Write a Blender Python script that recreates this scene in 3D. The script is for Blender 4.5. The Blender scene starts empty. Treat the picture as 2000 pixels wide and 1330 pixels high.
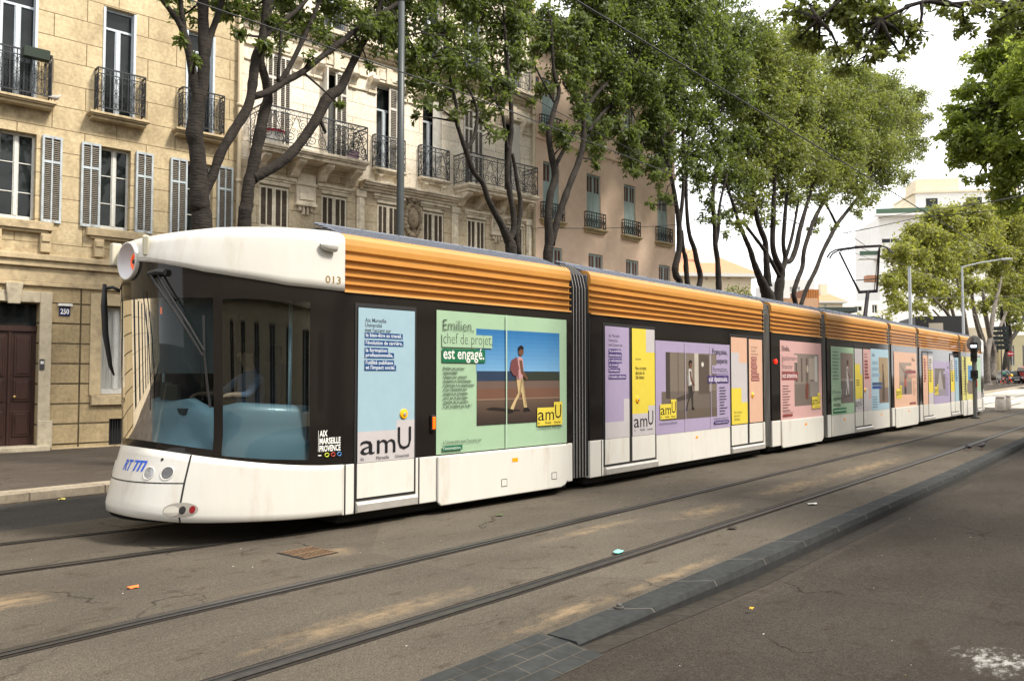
import bpy, bmesh, math, random
import numpy as np
from mathutils import Vector, Matrix
sc = bpy.context.scene
col = sc.collection
rad = math.radians
# ---------------------------------------------------------------- camera
FPX, PHI, PIT, EYE = 1600.0, rad(39.7), math.atan(68/1600.0), 1.70
FW = Vector((math.cos(PHI)*math.cos(PIT), math.sin(PHI)*math.cos(PIT), math.sin(PIT)))
RT = Vector((math.sin(PHI), -math.cos(PHI), 0))
UP = RT.cross(FW)
cam = bpy.data.cameras.new('camera'); camo = bpy.data.objects.new('camera', cam); col.objects.link(camo)
cam.sensor_width = 36; cam.lens = 28.8; cam.clip_start = 0.05; cam.clip_end = 3000
camo.matrix_basis = Matrix(((RT.x, UP.x, -FW.x, 0), (RT.y, UP.y, -FW.y, 0), (RT.z, UP.z, -FW.z, EYE), (0, 0, 0, 1)))
sc.camera = camo
# ---------------------------------------------------------------- light
sc.view_settings.view_transform = 'Standard'; sc.view_settings.look = 'None'
sc.view_settings.gamma = 1.0; sc.view_settings.use_curve_mapping = False
sc.view_settings.exposure = 0.80
SUN_EL, SUN_AZ = rad(50), rad(-72)       # azimuth of the sun measured from +X towards +Y
w = bpy.data.worlds.new('World'); sc.world = w; w.use_nodes = True
wn = w.node_tree; wn.nodes.clear()
wo = wn.nodes.new('ShaderNodeOutputWorld'); bg = wn.nodes.new('ShaderNodeBackground')
sky = wn.nodes.new('ShaderNodeTexSky'); sky.sky_type = 'NISHITA'; sky.sun_disc = False
sky.sun_elevation = SUN_EL; sky.sun_rotation = math.pi/2 - SUN_AZ
sky.dust_density = 3.0; sky.air_density = 1.2
wtc = wn.nodes.new('ShaderNodeTexCoord'); wnz = wn.nodes.new('ShaderNodeTexNoise')
wnz.inputs['Scale'].default_value = 1.6; wnz.inputs['Detail'].default_value = 5
wr = wn.nodes.new('ShaderNodeValToRGB')
wr.color_ramp.elements[0].position = 0.35; wr.color_ramp.elements[0].color = (11.0, 11.2, 11.6, 1)
wr.color_ramp.elements[1].position = 0.62; wr.color_ramp.elements[1].color = (13.5, 13.5, 13.4, 1)
wm = wn.nodes.new('ShaderNodeMix'); wm.data_type = 'RGBA'; wm.inputs[0].default_value = 0.88   # high overcast cloud over the blue
wn.links.new(wtc.outputs['Generated'], wnz.inputs['Vector']); wn.links.new(wnz.outputs['Fac'], wr.inputs['Fac'])
wn.links.new(sky.outputs['Color'], wm.inputs[6]); wn.links.new(wr.outputs['Color'], wm.inputs[7])
wn.links.new(wm.outputs[2], bg.inputs['Color']); wn.links.new(bg.outputs[0], wo.inputs[0])
bg.inputs['Strength'].default_value = 0.10
sl = bpy.data.lights.new('sun', 'SUN'); sl.energy = 3.9; sl.angle = rad(11); sl.color = (1.0, 0.93, 0.82)
so = bpy.data.objects.new('sun', sl); col.objects.link(so)
sd = Vector((math.cos(SUN_EL)*math.cos(SUN_AZ), math.cos(SUN_EL)*math.sin(SUN_AZ), math.sin(SUN_EL)))
so.rotation_euler = sd.to_track_quat('Z', 'Y').to_euler(); so.location = (5, -10, 30)
# ---------------------------------------------------------------- helpers
def ray(x, y): return FW + RT*((x-1000)/FPX) + UP*((665-y)/FPX)
def at(x, y, Y):                      # the point of the plane Y = const seen at that place
    r = ray(x, y); return Vector((0, 0, EYE)) + r*(Y/r.y)
def far(x, y, dep): return Vector((0, 0, EYE)) + ray(x, y)*dep
def depth(p): return (p-Vector((0, 0, EYE))).dot(FW)
def gz(X): return 0.0 if X < 48 else min(1.2, 0.014*(X-48))
def lin(c):
    c /= 255.0
    return c/12.92 if c <= 0.04045 else ((c+0.055)/1.055)**2.4
def S(r, g, b): return (lin(r), lin(g), lin(b))
MATS = {}
def mat(name, base=(0.5, 0.5, 0.5), rough=0.6, metal=0.0, spec=0.5, var=0.0, vscale=6.0, bump=0.0, bscale=60.0,
        var2=None, v2scale=1.5, v2pos=(0.5, 0.7), emit=None, estr=1.0, coord='Object', stretch=None, island=0.0, coat=0.0):
    if name in MATS: return MATS[name]
    m = bpy.data.materials.new(name); m.use_nodes = True; MATS[name] = m
    n = m.node_tree.nodes; l = m.node_tree.links; b = n['Principled BSDF']
    b.inputs['Base Color'].default_value = (*base, 1); b.inputs['Roughness'].default_value = rough
    b.inputs['Metallic'].default_value = metal; b.inputs['Specular IOR Level'].default_value = spec
    b.inputs['Coat Weight'].default_value = coat
    if emit: b.inputs['Emission Color'].default_value = (*emit, 1); b.inputs['Emission Strength'].default_value = estr
    if var or bump or var2 or island:
        tc = n.new('ShaderNodeTexCoord'); src = tc.outputs[coord]
        if stretch:
            mp = n.new('ShaderNodeMapping'); mp.inputs['Scale'].default_value = stretch
            l.new(src, mp.inputs['Vector']); src = mp.outputs['Vector']
        c = None
        if var or island:
            nz = n.new('ShaderNodeTexNoise'); nz.inputs['Scale'].default_value = vscale; nz.inputs['Detail'].default_value = 6
            nz.inputs['Roughness'].default_value = 0.65
            l.new(src, nz.inputs['Vector'])
            mr = n.new('ShaderNodeMapRange'); mr.inputs[1].default_value = 0.3; mr.inputs[2].default_value = 0.7
            mr.inputs[3].default_value = 1-var; mr.inputs[4].default_value = 1+var
            l.new(nz.outputs['Fac'], mr.inputs[0]); f = mr.outputs[0]
            if island:
                g = n.new('ShaderNodeNewGeometry'); m2 = n.new('ShaderNodeMapRange')
                m2.inputs[3].default_value = 1-island; m2.inputs[4].default_value = 1+island
                l.new(g.outputs['Random Per Island'], m2.inputs[0])
                mu = n.new('ShaderNodeMath'); mu.operation = 'MULTIPLY'
                l.new(f, mu.inputs[0]); l.new(m2.outputs[0], mu.inputs[1]); f = mu.outputs[0]
            vm = n.new('ShaderNodeVectorMath'); vm.operation = 'SCALE'; vm.inputs[0].default_value = base
            l.new(f, vm.inputs['Scale']); c = vm.outputs[0]
        if var2:
            n2 = n.new('ShaderNodeTexNoise'); n2.inputs['Scale'].default_value = v2scale; n2.inputs['Detail'].default_value = 5
            n2.inputs['Roughness'].default_value = 0.7
            l.new(src, n2.inputs['Vector'])
            r2 = n.new('ShaderNodeMapRange'); r2.inputs[1].default_value = v2pos[0]; r2.inputs[2].default_value = v2pos[1]
            l.new(n2.outputs['Fac'], r2.inputs[0])
            mx = n.new('ShaderNodeMix'); mx.data_type = 'RGBA'
            if c: l.new(c, mx.inputs[6])
            else: mx.inputs[6].default_value = (*base, 1)
            mx.inputs[7].default_value = (*var2, 1); l.new(r2.outputs[0], mx.inputs[0]); c = mx.outputs[2]
        if c: l.new(c, b.inputs['Base Color'])
        if bump:
            n3 = n.new('ShaderNodeTexNoise'); n3.inputs['Scale'].default_value = bscale; n3.inputs['Detail'].default_value = 4
            l.new(src, n3.inputs['Vector'])
            bp = n.new('ShaderNodeBump'); bp.inputs['Strength'].default_value = bump; bp.inputs['Distance'].default_value = 0.02
            l.new(n3.outputs['Fac'], bp.inputs['Height']); l.new(bp.outputs[0], b.inputs['Normal'])
    return m
def ashlar(name, base, dark, bw, bh, joint, off=0.5, stain=(0.1, 0.08, 0.05), mortar=0.012, zoff=0.0, marks=()):
    """dressed stone laid in courses: the joints and the grime are in the material (object x, z)"""
    m = bpy.data.materials.new(name); m.use_nodes = True; MATS[name] = m
    n = m.node_tree.nodes; l = m.node_tree.links; b = n['Principled BSDF']; b.inputs['Roughness'].default_value = 0.9
    b.inputs['Specular IOR Level'].default_value = 0.08
    tc = n.new('ShaderNodeTexCoord'); sp = n.new('ShaderNodeSeparateXYZ'); cb = n.new('ShaderNodeCombineXYZ')
    l.new(tc.outputs['Object'], sp.inputs[0])
    ad = n.new('ShaderNodeMath'); ad.inputs[1].default_value = zoff; l.new(sp.outputs['Z'], ad.inputs[0])
    ax = n.new('ShaderNodeMath'); l.new(sp.outputs['X'], ax.inputs[0]); l.new(sp.outputs['Y'], ax.inputs[1])
    l.new(ax.outputs[0], cb.inputs['X']); l.new(ad.outputs[0], cb.inputs['Y'])
    br = n.new('ShaderNodeTexBrick'); br.offset = off; br.inputs['Scale'].default_value = 1.0
    br.inputs['Brick Width'].default_value = bw; br.inputs['Row Height'].default_value = bh
    br.inputs['Mortar Size'].default_value = mortar; br.inputs['Mortar Smooth'].default_value = 0.3
    br.inputs['Color1'].default_value = (*base, 1); br.inputs['Color2'].default_value = (*[k*0.9 for k in base], 1)
    br.inputs['Mortar'].default_value = (*joint, 1)
    l.new(cb.outputs[0], br.inputs['Vector'])
    nz = n.new('ShaderNodeTexNoise'); nz.inputs['Scale'].default_value = 1.3; nz.inputs['Detail'].default_value = 8; nz.inputs['Roughness'].default_value = 0.72
    mp = n.new('ShaderNodeMapping'); mp.inputs['Scale'].default_value = (1.2, 1.2, 0.7); l.new(tc.outputs['Object'], mp.inputs[0]); l.new(mp.outputs[0], nz.inputs['Vector'])
    r = n.new('ShaderNodeMapRange'); r.inputs[1].default_value = 0.42; r.inputs[2].default_value = 0.74; r.inputs[4].default_value = 0.85
    l.new(nz.outputs['Fac'], r.inputs[0])
    mx = n.new('ShaderNodeMix'); mx.data_type = 'RGBA'; l.new(r.outputs[0], mx.inputs[0]); l.new(br.outputs['Color'], mx.inputs[6]); mx.inputs[7].default_value = (*dark, 1)
    n2 = n.new('ShaderNodeTexNoise'); n2.inputs['Scale'].default_value = 14; n2.inputs['Detail'].default_value = 6; l.new(tc.outputs['Object'], n2.inputs['Vector'])
    r2 = n.new('ShaderNodeMapRange'); r2.inputs[1].default_value = 0.3; r2.inputs[2].default_value = 0.7; r2.inputs[3].default_value = 0.82; r2.inputs[4].default_value = 1.14
    l.new(n2.outputs['Fac'], r2.inputs[0])
    src_ = mx.outputs[2]
    for cx, cz, sx, sz in marks:                     # rain streaks and soot under ledges
        mp2 = n.new('ShaderNodeMapping'); mp2.inputs['Location'].default_value = (-cx/sx, 0, -cz/sz); mp2.inputs['Scale'].default_value = (1/sx, 0, 1/sz); l.new(tc.outputs['Object'], mp2.inputs[0])
        ln = n.new('ShaderNodeVectorMath'); ln.operation = 'LENGTH'; l.new(mp2.outputs[0], ln.inputs[0]); ra = n.new('ShaderNodeMapRange'); ra.inputs[1].default_value = 1.0; ra.inputs[2].default_value = 0.2; ra.inputs[3].default_value = 0; ra.inputs[4].default_value = 1; l.new(ln.outputs['Value'], ra.inputs[0])
        n4 = n.new('ShaderNodeTexNoise'); n4.inputs['Scale'].default_value = 5; n4.inputs['Detail'].default_value = 7; l.new(tc.outputs['Object'], n4.inputs['Vector']); rb = n.new('ShaderNodeMapRange'); rb.inputs[1].default_value = .35; rb.inputs[2].default_value = .65; rb.inputs[4].default_value = .85; l.new(n4.outputs['Fac'], rb.inputs[0])
        mm = n.new('ShaderNodeMath'); mm.operation = 'MULTIPLY'; l.new(ra.outputs[0], mm.inputs[0]); l.new(rb.outputs[0], mm.inputs[1]); m5 = n.new('ShaderNodeMix'); m5.data_type = 'RGBA'; l.new(mm.outputs[0], m5.inputs[0]); l.new(src_, m5.inputs[6]); m5.inputs[7].default_value = (*[k*.75 for k in dark], 1); src_ = m5.outputs[2]
    vm = n.new('ShaderNodeVectorMath'); vm.operation = 'SCALE'; l.new(src_, vm.inputs[0]); l.new(r2.outputs[0], vm.inputs['Scale'])
    l.new(vm.outputs[0], b.inputs['Base Color'])
    bp = n.new('ShaderNodeBump'); bp.inputs['Strength'].default_value = 0.55; bp.inputs['Distance'].default_value = 0.02
    iv = n.new('ShaderNodeMath'); iv.operation = 'MULTIPLY_ADD'; iv.inputs[1].default_value = -1.0; l.new(br.outputs['Fac'], iv.inputs[0]); 
    sm = n.new('ShaderNodeMath'); sm.operation = 'MULTIPLY'; sm.inputs[1].default_value = 0.3; l.new(n2.outputs['Fac'], sm.inputs[0]); l.new(sm.outputs[0], iv.inputs[2])
    l.new(iv.outputs[0], bp.inputs['Height']); l.new(bp.outputs[0], b.inputs['Normal'])
    return m
def tag(o, label=None, cat=None, group=None, kind=None):
    if label: o['label'] = label
    if cat: o['category'] = cat
    if group: o['group'] = group
    if kind: o['kind'] = kind
    return o
def empty(name, loc=(0, 0, 0), rz=0.0, label=None, cat=None, group=None):
    o = bpy.data.objects.new(name, None); col.objects.link(o); o.location = loc; o.rotation_euler = (0, 0, rz)
    o.empty_display_size = 0.2
    return tag(o, label, cat, group)
def copy_tree(o, parent=None):
    c = o.copy(); col.objects.link(c)
    if parent: c.parent = parent
    for ch in list(o.children): copy_tree(ch, c)
    return c
class MB:
    """collects shapes and links them as ONE mesh object"""
    def __init__(s): s.v = []; s.f = []; s.m = []; s.mats = []
    def mi(s, m):
        if m not in s.mats: s.mats.append(m)
        return s.mats.index(m)
    def add(s, vs, fs, m):
        k = len(s.v); i = s.mi(m)
        s.v += [tuple(p) for p in vs]
        for f in fs: s.f.append(tuple(k+j for j in f)); s.m.append(i)
        return s
    def box(s, x0, x1, y0, y1, z0, z1, m, M=None):
        vs = [Vector((x, y, z)) for x in (x0, x1) for y in (y0, y1) for z in (z0, z1)]
        if M: vs = [M @ v for v in vs]
        return s.add(vs, [(0, 1, 3, 2), (4, 6, 7, 5), (0, 4, 5, 1), (2, 3, 7, 6), (0, 2, 6, 4), (1, 5, 7, 3)], m)
    def poly(s, pts, m): return s.add(pts, [tuple(range(len(pts)))], m)
    def prism(s, pts2, a0, a1, axis, m):
        """a closed outline swept along an axis; outline is (u, v) in the two other axes, in order"""
        def P(u, v, a): return {'x': (a, u, v), 'y': (u, a, v), 'z': (u, v, a)}[axis]
        n = len(pts2); vs = [P(u, v, a0) for u, v in pts2] + [P(u, v, a1) for u, v in pts2]
        return s.add(vs, [(i, (i+1) % n, n+(i+1) % n, n+i) for i in range(n)] + [tuple(range(n))[::-1], tuple(range(n, 2*n))], m)
    def tube(s, pts, r, m, n=6, cap=True):
        pts = [Vector(p) for p in pts]; R = r if isinstance(r, (list, tuple)) else [r]*len(pts)
        vs = []; fs = []; prev = None
        for i, p in enumerate(pts):
            a = pts[max(0, i-1)]; b = pts[min(len(pts)-1, i+1)]; d = (b-a)
            if d.length < 1e-9: d = Vector((0, 0, 1))
            d.normalize()
            if prev is None:
                u = d.cross(Vector((0, 0, 1)) if abs(d.z) < 0.9 else Vector((1, 0, 0))).normalized()
            else:
                u = prev - d*prev.dot(d)
                u = u.normalized() if u.length > 1e-6 else d.orthogonal().normalized()
            prev = u; q = d.cross(u)
            for k in range(n):
                t = 2*math.pi*k/n; vs.append(p + (u*math.cos(t)+q*math.sin(t))*R[i])
        for i in range(len(pts)-1):
            for k in range(n): fs.append((i*n+k, i*n+(k+1) % n, (i+1)*n+(k+1) % n, (i+1)*n+k))
        if cap: fs.append(tuple(range(n))[::-1]); fs.append(tuple(range((len(pts)-1)*n, len(pts)*n)))
        return s.add(vs, fs, m)
    def lathe(s, prof, c, m, n=16, M=None, cap=True):
        """prof: (r, z) rows turned about the local z axis at c"""
        vs = []
        for r, z in prof:
            for k in range(n):
                t = 2*math.pi*k/n; p = Vector((r*math.cos(t), r*math.sin(t), z))
                vs.append((M @ p if M else p) + Vector(c))
        fs = [(i*n+k, i*n+(k+1) % n, (i+1)*n+(k+1) % n, (i+1)*n+k) for i in range(len(prof)-1) for k in range(n)]
        if cap: fs += [tuple(range(n))[::-1], tuple(range((len(prof)-1)*n, len(prof)*n))]
        return s.add(vs, fs, m)
    def grid(s, rows, m, close=False):
        n = len(rows[0]); vs = [p for r in rows for p in r]
        fs = [(i*n+k, i*n+k+1, (i+1)*n+k+1, (i+1)*n+k) for i in range(len(rows)-1) for k in range(n-1)]
        return s.add(vs, fs, m)
    def blob(s, c, r, m, seed=0, sq=(1, 1, 1), amp=0.12, nu=12, nv=8):
        rnd = random.Random(seed); ph = [rnd.uniform(0, 6.28) for _ in range(6)]; rows = []
        for i in range(nv+1):
            th = math.pi*i/nv; row = []
            for k in range(nu+1):
                f = 2*math.pi*k/nu
                q = 1+amp*(math.sin(2*f+ph[0])*math.sin(th)*math.cos(2*th+ph[1])+0.6*math.sin(3*f+ph[2])*math.sin(th)**2)
                row.append((c[0]+r*sq[0]*q*math.sin(th)*math.cos(f), c[1]+r*sq[1]*q*math.sin(th)*math.sin(f), c[2]+r*sq[2]*q*math.cos(th)))
            rows.append(row)
        return s.grid(rows, m)
    def build(s, name, parent=None, M=None, smooth=False, bevel=0.0, label=None, cat=None, group=None, kind=None, loc=None, seg=2):
        me = bpy.data.meshes.new(name); me.from_pydata(s.v, [], s.f)
        for m in s.mats: me.materials.append(m)
        me.polygons.foreach_set('material_index', s.m)
        if smooth: me.polygons.foreach_set('use_smooth', [True]*len(me.polygons))
        me.update()
        o = bpy.data.objects.new(name, me); col.objects.link(o)
        if parent: o.parent = parent
        if M: o.matrix_basis = M
        if loc is not None: o.location = loc
        if bevel:
            b = o.modifiers.new('bevel', 'BEVEL'); b.width = bevel; b.segments = seg; b.limit_method = 'ANGLE'; b.angle_limit = rad(35)
        return tag(o, label, cat, group, kind)
def text_mesh(body, size=1.0, width=None, align='LEFT', bold=0.0, shear=0.0):
    """the outline of a line of lettering as flat faces: ([(x, y)], faces)"""
    c = bpy.data.curves.new('lettering', 'FONT'); c.body = body; c.size = size; c.align_x = 'LEFT'; c.resolution_u = 2
    c.fill_mode = 'FRONT'; c.offset = bold; c.shear = shear
    o = bpy.data.objects.new('lettering', c); me = bpy.data.meshes.new_from_object(o)
    vs = [(v.co.x, v.co.y) for v in me.vertices]; fs = [tuple(p.vertices) for p in me.polygons]
    bpy.data.objects.remove(o); bpy.data.curves.remove(c); bpy.data.meshes.remove(me)
    if vs:
        x0 = min(v[0] for v in vs); x1 = max(v[0] for v in vs); k = (width/(x1-x0)) if width and x1 > x0 else 1.0
        vs = [((x-x0)*k, y) for x, y in vs]; W = (x1-x0)*k
        d = {'LEFT': 0, 'CENTER': -W/2, 'RIGHT': -W}[align]; vs = [(x+d, y) for x, y in vs]
    return vs, fs
def put_text(mb, body, x, z, size, m, y=-0.004, width=None, align='LEFT', bold=0.0, shear=0.0, fn=None):
    vs, fs = text_mesh(body, size, width, align, bold, shear)
    if fn: mb.add([fn(x+a, z+b, y) for a, b in vs], fs, m)
    else: mb.add([(x+a, y, z+b) for a, b in vs], fs, m)
# ---------------------------------------------------------------- ground
def ground_mat(name, base, speck=0.35, sand=None, sandamt=(0.56, 0.75), dark=None, rough=0.92, sscale=1.0, spots=(), spotcol=None, spotnoise=6.0, spotcut=(0.30, 1.05)):
    m = bpy.data.materials.new(name); m.use_nodes = True; MATS[name] = m
    n = m.node_tree.nodes; l = m.node_tree.links; b = n['Principled BSDF']; b.inputs['Roughness'].default_value = rough
    b.inputs['Specular IOR Level'].default_value = 0.08
    tc = n.new('ShaderNodeTexCoord')
    def noise(scale, det=6, st=None, ro=0.6):
        nz = n.new('ShaderNodeTexNoise'); nz.inputs['Scale'].default_value = scale; nz.inputs['Detail'].default_value = det; nz.inputs['Roughness'].default_value = ro
        if st:
            mp = n.new('ShaderNodeMapping'); mp.inputs['Scale'].default_value = st; l.new(tc.outputs['Object'], mp.inputs[0]); l.new(mp.outputs[0], nz.inputs['Vector'])
        else: l.new(tc.outputs['Object'], nz.inputs['Vector'])
        return nz.outputs['Fac']
    def rng(s, a, b_, c, d):
        r = n.new('ShaderNodeMapRange'); r.inputs[1].default_value = a; r.inputs[2].default_value = b_; r.inputs[3].default_value = c; r.inputs[4].default_value = d
        l.new(s, r.inputs[0]); return r.outputs[0]
    fine = noise(85, 3, None, 0.85)
    f1 = rng(fine, 0.3, 0.7, 1-speck, 1+speck); f2 = rng(noise(1.1, 7, (0.5, 1, 1)), 0.3, 0.7, 0.8, 1.18)
    f3 = rng(noise(24, 6, None, 0.8), 0.3, 0.7, 0.72, 1.26)
    mu = n.new('ShaderNodeMath'); mu.operation = 'MULTIPLY'; l.new(f1, mu.inputs[0]); l.new(f2, mu.inputs[1])
    m3 = n.new('ShaderNodeMath'); m3.operation = 'MULTIPLY'; l.new(mu.outputs[0], m3.inputs[0]); l.new(f3, m3.inputs[1])
    vm = n.new('ShaderNodeVectorMath'); vm.operation = 'SCALE'; vm.inputs[0].default_value = base; l.new(m3.outputs[0], vm.inputs['Scale']); c = vm.outputs[0]
    for colr, amt, sc_, st in ((sand, sandamt, 0.8*sscale, (0.35, 1.2, 1)), (dark, (0.57, 0.68), 2.8, (1, 1.6, 1))):
        if colr:
            mx = n.new('ShaderNodeMix'); mx.data_type = 'RGBA'; l.new(rng(noise(sc_, 8, st, 0.68), amt[0], amt[1], 0, 0.8), mx.inputs[0])
            l.new(c, mx.inputs[6]); mx.inputs[7].default_value = (*colr, 1); c = mx.outputs[2]
    # fine wandering cracks and sealed seams of old asphalt
    wv = n.new('ShaderNodeTexNoise'); wv.inputs['Scale'].default_value = 1.7; wv.inputs['Detail'].default_value = 5; l.new(tc.outputs['Object'], wv.inputs['Vector'])
    av = n.new('ShaderNodeVectorMath'); av.operation = 'MULTIPLY_ADD'; av.inputs[1].default_value = (.9, .9, 0); l.new(wv.outputs['Color'], av.inputs[0]); l.new(tc.outputs['Object'], av.inputs[2])
    vo = n.new('ShaderNodeTexVoronoi'); vo.feature = 'DISTANCE_TO_EDGE'; vo.inputs['Scale'].default_value = 0.42; l.new(av.outputs[0], vo.inputs['Vector'])
    ck = n.new('ShaderNodeMath'); ck.operation = 'MULTIPLY'; l.new(rng(vo.outputs['Distance'], 0.0015, 0.005, 0.75, 0.0), ck.inputs[0]); l.new(rng(noise(0.8, 3), 0.5, 0.6, 0.0, 1.0), ck.inputs[1])
    mk = n.new('ShaderNodeMix'); mk.data_type = 'RGBA'; l.new(ck.outputs[0], mk.inputs[0]); l.new(c, mk.inputs[6]); mk.inputs[7].default_value = (*[k*.25 for k in base], 1); c = mk.outputs[2]
    # resurfaced lengths, a shade apart
    pv = n.new('ShaderNodeTexVoronoi'); pv.inputs['Scale'].default_value = 0.22; pv.distance = 'CHEBYCHEV'; l.new(tc.outputs['Object'], pv.inputs['Vector']); sx_ = n.new('ShaderNodeSeparateXYZ'); l.new(pv.outputs['Color'], sx_.inputs[0])
    pm_ = n.new('ShaderNodeVectorMath'); pm_.operation = 'SCALE'; l.new(c, pm_.inputs[0]); l.new(rng(sx_.outputs[0], 0, 1, 0.9, 1.1), pm_.inputs['Scale']); c = pm_.outputs[0]
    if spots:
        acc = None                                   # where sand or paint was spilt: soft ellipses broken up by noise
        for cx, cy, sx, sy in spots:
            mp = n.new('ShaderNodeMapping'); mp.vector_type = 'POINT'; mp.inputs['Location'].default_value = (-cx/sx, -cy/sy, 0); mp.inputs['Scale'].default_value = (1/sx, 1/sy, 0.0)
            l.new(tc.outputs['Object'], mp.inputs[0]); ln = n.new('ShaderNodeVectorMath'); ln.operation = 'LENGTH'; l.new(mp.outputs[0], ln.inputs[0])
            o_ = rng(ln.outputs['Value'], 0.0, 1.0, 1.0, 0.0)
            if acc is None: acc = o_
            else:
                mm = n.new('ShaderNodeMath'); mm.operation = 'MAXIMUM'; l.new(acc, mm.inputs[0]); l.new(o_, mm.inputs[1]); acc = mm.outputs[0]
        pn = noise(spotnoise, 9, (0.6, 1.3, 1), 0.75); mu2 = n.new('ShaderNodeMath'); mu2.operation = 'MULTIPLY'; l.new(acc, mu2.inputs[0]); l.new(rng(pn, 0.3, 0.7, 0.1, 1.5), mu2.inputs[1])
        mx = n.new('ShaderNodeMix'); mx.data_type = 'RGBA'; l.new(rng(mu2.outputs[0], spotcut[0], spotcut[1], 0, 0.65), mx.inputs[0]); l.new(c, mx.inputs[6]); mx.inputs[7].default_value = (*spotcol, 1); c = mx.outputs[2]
    l.new(c, b.inputs['Base Color'])
    bp = n.new('ShaderNodeBump'); bp.inputs['Strength'].default_value = 0.6; bp.inputs['Distance'].default_value = 0.006
    l.new(fine, bp.inputs['Height']); l.new(bp.outputs[0], b.inputs['Normal'])
    return m
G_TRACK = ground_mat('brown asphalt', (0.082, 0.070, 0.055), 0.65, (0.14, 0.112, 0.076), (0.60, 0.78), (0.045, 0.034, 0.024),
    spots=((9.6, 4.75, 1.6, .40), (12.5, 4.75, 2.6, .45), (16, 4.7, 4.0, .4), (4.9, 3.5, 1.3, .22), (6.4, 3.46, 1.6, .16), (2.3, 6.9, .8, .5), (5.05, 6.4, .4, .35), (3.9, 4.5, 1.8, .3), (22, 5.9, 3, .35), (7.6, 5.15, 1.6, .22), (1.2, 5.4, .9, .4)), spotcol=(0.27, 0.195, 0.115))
G_ROAD = ground_mat('dark asphalt', (0.042, 0.0355, 0.029), 0.6, None, dark=(0.030, 0.023, 0.017), spots=((6.0, 1.0, .75, .55),), spotcol=(.40, .39, .365), spotnoise=14, spotcut=(.5, .95))
G_FROAD = ground_mat('grey asphalt', (0.052, 0.048, 0.043), 0.35)
G_WALK = ground_mat('pavement asphalt', (0.065, 0.054, 0.044), 0.35, (0.13, 0.11, 0.085), (0.57, 0.7), (0.03, 0.025, 0.021))
G_STONE = ashlar('light kerb stone', (0.34, 0.29, 0.22), (0.2, 0.16, 0.11), 1.0, 5.0, (0.1, 0.08, 0.06), 0.5, mortar=0.012)
XS = [-25, -10, 0, 10, 20, 30, 40, 48, 60, 75, 100, 134]
def nz(X): return -0.03-0.10*min(1, max(0, (X-4.3)/2.6))
def sheet(name, ya, yb, z, m, xs=None, kind='structure'):
    """a strip of ground between two edges given as functions of X, following the slope of the street"""
    ya = ya if callable(ya) else (lambda X, v=ya: v); yb = yb if callable(yb) else (lambda X, v=yb: v)
    zf = z if callable(z) else (lambda X: z)
    rows = [[(X, ya(X)+(yb(X)-ya(X))*k/4, zf(X)+gz(X)) for k in range(5)] for X in (xs or XS)]
    return MB().grid(rows, m).build(name, kind=kind)
def lerp(t, X):
    for (a, b), (c, d) in zip(t, t[1:]):
        if X <= c: return b+(d-b)*(X-a)/(c-a) if X > a else b
    return t[-1][1]
KE = [(-25, 3.02), (4, 3.06), (7, 3.09), (16, 3.15), (23, 3.3), (45, 3.75), (134, 5.6)]
kern = lambda X: lerp(KE, X); kin = lambda X: kern(X)+0.245
mbg = MB(); big = [-300, -60] + XS + [300, 700]
mbg.grid([[(X, Y, -0.2+gz(X)) for Y in (-400, -60, -20, 0, 20, 60, 500)] for X in big], ground_mat('far ground', (0.13, 0.115, 0.095), 0.2))
mbg.build('ground', kind='structure')
FX = sorted(set(XS+[2, 3, 4.3, 4.8, 5.4, 6, 7, 8, 12, 14, 16, 18, 23, 26, 35]))
sheet('near_road', -4.6, lambda X: kern(X)-0.16, lambda X: nz(X)-.004, G_ROAD, FX)
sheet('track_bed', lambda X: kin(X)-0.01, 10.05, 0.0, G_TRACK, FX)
sheet('far_road', 10.03, 12.15, -0.004, G_FROAD)
# kerb between the tracks and the near road, with its gutter of setts
KST = ashlar('dark kerb stone', (0.040, 0.042, 0.042), (0.025, 0.026, 0.025), 1.05, 9.0, (0.13, 0.12, 0.105), 0.0, mortar=0.010, zoff=4.0)
GST = ashlar('gutter setts', (0.042, 0.037, 0.031), (0.026, 0.023, 0.02), 0.34, 9.0, (0.03, 0.028, 0.025), 0.0, mortar=0.012, zoff=4.0)
kx = [4.35, 4.8, 5.4]+[x for x in FX if x >= 6]
kb = MB()
KF = mat('near black kerb face', (0.018, 0.018, 0.018), 0.95, var=0.3, vscale=8)  # kerb face coloured far darker than the stone top
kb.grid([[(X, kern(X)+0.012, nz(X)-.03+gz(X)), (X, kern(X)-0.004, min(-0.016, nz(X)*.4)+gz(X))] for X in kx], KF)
kb.grid([[(X, kern(X)-0.004, min(-0.016, nz(X)*.4)+gz(X)), (X, kern(X)+0.014, 0.004+gz(X)), (X, kin(X), 0.006+gz(X)), (X, kin(X)+0.002, -0.05+gz(X))] for X in kx], KST)
kb.poly([(4.35, kern(4.35)+.012, -.1), (4.35, kern(4.35)-.004, -.016), (4.35, kern(4.35)+.014, .004), (4.35, kin(4.35), .006), (4.35, kin(4.35), -.1)], KST)
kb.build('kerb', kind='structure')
sheet('gutter', lambda X: kern(X)-0.17, lambda X: kern(X)+0.013, lambda X: nz(X), GST, kx)
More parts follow.
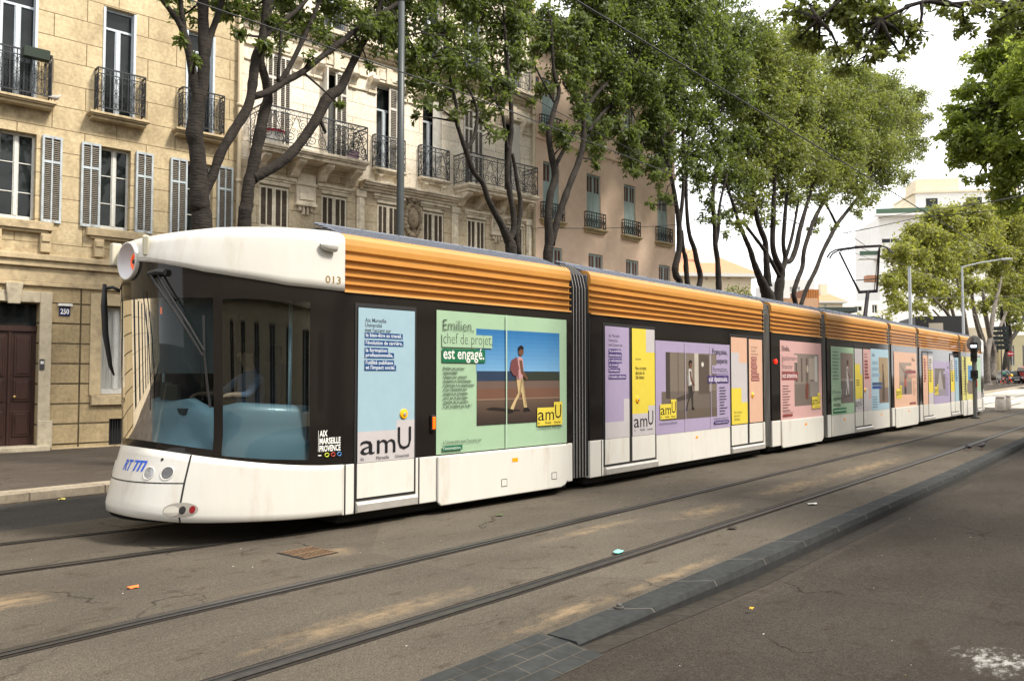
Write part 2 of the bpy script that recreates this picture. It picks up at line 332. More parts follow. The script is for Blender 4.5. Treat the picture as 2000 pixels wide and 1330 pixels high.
# setts where the kerb sinks into the road
SET = [ashlar('paving setts', (0.042, 0.044, 0.044), (0.025, 0.026, 0.025), 0.27, 0.13, (0.085, 0.075, 0.06), 0.5, mortar=0.006)]
def rot_setts():
    m = SET[0]; l = m.node_tree.links; n = m.node_tree.nodes
    br = [k for k in n if k.type == 'TEX_BRICK'][0]; tc = [k for k in n if k.type == 'TEX_COORD'][0]
    l.new(tc.outputs['Object'], br.inputs['Vector'])
rot_setts()
s_ = MB(); s_.grid([[(X, 2.86, -.031), (X, 3.0, -.022), (X, 3.12, -0.006), (X, 3.36, 0.0065)] for X in (-25, -8, 0, 2, 3.2, 4.34)], SET[0]); s_.build('sett_paving', kind='structure')
# far pavement
sheet('pavement', 12.42, 22, 0.13, G_WALK)
fk = MB(); fk.grid([[(X, 12.1, -0.02+gz(X)), (X, 12.1, 0.12+gz(X)), (X, 12.13, 0.137+gz(X)), (X, 12.43, 0.14+gz(X))] for X in XS], G_STONE); fk.build('kerb_far', kind='structure').name = 'pavement_kerb'
sheet('opposite_pavement', -10.5, -4.6, 0.03, G_WALK)
# rails
M_RAIL = mat('worn rail steel', (0.085, 0.076, 0.066), 0.45, 0.8, var=0.25, vscale=12)
M_GROOVE = mat('rail groove', (0.012, 0.011, 0.010), 0.9)
M_RUB = mat('rail edge bitumen', (0.026, 0.022, 0.019), 0.9, spec=0.1, var=0.3, vscale=20)
def rail(track, side):
    mb = MB(); pts = []
    for (a, b), (c, d) in zip(track, track[1:]):
        n = max(1, int((c-a)/2.0))
        pts += [(a+(c-a)*k/n, b+(d-b)*k/n) for k in range(n)]
    pts.append(track[-1]); f = side
    def strip(o0, o1, z, m): mb.grid([[(X, Y+f*o0, z+gz(X)), (X, Y+f*o1, z+gz(X))] for X, Y in pts], m)
    strip(-0.09, 0.10, 0.004, M_RUB); strip(-0.058, 0.0, 0.011, M_RAIL); strip(0.0, 0.042, 0.007, M_GROOVE); strip(0.042, 0.064, 0.010, M_RAIL)
    mb.build('rail', kind='structure')
NT = [(-25, 4.35), (2.75, 4.2), (5, 4.15), (10, 4.15), (20, 4.2), (32, 4.4), (60, 5.0), (134, 7.0)]
FTR = [(-25, 10.6), (-8, 8.95), (-2, 8.35), (2.66, 7.93), (4.45, 7.63), (7, 7.5), (10, 7.43), (40, 7.43), (75, 8.0), (134, 10.0)]
for T in (NT, FTR):
    rail(T, 1); rail([(x, y+1.435) for x, y in T], -1)
# zebra crossing far up the street
M_WHITE = mat('road paint', (0.72, 0.70, 0.66), 0.7, var=0.25, vscale=9, var2=(0.3, 0.28, 0.25), v2scale=7)
z_ = MB()
for k in range(9):
    Y = 4.4+k*0.95; z_.grid([[(X, Y, 0.008+gz(X)), (X, Y+0.5, 0.008+gz(X))] for X in (55, 58, 61, 64)], M_WHITE)
for k in range(9):
    Y = 4.4+k*1.0; z_.grid([[(X, Y, 0.008+gz(X)), (X, Y+0.5, 0.008+gz(X))] for X in (72, 76, 80)], M_WHITE)
z_.build('zebra_stripes', kind='structure')
sheet('cross_street', 1.0, 30.0, 0.005, ground_mat('sunlit asphalt', (0.36, 0.335, 0.295), 0.2), [49, 56, 64, 75, 84]).name = 'cross_street'  # strong sun on the crossing is painted in as this pale colour
# iron grating and small litter
M_RUST = mat('rusty cast iron', (0.14, 0.085, 0.045), 0.8, 0.3, var=0.4, vscale=30)
g = MB(); 
for k in range(11): g.box(-0.25+k*0.05, -0.225+k*0.05, -0.22, 0.22, 0.001, 0.009, M_RUST)
for k in range(3): g.box(-0.27, 0.27, -0.23+k*0.215, -0.2+k*0.215, 0.0, 0.008, M_RUST)
g.box(-0.29, 0.29, -0.25, 0.25, 0.0, 0.0035, M_GROOVE)
g.v = [(x*.68, y*.88, z) for x, y, z in g.v]
g.build('drain_grate', loc=(4.85, 6.57, 0.003), label='rusty drain grate in the asphalt between the two tracks', cat='drain grate')
rnd = random.Random(4)
def scrap(name, label, cat, x, y, z, size, c, seed, group=None):
    r = random.Random(seed); m = mat('litter '+cat+str(seed), c, 0.7, var=0.2, vscale=30); mb = MB(); n = 9
    ring = [(size*(0.7+0.5*r.random())*math.cos(6.283*k/n), size*0.55*(0.7+0.5*r.random())*math.sin(6.283*k/n), 0.004+0.02*r.random()) for k in range(n)]
    mb.add([(0, 0, 0.02)]+ring+[(a, b, c_-0.003) for a, b, c_ in ring], [(0, k+1, (k+1) % n+1) for k in range(n)]+[(k+1, k+1+n, (k+1) % n+1+n, (k+1) % n+1) for k in range(n)], m)
    mb.build(name, loc=(x, y, z), label=label, cat=cat, group=group)
scrap('litter_scrap', 'orange scrap of wrapper lying left of the drain grate', 'litter', 3.17, 6.57, 0.002, 0.055, S(225, 105, 40), 1)
scrap('litter_scrap', 'turquoise scrap of paper beside the nearest rail', 'litter', 6.73, 4.27, 0.012, 0.075, S(120, 215, 195), 2)
scrap('litter_scrap', 'small white scrap lying on the asphalt just above the dark kerb', 'litter', 10.9, 3.9, 0.002, 0.1, S(215, 212, 205), 3)
scrap('fallen_leaf', 'yellow leaf lying on the dark near road', 'leaf', 6.0, 2.62, -0.072, 0.03, S(190, 150, 30), 4)
scrap('fallen_leaf', 'pale yellow leaf in the gutter of the far pavement kerb', 'leaf', 4.75, 11.95, 0.0, 0.05, S(200, 185, 90), 5)
scrap('fallen_leaf', 'green leaf dropped near the tram door step', 'leaf', 7.6, 6.5, 0.002, 0.06, S(70, 85, 45), 6)
scrap('fallen_leaf', 'dark brown leaf lying across the near rail', 'leaf', 8.6, 3.97, 0.012, 0.09, S(40, 32, 28), 7)
grit = MB(); MG = [mat('pale grit', (.42, .40, .36), .9), mat('dark grit', (.03, .026, .022), .9), mat('dry leaf bits', (.22, .13, .04), .9)]
for _ in range(450):
    x, y = rnd.uniform(1.5, 22), rnd.uniform(-1, 10)
    if kern(x)-.2 < y < kin(x): continue
    z = .003 if y > 3.2 else nz(x)-.002; r = rnd.choice((.003, .004, .005, .008)); a = rnd.uniform(0, 6.28)
    grit.add([(x+r*rnd.uniform(.6, 1.6)*math.cos(a+q*1.57), y+r*math.sin(a+q*1.57), z) for q in range(4)]+[(x, y, z+r*.5)], [(0, 1, 4), (1, 2, 4), (2, 3, 4), (3, 0, 4)], MG[min(2, int(rnd.random()*2.4))])
grit.build('grit', kind='stuff', label='loose grit and leaf bits scattered over the asphalt', cat='grit')
nut = MB(); mI = mat('dull iron', (0.09, 0.085, 0.08), 0.6, 0.5)
nut.lathe([(0.035, 0), (0.036, 0.012), (0.022, 0.014), (0.02, 0.03), (0.012, 0.034)], (0, 0, 0), mI, 12)
nut.build('iron_stub', loc=(5.15, 3.26, 0.006), smooth=False, label='cut off iron post stub set into the dark kerb stone', cat='post stub')

# ---------------------------------------------------------------- building kit (local x along the front, y into the house, z up)
M_GLASS = mat('window glass', (0.014, 0.017, 0.017), 0.04, 0.0, 0.28, var=0.5, vscale=1.5)
M_WFRAME = mat('white window paint', (0.52, 0.52, 0.49), 0.5, var=0.12, vscale=14)
M_BFRAME = mat('pale blue window paint', (0.46, 0.51, 0.55), 0.5, var=0.12, vscale=14)
M_SHGREY = mat('weathered grey blue shutter', (0.36, 0.40, 0.42), 0.7, var=0.25, vscale=9, var2=(0.2, 0.17, 0.13), v2scale=6, v2pos=(0.58, 0.7), stretch=(1, 1, 0.5))
M_SLAT = mat('weathered grey brown slats', (0.175, 0.155, 0.125), 0.8, var=0.25, vscale=12)
M_SHCREAM = mat('cream shutter paint', (0.62, 0.56, 0.44), 0.7, var=0.2, vscale=8)
M_SHSLAT = mat('brown shutter slats', (0.10, 0.075, 0.055), 0.8, var=0.25, vscale=12)
M_SHWHITE = mat('off white shutter paint', (0.58, 0.55, 0.49), 0.65, var=0.15, vscale=8)
M_SHBLUE = mat('faded blue green shutter', (0.36, 0.455, 0.44), 0.75, var=0.22, vscale=7, stretch=(5, 5, 0.6))
M_IRON = mat('wrought iron', (0.022, 0.024, 0.028), 0.5, 0.3)
M_IRON2 = mat('grey wrought iron', (0.06, 0.065, 0.075), 0.5, 0.3)
M_DARKIN = mat('dark interior', (0.012, 0.011, 0.010), 0.9)
M_CURT = mat('net curtain', (0.34, 0.34, 0.32), 0.9, var=0.3, vscale=12, stretch=(4, 1, 0.2))
def wall(mb, x0, x1, z0, z1, ops, dep, m, y=0.0, mrev=None):
    xs = sorted({x0, x1} | {v for o in ops for v in o[:2] if x0 < v < x1}); zs = sorted({z0, z1} | {v for o in ops for v in o[2:4] if z0 < v < z1})
    for a, b in zip(xs, xs[1:]):
        for c, d in zip(zs, zs[1:]):
            mx, mz = (a+b)/2, (c+d)/2
            if not any(o[0] < mx < o[1] and o[2] < mz < o[3] for o in ops):
                mb.poly([(a, y, c), (b, y, c), (b, y, d), (a, y, d)], m)
    for a, b, c, d in [o[:4] for o in ops]:
        r = mrev or m; e = y+dep
        mb.poly([(a, y, c), (a, y, d), (a, e, d), (a, e, c)], r); mb.poly([(b, y, d), (b, y, c), (b, e, c), (b, e, d)], r)
        mb.poly([(a, y, d), (b, y, d), (b, e, d), (a, e, d)], r); mb.poly([(b, y, c), (a, y, c), (a, e, c), (b, e, c)], r)
def window(parent, a, b, c, d, y, mf, bars=(), trans=None, cols=2, fr=0.05, panes='pane', curtain=False, lbl=None):
    f = MB(); t = 0.06
    f.box(a, a+fr, y, y+t, c, d, mf); f.box(b-fr, b, y, y+t, c, d, mf); f.box(a+fr, b-fr, y, y+t, d-fr, d, mf); f.box(a+fr, b-fr, y, y+t, c, c+fr*1.8, mf)
    top = d-fr
    if trans: f.box(a+fr, b-fr, y+0.003, y+t, trans, trans+fr, mf); top = trans
    for k in range(1, cols):
        x = a+(b-a)*k/cols; f.box(x-fr*0.75, x+fr*0.75, y-0.012, y+t, c+fr*1.8, top, mf)
        for s in (-1, 1): f.box(min(x+s*fr*.75, x+s*fr*1.1), max(x+s*fr*.75, x+s*fr*1.1), y+0.004, y+t, c+fr*1.8, top, mf)
    for z in bars:
        f.box(a+fr, b-fr, y+0.012, y+t-0.005, z-0.012, z+0.012, mf)
    o = f.build('window', parent, bevel=0.006, seg=1, label=lbl)
    p = MB(); p.box(a+fr*.6, b-fr*.6, y+0.035, y+0.045, c+fr, d-fr*.6, M_GLASS); p.build(panes, o)
    if curtain:
        q = MB(); n = 14
        for (u, v) in ((a+fr, (a+b)/2-0.06), ((a+b)/2+0.06, b-fr)):
            q.grid([[(u+(v-u)*k/n, y+0.032+0.0, z) for k in range(n+1)] for z in (c+fr, d-fr)], M_CURT)
        q.build('curtain', o)
    return o
def louvre_mesh(mb, x0, x1, y0, y1, z0, z1, mf, ms, cols=2, mids=(0.7,), fr=0.045, pitch=0.05):
    """one shutter leaf: a frame, rails and real slats"""
    mb.box(x0, x0+fr, y0, y1, z0, z1, mf); mb.box(x1-fr, x1, y0, y1, z0, z1, mf)
    zs = [z0]+[z0+(z1-z0)*k for k in mids]+[z1]
    for i, z in enumerate(zs):
        h = fr*1.3; c0, c1 = (z, z+h) if i == 0 else ((z-h, z) if i == len(zs)-1 else (z-h/2, z+h/2))
        mb.box(x0+fr, x1-fr, y0+0.002, y1-0.002, c0, c1, mf)
    xs = [x0+fr+(x1-x0-2*fr)*k/cols for k in range(cols+1)]
    for k in range(1, cols): mb.box(xs[k]-fr*.35, xs[k]+fr*.35, y0+0.001, y1-0.001, z0+fr*1.3, z1-fr*1.3, mf)
    mb.box(x0+fr, x1-fr, y1-0.008, y1-0.004, z0+fr, z1-fr, M_SHSLAT)
    z = z0+fr*1.4; ym = (y0+y1)/2
    while z < z1-fr*1.4-pitch*0.5:
        mb.add([(x0+fr*.9, y0+0.006, z), (x1-fr*.9, y0+0.006, z), (x1-fr*.9, y1-0.012, z+pitch*0.72), (x0+fr*.9, y1-0.012, z+pitch*0.72),
                (x0+fr*.9, y0+0.012, z-0.006), (x1-fr*.9, y0+0.012, z-0.006)], [(0, 1, 2, 3), (4, 5, 1, 0)], ms)
        z += pitch
def scroll(mb, cx, cz, r, y, m, t0, turns, d=1, th=0.009, n=22, n0=4):
    pts = []
    for k in range(n+1):
        f = k/n; rr = r*(1-0.82*f); a = t0+d*turns*6.283*f; pts.append((cx+rr*math.cos(a), y, cz+rr*math.sin(a)))
    mb.tube(pts, th, m, n0)
def railing(parent, x0, x1, z0, z1, proj, style, m=None, ret=True, name='railing'):
    """ironwork of a balcony: front panel at y = -proj and two returns to the wall"""
    m = m or M_IRON; mb = MB()
    def panel(L, n, put):
        loc = MB(); B = 0.011
        loc.box(0, L, -0.016, 0.016, z1-0.03, z1, m); loc.box(0, L, -0.01, 0.01, z0, z0+0.022, m); loc.box(0, L, -0.008, 0.008, z1-0.15, z1-0.13, m)
        for k in range(n+1):
            x = L*k/n; t = 0.010 if k % 2 == 0 else 0.006
            if style != 'scroll' or k % 2 == 0: loc.box(x-t, x+t, -t, t, z0-0.06*(k in (0, n)), z1-0.03, m)
        H = z1-z0-0.15
        for k in range(n):
            xa = L*k/n; xb = L*(k+1)/n; c = (xa+xb)/2; w_ = (xb-xa)/2
            if style == 'bars':
                for zz in (0.12, 0.5, 0.88):
                    z = z0+H*zz; rr = min(w_*0.85, 0.05)
                    loc.tube([(c+rr*math.cos(q*0.785), 0, z+rr*1.25*math.sin(q*0.785)) for q in range(9)], 0.007, m, 4)
                loc.tube([(c, 0, z0), (c, 0, z1-0.14)], 0.006, m, 4)
                for zz in (0.3, 0.7):
                    z = z0+H*zz
                    loc.tube([(xa, 0, z-0.1), (c, 0, z), (xb, 0, z-0.1)], 0.006, m, 4); loc.tube([(xa, 0, z+0.1), (c, 0, z), (xb, 0, z+0.1)], 0.006, m, 4)
            elif style == 'scroll':
                s = 1 if k % 2 == 0 else -1
                R1 = min(w_*0.95, H*0.24)
                scroll(loc, c, z0+H*0.27, R1, 0, m, 1.57*s, 1.7, s, 0.010); scroll(loc, c-s*w_*0.2, z0+H*0.72, R1*0.85, 0, m, -1.57*s, 1.6, -s, 0.009)
                loc.tube([(xa if s > 0 else xb, 0, z0), (c, 0, z0+H*0.5), (xb if s > 0 else xa, 0, z0+H)], 0.009, m, 4)
                scroll(loc, c+s*w_*0.55, z0+H*0.48, R1*0.45, 0, m, 0, 1.3, s, 0.008, 12); scroll(loc, c-s*w_*0.6, z0+H*0.1, R1*0.4, 0, m, 0, 1.2, -s, 0.008, 12)
                scroll(loc, c+s*w_*0.5, z0+H*0.9, R1*0.4, 0, m, 2, 1.2, s, 0.008, 12)
                for q in (0.3, 0.7): loc.tube([(xa+(xb-xa)*q+0.045*math.cos(p*0.785), 0, z1-0.09+0.045*math.sin(p*0.785)) for p in range(9)], 0.006, m, 4)
            else:
                loc.tube([(xa, 0, z0), (xb, 0, z1-0.15)], 0.008, m, 4); loc.tube([(xb, 0, z0), (xa, 0, z1-0.15)], 0.008, m, 4)
                scroll(loc, c, z0+H*0.5, w_*0.7, 0, m, 0, 1.3, 1, 0.007, 12)
        mb.add([put(v) for v in loc.v], loc.f, m)
    nf = max(2, round((x1-x0)/(0.30 if style == 'scroll' else 0.125)))
    if style == 'scroll' and nf % 2: nf += 1
    panel(x1-x0, nf, lambda v: (x0+v[0], -proj+v[1], v[2]))
    if ret:
        nr = max(1, round(proj/0.3)) if style == 'scroll' else max(1, round(proj/0.125))
        panel(proj, nr, lambda v: (x0+v[1], -v[0], v[2])); panel(proj, nr, lambda v: (x1+v[1], -v[0], v[2]))
    return mb.build(name, parent)
def slab_profile(mb, x0, x1, proj, z, th, m):
    """a moulded stone slab: drip edge, ovolo, thinner at the wall"""
    for k, (p, a, b) in enumerate(((proj, 0, 0.35), (proj-0.03, 0.35, 0.55), (proj-0.09, 0.55, 1.0))):
        mb.box(x0+0.03*k, x1-0.03*k, -p, 0.05, z-th*b, z-th*a-0.002*(k > 0), m)
# ---------------------------------------------------------------- ochre stone house
OC = ashlar('ochre limestone', (0.53, 0.43, 0.27), (0.27, 0.205, 0.12), 1.30, 0.50, (0.17, 0.125, 0.07), 0.5, mortar=0.011, marks=((.65, 7.18, .95, .32), (-1.3, 7.2, 1.0, .3), (2.5, 7.2, .95, .3), (-.9, 4.5, .9, .35), (.7, 4.45, .8, .3)))
OG = ashlar('ochre limestone base', (0.38, 0.295, 0.17), (0.18, 0.14, 0.085), 3.0, 0.43, (0.05, 0.035, 0.02), 0.0, mortar=0.02, zoff=0.2)
OM = mat('ochre stone mouldings', (0.42, 0.33, 0.2), 0.9, var=0.2, vscale=6, var2=(0.17, 0.13, 0.08), v2scale=2.2, v2pos=(0.52, 0.75), bump=0.2)
PALE = mat('pale dressed stone', (0.40, 0.345, 0.25), 0.9, var=0.15, vscale=7, var2=(0.2, 0.16, 0.11), v2scale=3, v2pos=(0.55, 0.75), bump=0.2)
PIPE = mat('cream painted pipe', (0.45, 0.37, 0.25), 0.6, var=0.12, vscale=4)
h1 = empty('ochre_townhouse', (7.7, 18.6, 0), rad(-8), 'ochre stone townhouse with grey louvred shutters, dark wooden door and number 250', 'house')
UP1 = [(-3.43, -2.73), (-1.66, -0.96), (0.33, 1.03), (2.17, 2.87)]; LO1 = [(-3.43, -2.77), (-1.62, -0.93), (0.34, 0.97), (2.25, 2.87)]
b = MB()
wall(b, -9, 3.56, 4.2, 13.6, [(x0, x1, 7.5, 9.98) for x0, x1 in UP1]+[(x0, x1, 4.96, 6.8) for x0, x1 in LO1]+[(x0, x1, 10.9, 12.9) for x0, x1 in UP1], 0.3, OC)
b.poly([(-9, 0, 4.2), (-9, 0, 13.6), (-9, 9, 13.6), (-9, 9, 0), (-9, 0, 0)], OC); b.poly([(3.56, 0, 13.6), (3.56, 0, 0), (3.56, 9, 0), (3.56, 9, 13.6)], OC)
b.poly([(-9, 9, 0), (-9, 9, 13.6), (3.56, 9, 13.6), (3.56, 9, 0)], OC)
b.build('wall', h1)
b = MB(); wall(b, -9, 3.56, 0.05, 3.62, [(-1.78, -0.80, 0.2, 3.22), (0.43, 1.13, 1.28, 3.23), (2.25, 2.95, 1.28, 3.23), (0.62, 1.05, 0.15, 0.74), (-4.2, -3.4, 1.28, 3.23)], 0.3, OG)
b.box(-9, 3.5, -0.05, 0.0, 0.05, 0.16, OM); b.build('ground_floor_wall', h1)
b = MB()
for z0, z1, o in ((4.12, 4.24, .17), (3.98, 4.12, .11), (3.66, 3.98, .03), (3.58, 3.66, .06)): b.box(-9, 3.5, -o, 0.01, z0, z1, OM)
b.build('string_course', h1, bevel=0.015)
rf = MB(); rf.prism([(-0.4, 13.6), (-0.4, 13.75), (4.5, 15.6), (9.4, 13.75), (9.4, 13.6)], -9.1, 3.6, 'x', mat('roof tiles', (0.36, 0.15, 0.075), 0.85, var=0.3, vscale=9)); rf.build('roof', h1)
for i, (x0, x1) in enumerate(UP1):
    window(h1, x0, x1, 7.5, 9.98, 0.14, M_BFRAME, trans=9.5, fr=0.055)
    f = MB()
    for s, xx in ((1, x1), (0, x0)): f.box(xx-0.05*s, xx+0.05*(1-s), -0.02, 0.13, 7.55, 9.95, M_BFRAME)
    f.build('folded_shutter', h1)
    c = (x0+x1)/2; hw = 0.5 if i > 1 else 0.58
    s = MB(); slab_profile(s, c-hw-0.16, c+hw+0.1, 0.32, 7.48, 0.15, OM); so_ = s.build('balcony', h1, bevel=0.008, seg=1)
    railing(so_, c-hw, c+hw, 7.58, 8.48, 0.25, 'bars')
    window(h1, x0, x1, 10.9, 12.9, 0.14, M_BFRAME)
sm = MB(); louvre_mesh(sm, 0, 0.385, -0.05, 0.0, 0, 1.86, M_SHGREY, M_SLAT, 2, (0.7,), 0.042, 0.042)
sh0 = None
for i, (x0, x1) in enumerate(LO1):
    window(h1, x0, x1, 4.96, 6.8, 0.16, M_WFRAME, bars=(5.55, 6.17), fr=0.05)
    for s, xx in ((-1, x0-0.405), (1, x1+0.10 if i else x1+0.08)):
        if sh0 is None: sh0 = sm.build('shutter', h1); o = sh0
        else: o = copy_tree(sh0, h1)
        o.location = (xx, -0.015, 4.95); o.rotation_euler = (0, 0, rad(3*s if (i+s) % 2 else 1.5*s))
    s = MB(); s.box(x0-0.28, x1+0.33, -0.14, 0.02, 4.76, 4.93, OM); s.box(x0-0.2, x1+0.25, -0.09, 0.02, 4.70, 4.76, OM)
    for xx in (x0-0.12, x1+0.1): s.box(xx, xx+0.2, -0.1, 0.02, 4.3, 4.70, OM); s.box(xx+0.02, xx+0.18, -0.13, 0.0, 4.52, 4.66, OM)
    s.build('window_sill', h1, bevel=0.01, seg=1)
for x0, x1 in ((0.43, 1.13), (2.25, 2.95), (-4.2, -3.4)):
    window(h1, x0, x1, 1.28, 3.23, 0.18, M_WFRAME, fr=0.06, curtain=True)
    s = MB(); s.box(x0-0.2, x1+0.2, -0.09, 0.02, 1.05, 1.26, OM)
    s.box(x0-0.24, x0-0.01, -0.035, 0, 1.26, 3.5, OM); s.box(x1+0.01, x1+0.24, -0.035, 0, 1.26, 3.5, OM); s.box(x0-0.012, x1+0.012, -0.033, 0, 3.24, 3.5, OM)
    s.build('window_surround', h1, bevel=0.008, seg=1)
g = MB()
for k in range(8): g.box(0.645+k*0.055, 0.66+k*0.055, 0.05, 0.065, 0.15, 0.74, M_IRON)
g.box(0.62, 1.05, 0.2, 0.21, 0.15, 0.74, M_DARKIN); g.build('cellar_grille', h1)
M_DOOR = mat('dark red brown door', (0.034, 0.012, 0.008), 0.45, var=0.35, vscale=5, stretch=(6, 1, 0.7))
d = MB(); d.box(-1.78, -0.80, 0.22, 0.29, 0.24, 2.72, M_DOOR)
for u0, u1 in ((-1.74, -1.34), (-1.24, -0.86)):
    for z0, z1 in ((0.42, 0.95), (1.15, 1.62), (1.68, 2.55)):
        d.box(u0+0.03, u1-0.03, 0.195, 0.22, z0, z1, M_DOOR); d.box(u0+0.07, u1-0.07, 0.18, 0.196, z0+.05, z1-.05, M_DOOR)
d.box(-1.32, -1.26, 0.19, 0.22, 0.24, 2.72, M_DOOR); d.box(-1.78, -0.80, 0.17, 0.22, 2.62, 2.74, M_DOOR); d.box(-1.78, -0.80, 0.25, 0.27, 2.74, 3.22, M_GLASS)
do = d.build('door', h1, bevel=0.008, seg=1)
k = MB(); k.lathe([(0.012, 0), (0.012, 0.03), (0.03, 0.04), (0.028, 0.07), (0.01, 0.08)], (-1.19, 0.22, 1.25), mat('old brass', (0.4, 0.27, 0.1), 0.4, 0.9), 10, Matrix.Rotation(rad(90), 4, 'X')); k.build('door_knob', do)
s = MB(); s.box(-0.80, -0.57, -0.06, 0.0, 0.16, 3.46, PALE); s.box(-2.01, -1.78, -0.06, 0.0, 0.16, 3.46, PALE); s.box(-1.782, -0.798, -0.058, 0, 3.225, 3.46, PALE)
s.box(-0.80, -0.52, -0.085, -0.06, 0.16, 0.75, PALE); s.prism([(-1.40, 3.18), (-1.18, 3.18), (-1.13, 3.62), (-1.45, 3.62)], -0.13, -0.058, 'y', PALE)
s.build('door_surround', h1, bevel=0.01, seg=1)
s = MB(); s.box(-1.95, -0.6, -0.30, 0.28, 0.125, 0.235, PALE); s.build('door_step', h1, bevel=0.015)
s = MB(); s.box(-0.79, -0.70, -0.085, -0.062, 1.82, 2.04, mat('intercom steel', (0.08, 0.08, 0.085), 0.4, 0.6)); s.box(-0.775, -0.715, -0.09, -0.084, 1.94, 2.0, M_WHITE); s.build('intercom', h1)
M_BLUEPL = mat('enamel blue', S(28, 38, 88), 0.25); s = MB(); s.box(-0.43, -0.22, -0.03, 0.0, 2.98, 3.17, M_BLUEPL); s.box(-0.46, -0.19, -0.09, 0.0, 3.185, 3.235, M_WHITE)
M_LETW = mat('white enamel letters', (0.75, 0.75, 0.72), 0.5)
pl = s.build('number_plate', h1); s = MB(); put_text(s, '250', -0.325, 3.015, 0.165, M_LETW, -0.033, 0.17, 'CENTER', 0.004); s.build('numerals', pl)
def downpipe(parent, x, z0, z1, out=0.1):
    p = MB(); p.tube([(x, -out, z0), (x, -out, z1)], 0.055, PIPE, 10)
    for k in range(int((z1-z0)/1.9)): p.tube([(x, -out, z0+0.6+k*1.9), (x, -out, z0+0.7+k*1.9)], 0.07, PIPE, 10); p.box(x-.01, x+.01, -out, 0.02, z0+.63+k*1.9, z0+.66+k*1.9, PIPE)
    p.build('downpipe', parent, smooth=True)
downpipe(h1, 3.47, 0.15, 13.5)
# flower box hooked on the first balcony rail, and a pigeon on its slab
RZ1 = Matrix.Translation((7.7, 18.6, 0)) @ Matrix.Rotation(rad(-8), 4, 'Z')
f = MB(); f.prism([(-0.09, 0), (0.09, 0), (0.12, 0.2), (-0.12, 0.2)], -0.24, 0.24, 'x', mat('dark green plastic', (0.018, 0.03, 0.018), 0.5)); f.box(-0.22, 0.22, -0.1, 0.1, 0.16, 0.19, mat('potting soil', (0.03, 0.02, 0.012), 0.95))
f.build('flower_box', M=RZ1 @ Matrix.Translation((-1.06, -0.38, 8.28)), label='dark green empty flower box hooked on the balcony rail of the ochre house', cat='flower box', bevel=0.006, seg=1)
def pigeon(M, label, c1, c2, group, peck=False):
    m1 = mat('pigeon feathers %s' % c1[0], c1, 0.7, var=0.3, vscale=30); m2 = mat('pigeon neck %s' % c2[0], c2, 0.5, var=0.2, vscale=30)
    b = MB(); rows = []
    sp = [(-0.15, 0.085, 0.012, 0.006), (-0.10, 0.097, 0.026, 0.016), (-0.05, 0.105, 0.05, 0.046), (0.01, 0.112, 0.056, 0.058), (0.06, 0.125, 0.046, 0.052)]
    sp += [(0.09, 0.145, 0.03, 0.034), (0.105, 0.175, 0.02, 0.022), (0.115, 0.195, 0.021, 0.021), (0.14, 0.196, 0.012, 0.012), (0.16, 0.19, 0.003, 0.003)] if not peck else \
          [(0.095, 0.11, 0.03, 0.034), (0.12, 0.08, 0.021, 0.022), (0.138, 0.06, 0.02, 0.02), (0.152, 0.04, 0.010, 0.010), (0.158, 0.022, 0.003, 0.003)]
    for x, z, ry, rz_ in sp: rows.append([(x, ry*math.cos(6.283*k/10), z+rz_*math.sin(6.283*k/10)) for k in range(11)])
    b.grid(rows, m1); n_ = len(b.f)
    for i in range(50, n_): b.m[i] = b.mi(m2)
    for s in (-1, 1):
        b.tube([(0.0, 0.02*s, 0.07), (0.012, 0.022*s, 0.0)], [0.006, 0.004], mat('pigeon leg', (0.3, 0.1, 0.08), 0.7), 5)
        for q in (-0.4, 0, 0.4): b.tube([(0.012, 0.022*s, 0.003), (0.042, 0.022*s+0.03*q, 0.003)], 0.003, MATS['pigeon leg'], 4)
    return b.build('pigeon', M=M, smooth=True, label=label, cat='pigeon', group=group)
pigeon(RZ1 @ Matrix.Translation((-0.66, -0.24, 7.482)) @ Matrix.Rotation(rad(20), 4, 'Z'), 'pale grey pigeon perched on the balcony slab of the ochre house', S(150, 145, 140), S(190, 185, 178), 'pigeons')
pigeon(Matrix.Translation((20.9, 3.94, 0.003)) @ Matrix.Rotation(rad(150), 4, 'Z') @ Matrix.Scale(.85, 4), 'dark pigeon pecking at the asphalt near the kerb', S(48, 46, 52), S(38, 42, 45), 'pigeons', True)
pigeon(Matrix.Translation((21.35, 3.76, 0.003)) @ Matrix.Rotation(rad(-40), 4, 'Z') @ Matrix.Scale(.92, 4), 'dark pigeon standing upright beside a pecking one', S(52, 48, 52), S(40, 42, 46), 'pigeons')

# ---------------------------------------------------------------- cream ornate house
CU = ashlar('cream limestone', (0.82, 0.74, 0.61), (0.58, 0.49, 0.37), 1.5, 0.42, (0.30, 0.25, 0.18), 0.5, mortar=0.008)
CL = ashlar('soiled cream limestone', (0.56, 0.475, 0.34), (0.34, 0.27, 0.18), 1.6, 0.46, (0.17, 0.13, 0.085), 0.5, mortar=0.009)
CM = mat('cream stone mouldings', (0.68, 0.60, 0.47), 0.9, var=0.18, vscale=8, var2=(0.22, 0.17, 0.11), v2scale=2.5, v2pos=(0.5, 0.72), bump=0.25)
h2 = empty('cream_townhouse', (7.7, 18.6, 0), rad(-8), 'ornate cream stone townhouse with scrolled iron balconies and brown louvred shutters', 'house')
W2 = [(4.2, 4.9), (5.82, 6.58), (7.52, 8.27), (9.13, 9.83), (10.67, 11.47), (12.37, 13.09)]
W1 = [(4.06, 4.88), (5.81, 6.6), (7.57, 8.31), (9.15, 9.93), (10.82, 11.57), (12.44, 13.2)]
E2 = 13.64
b = MB(); wall(b, 3.57, E2, 7.1, 14.2, [(x0, x1, 7.5, 9.97) for x0, x1 in W2]+[(x0, x1, 11.0, 13.2) for x0, x1 in W2], 0.3, CU)
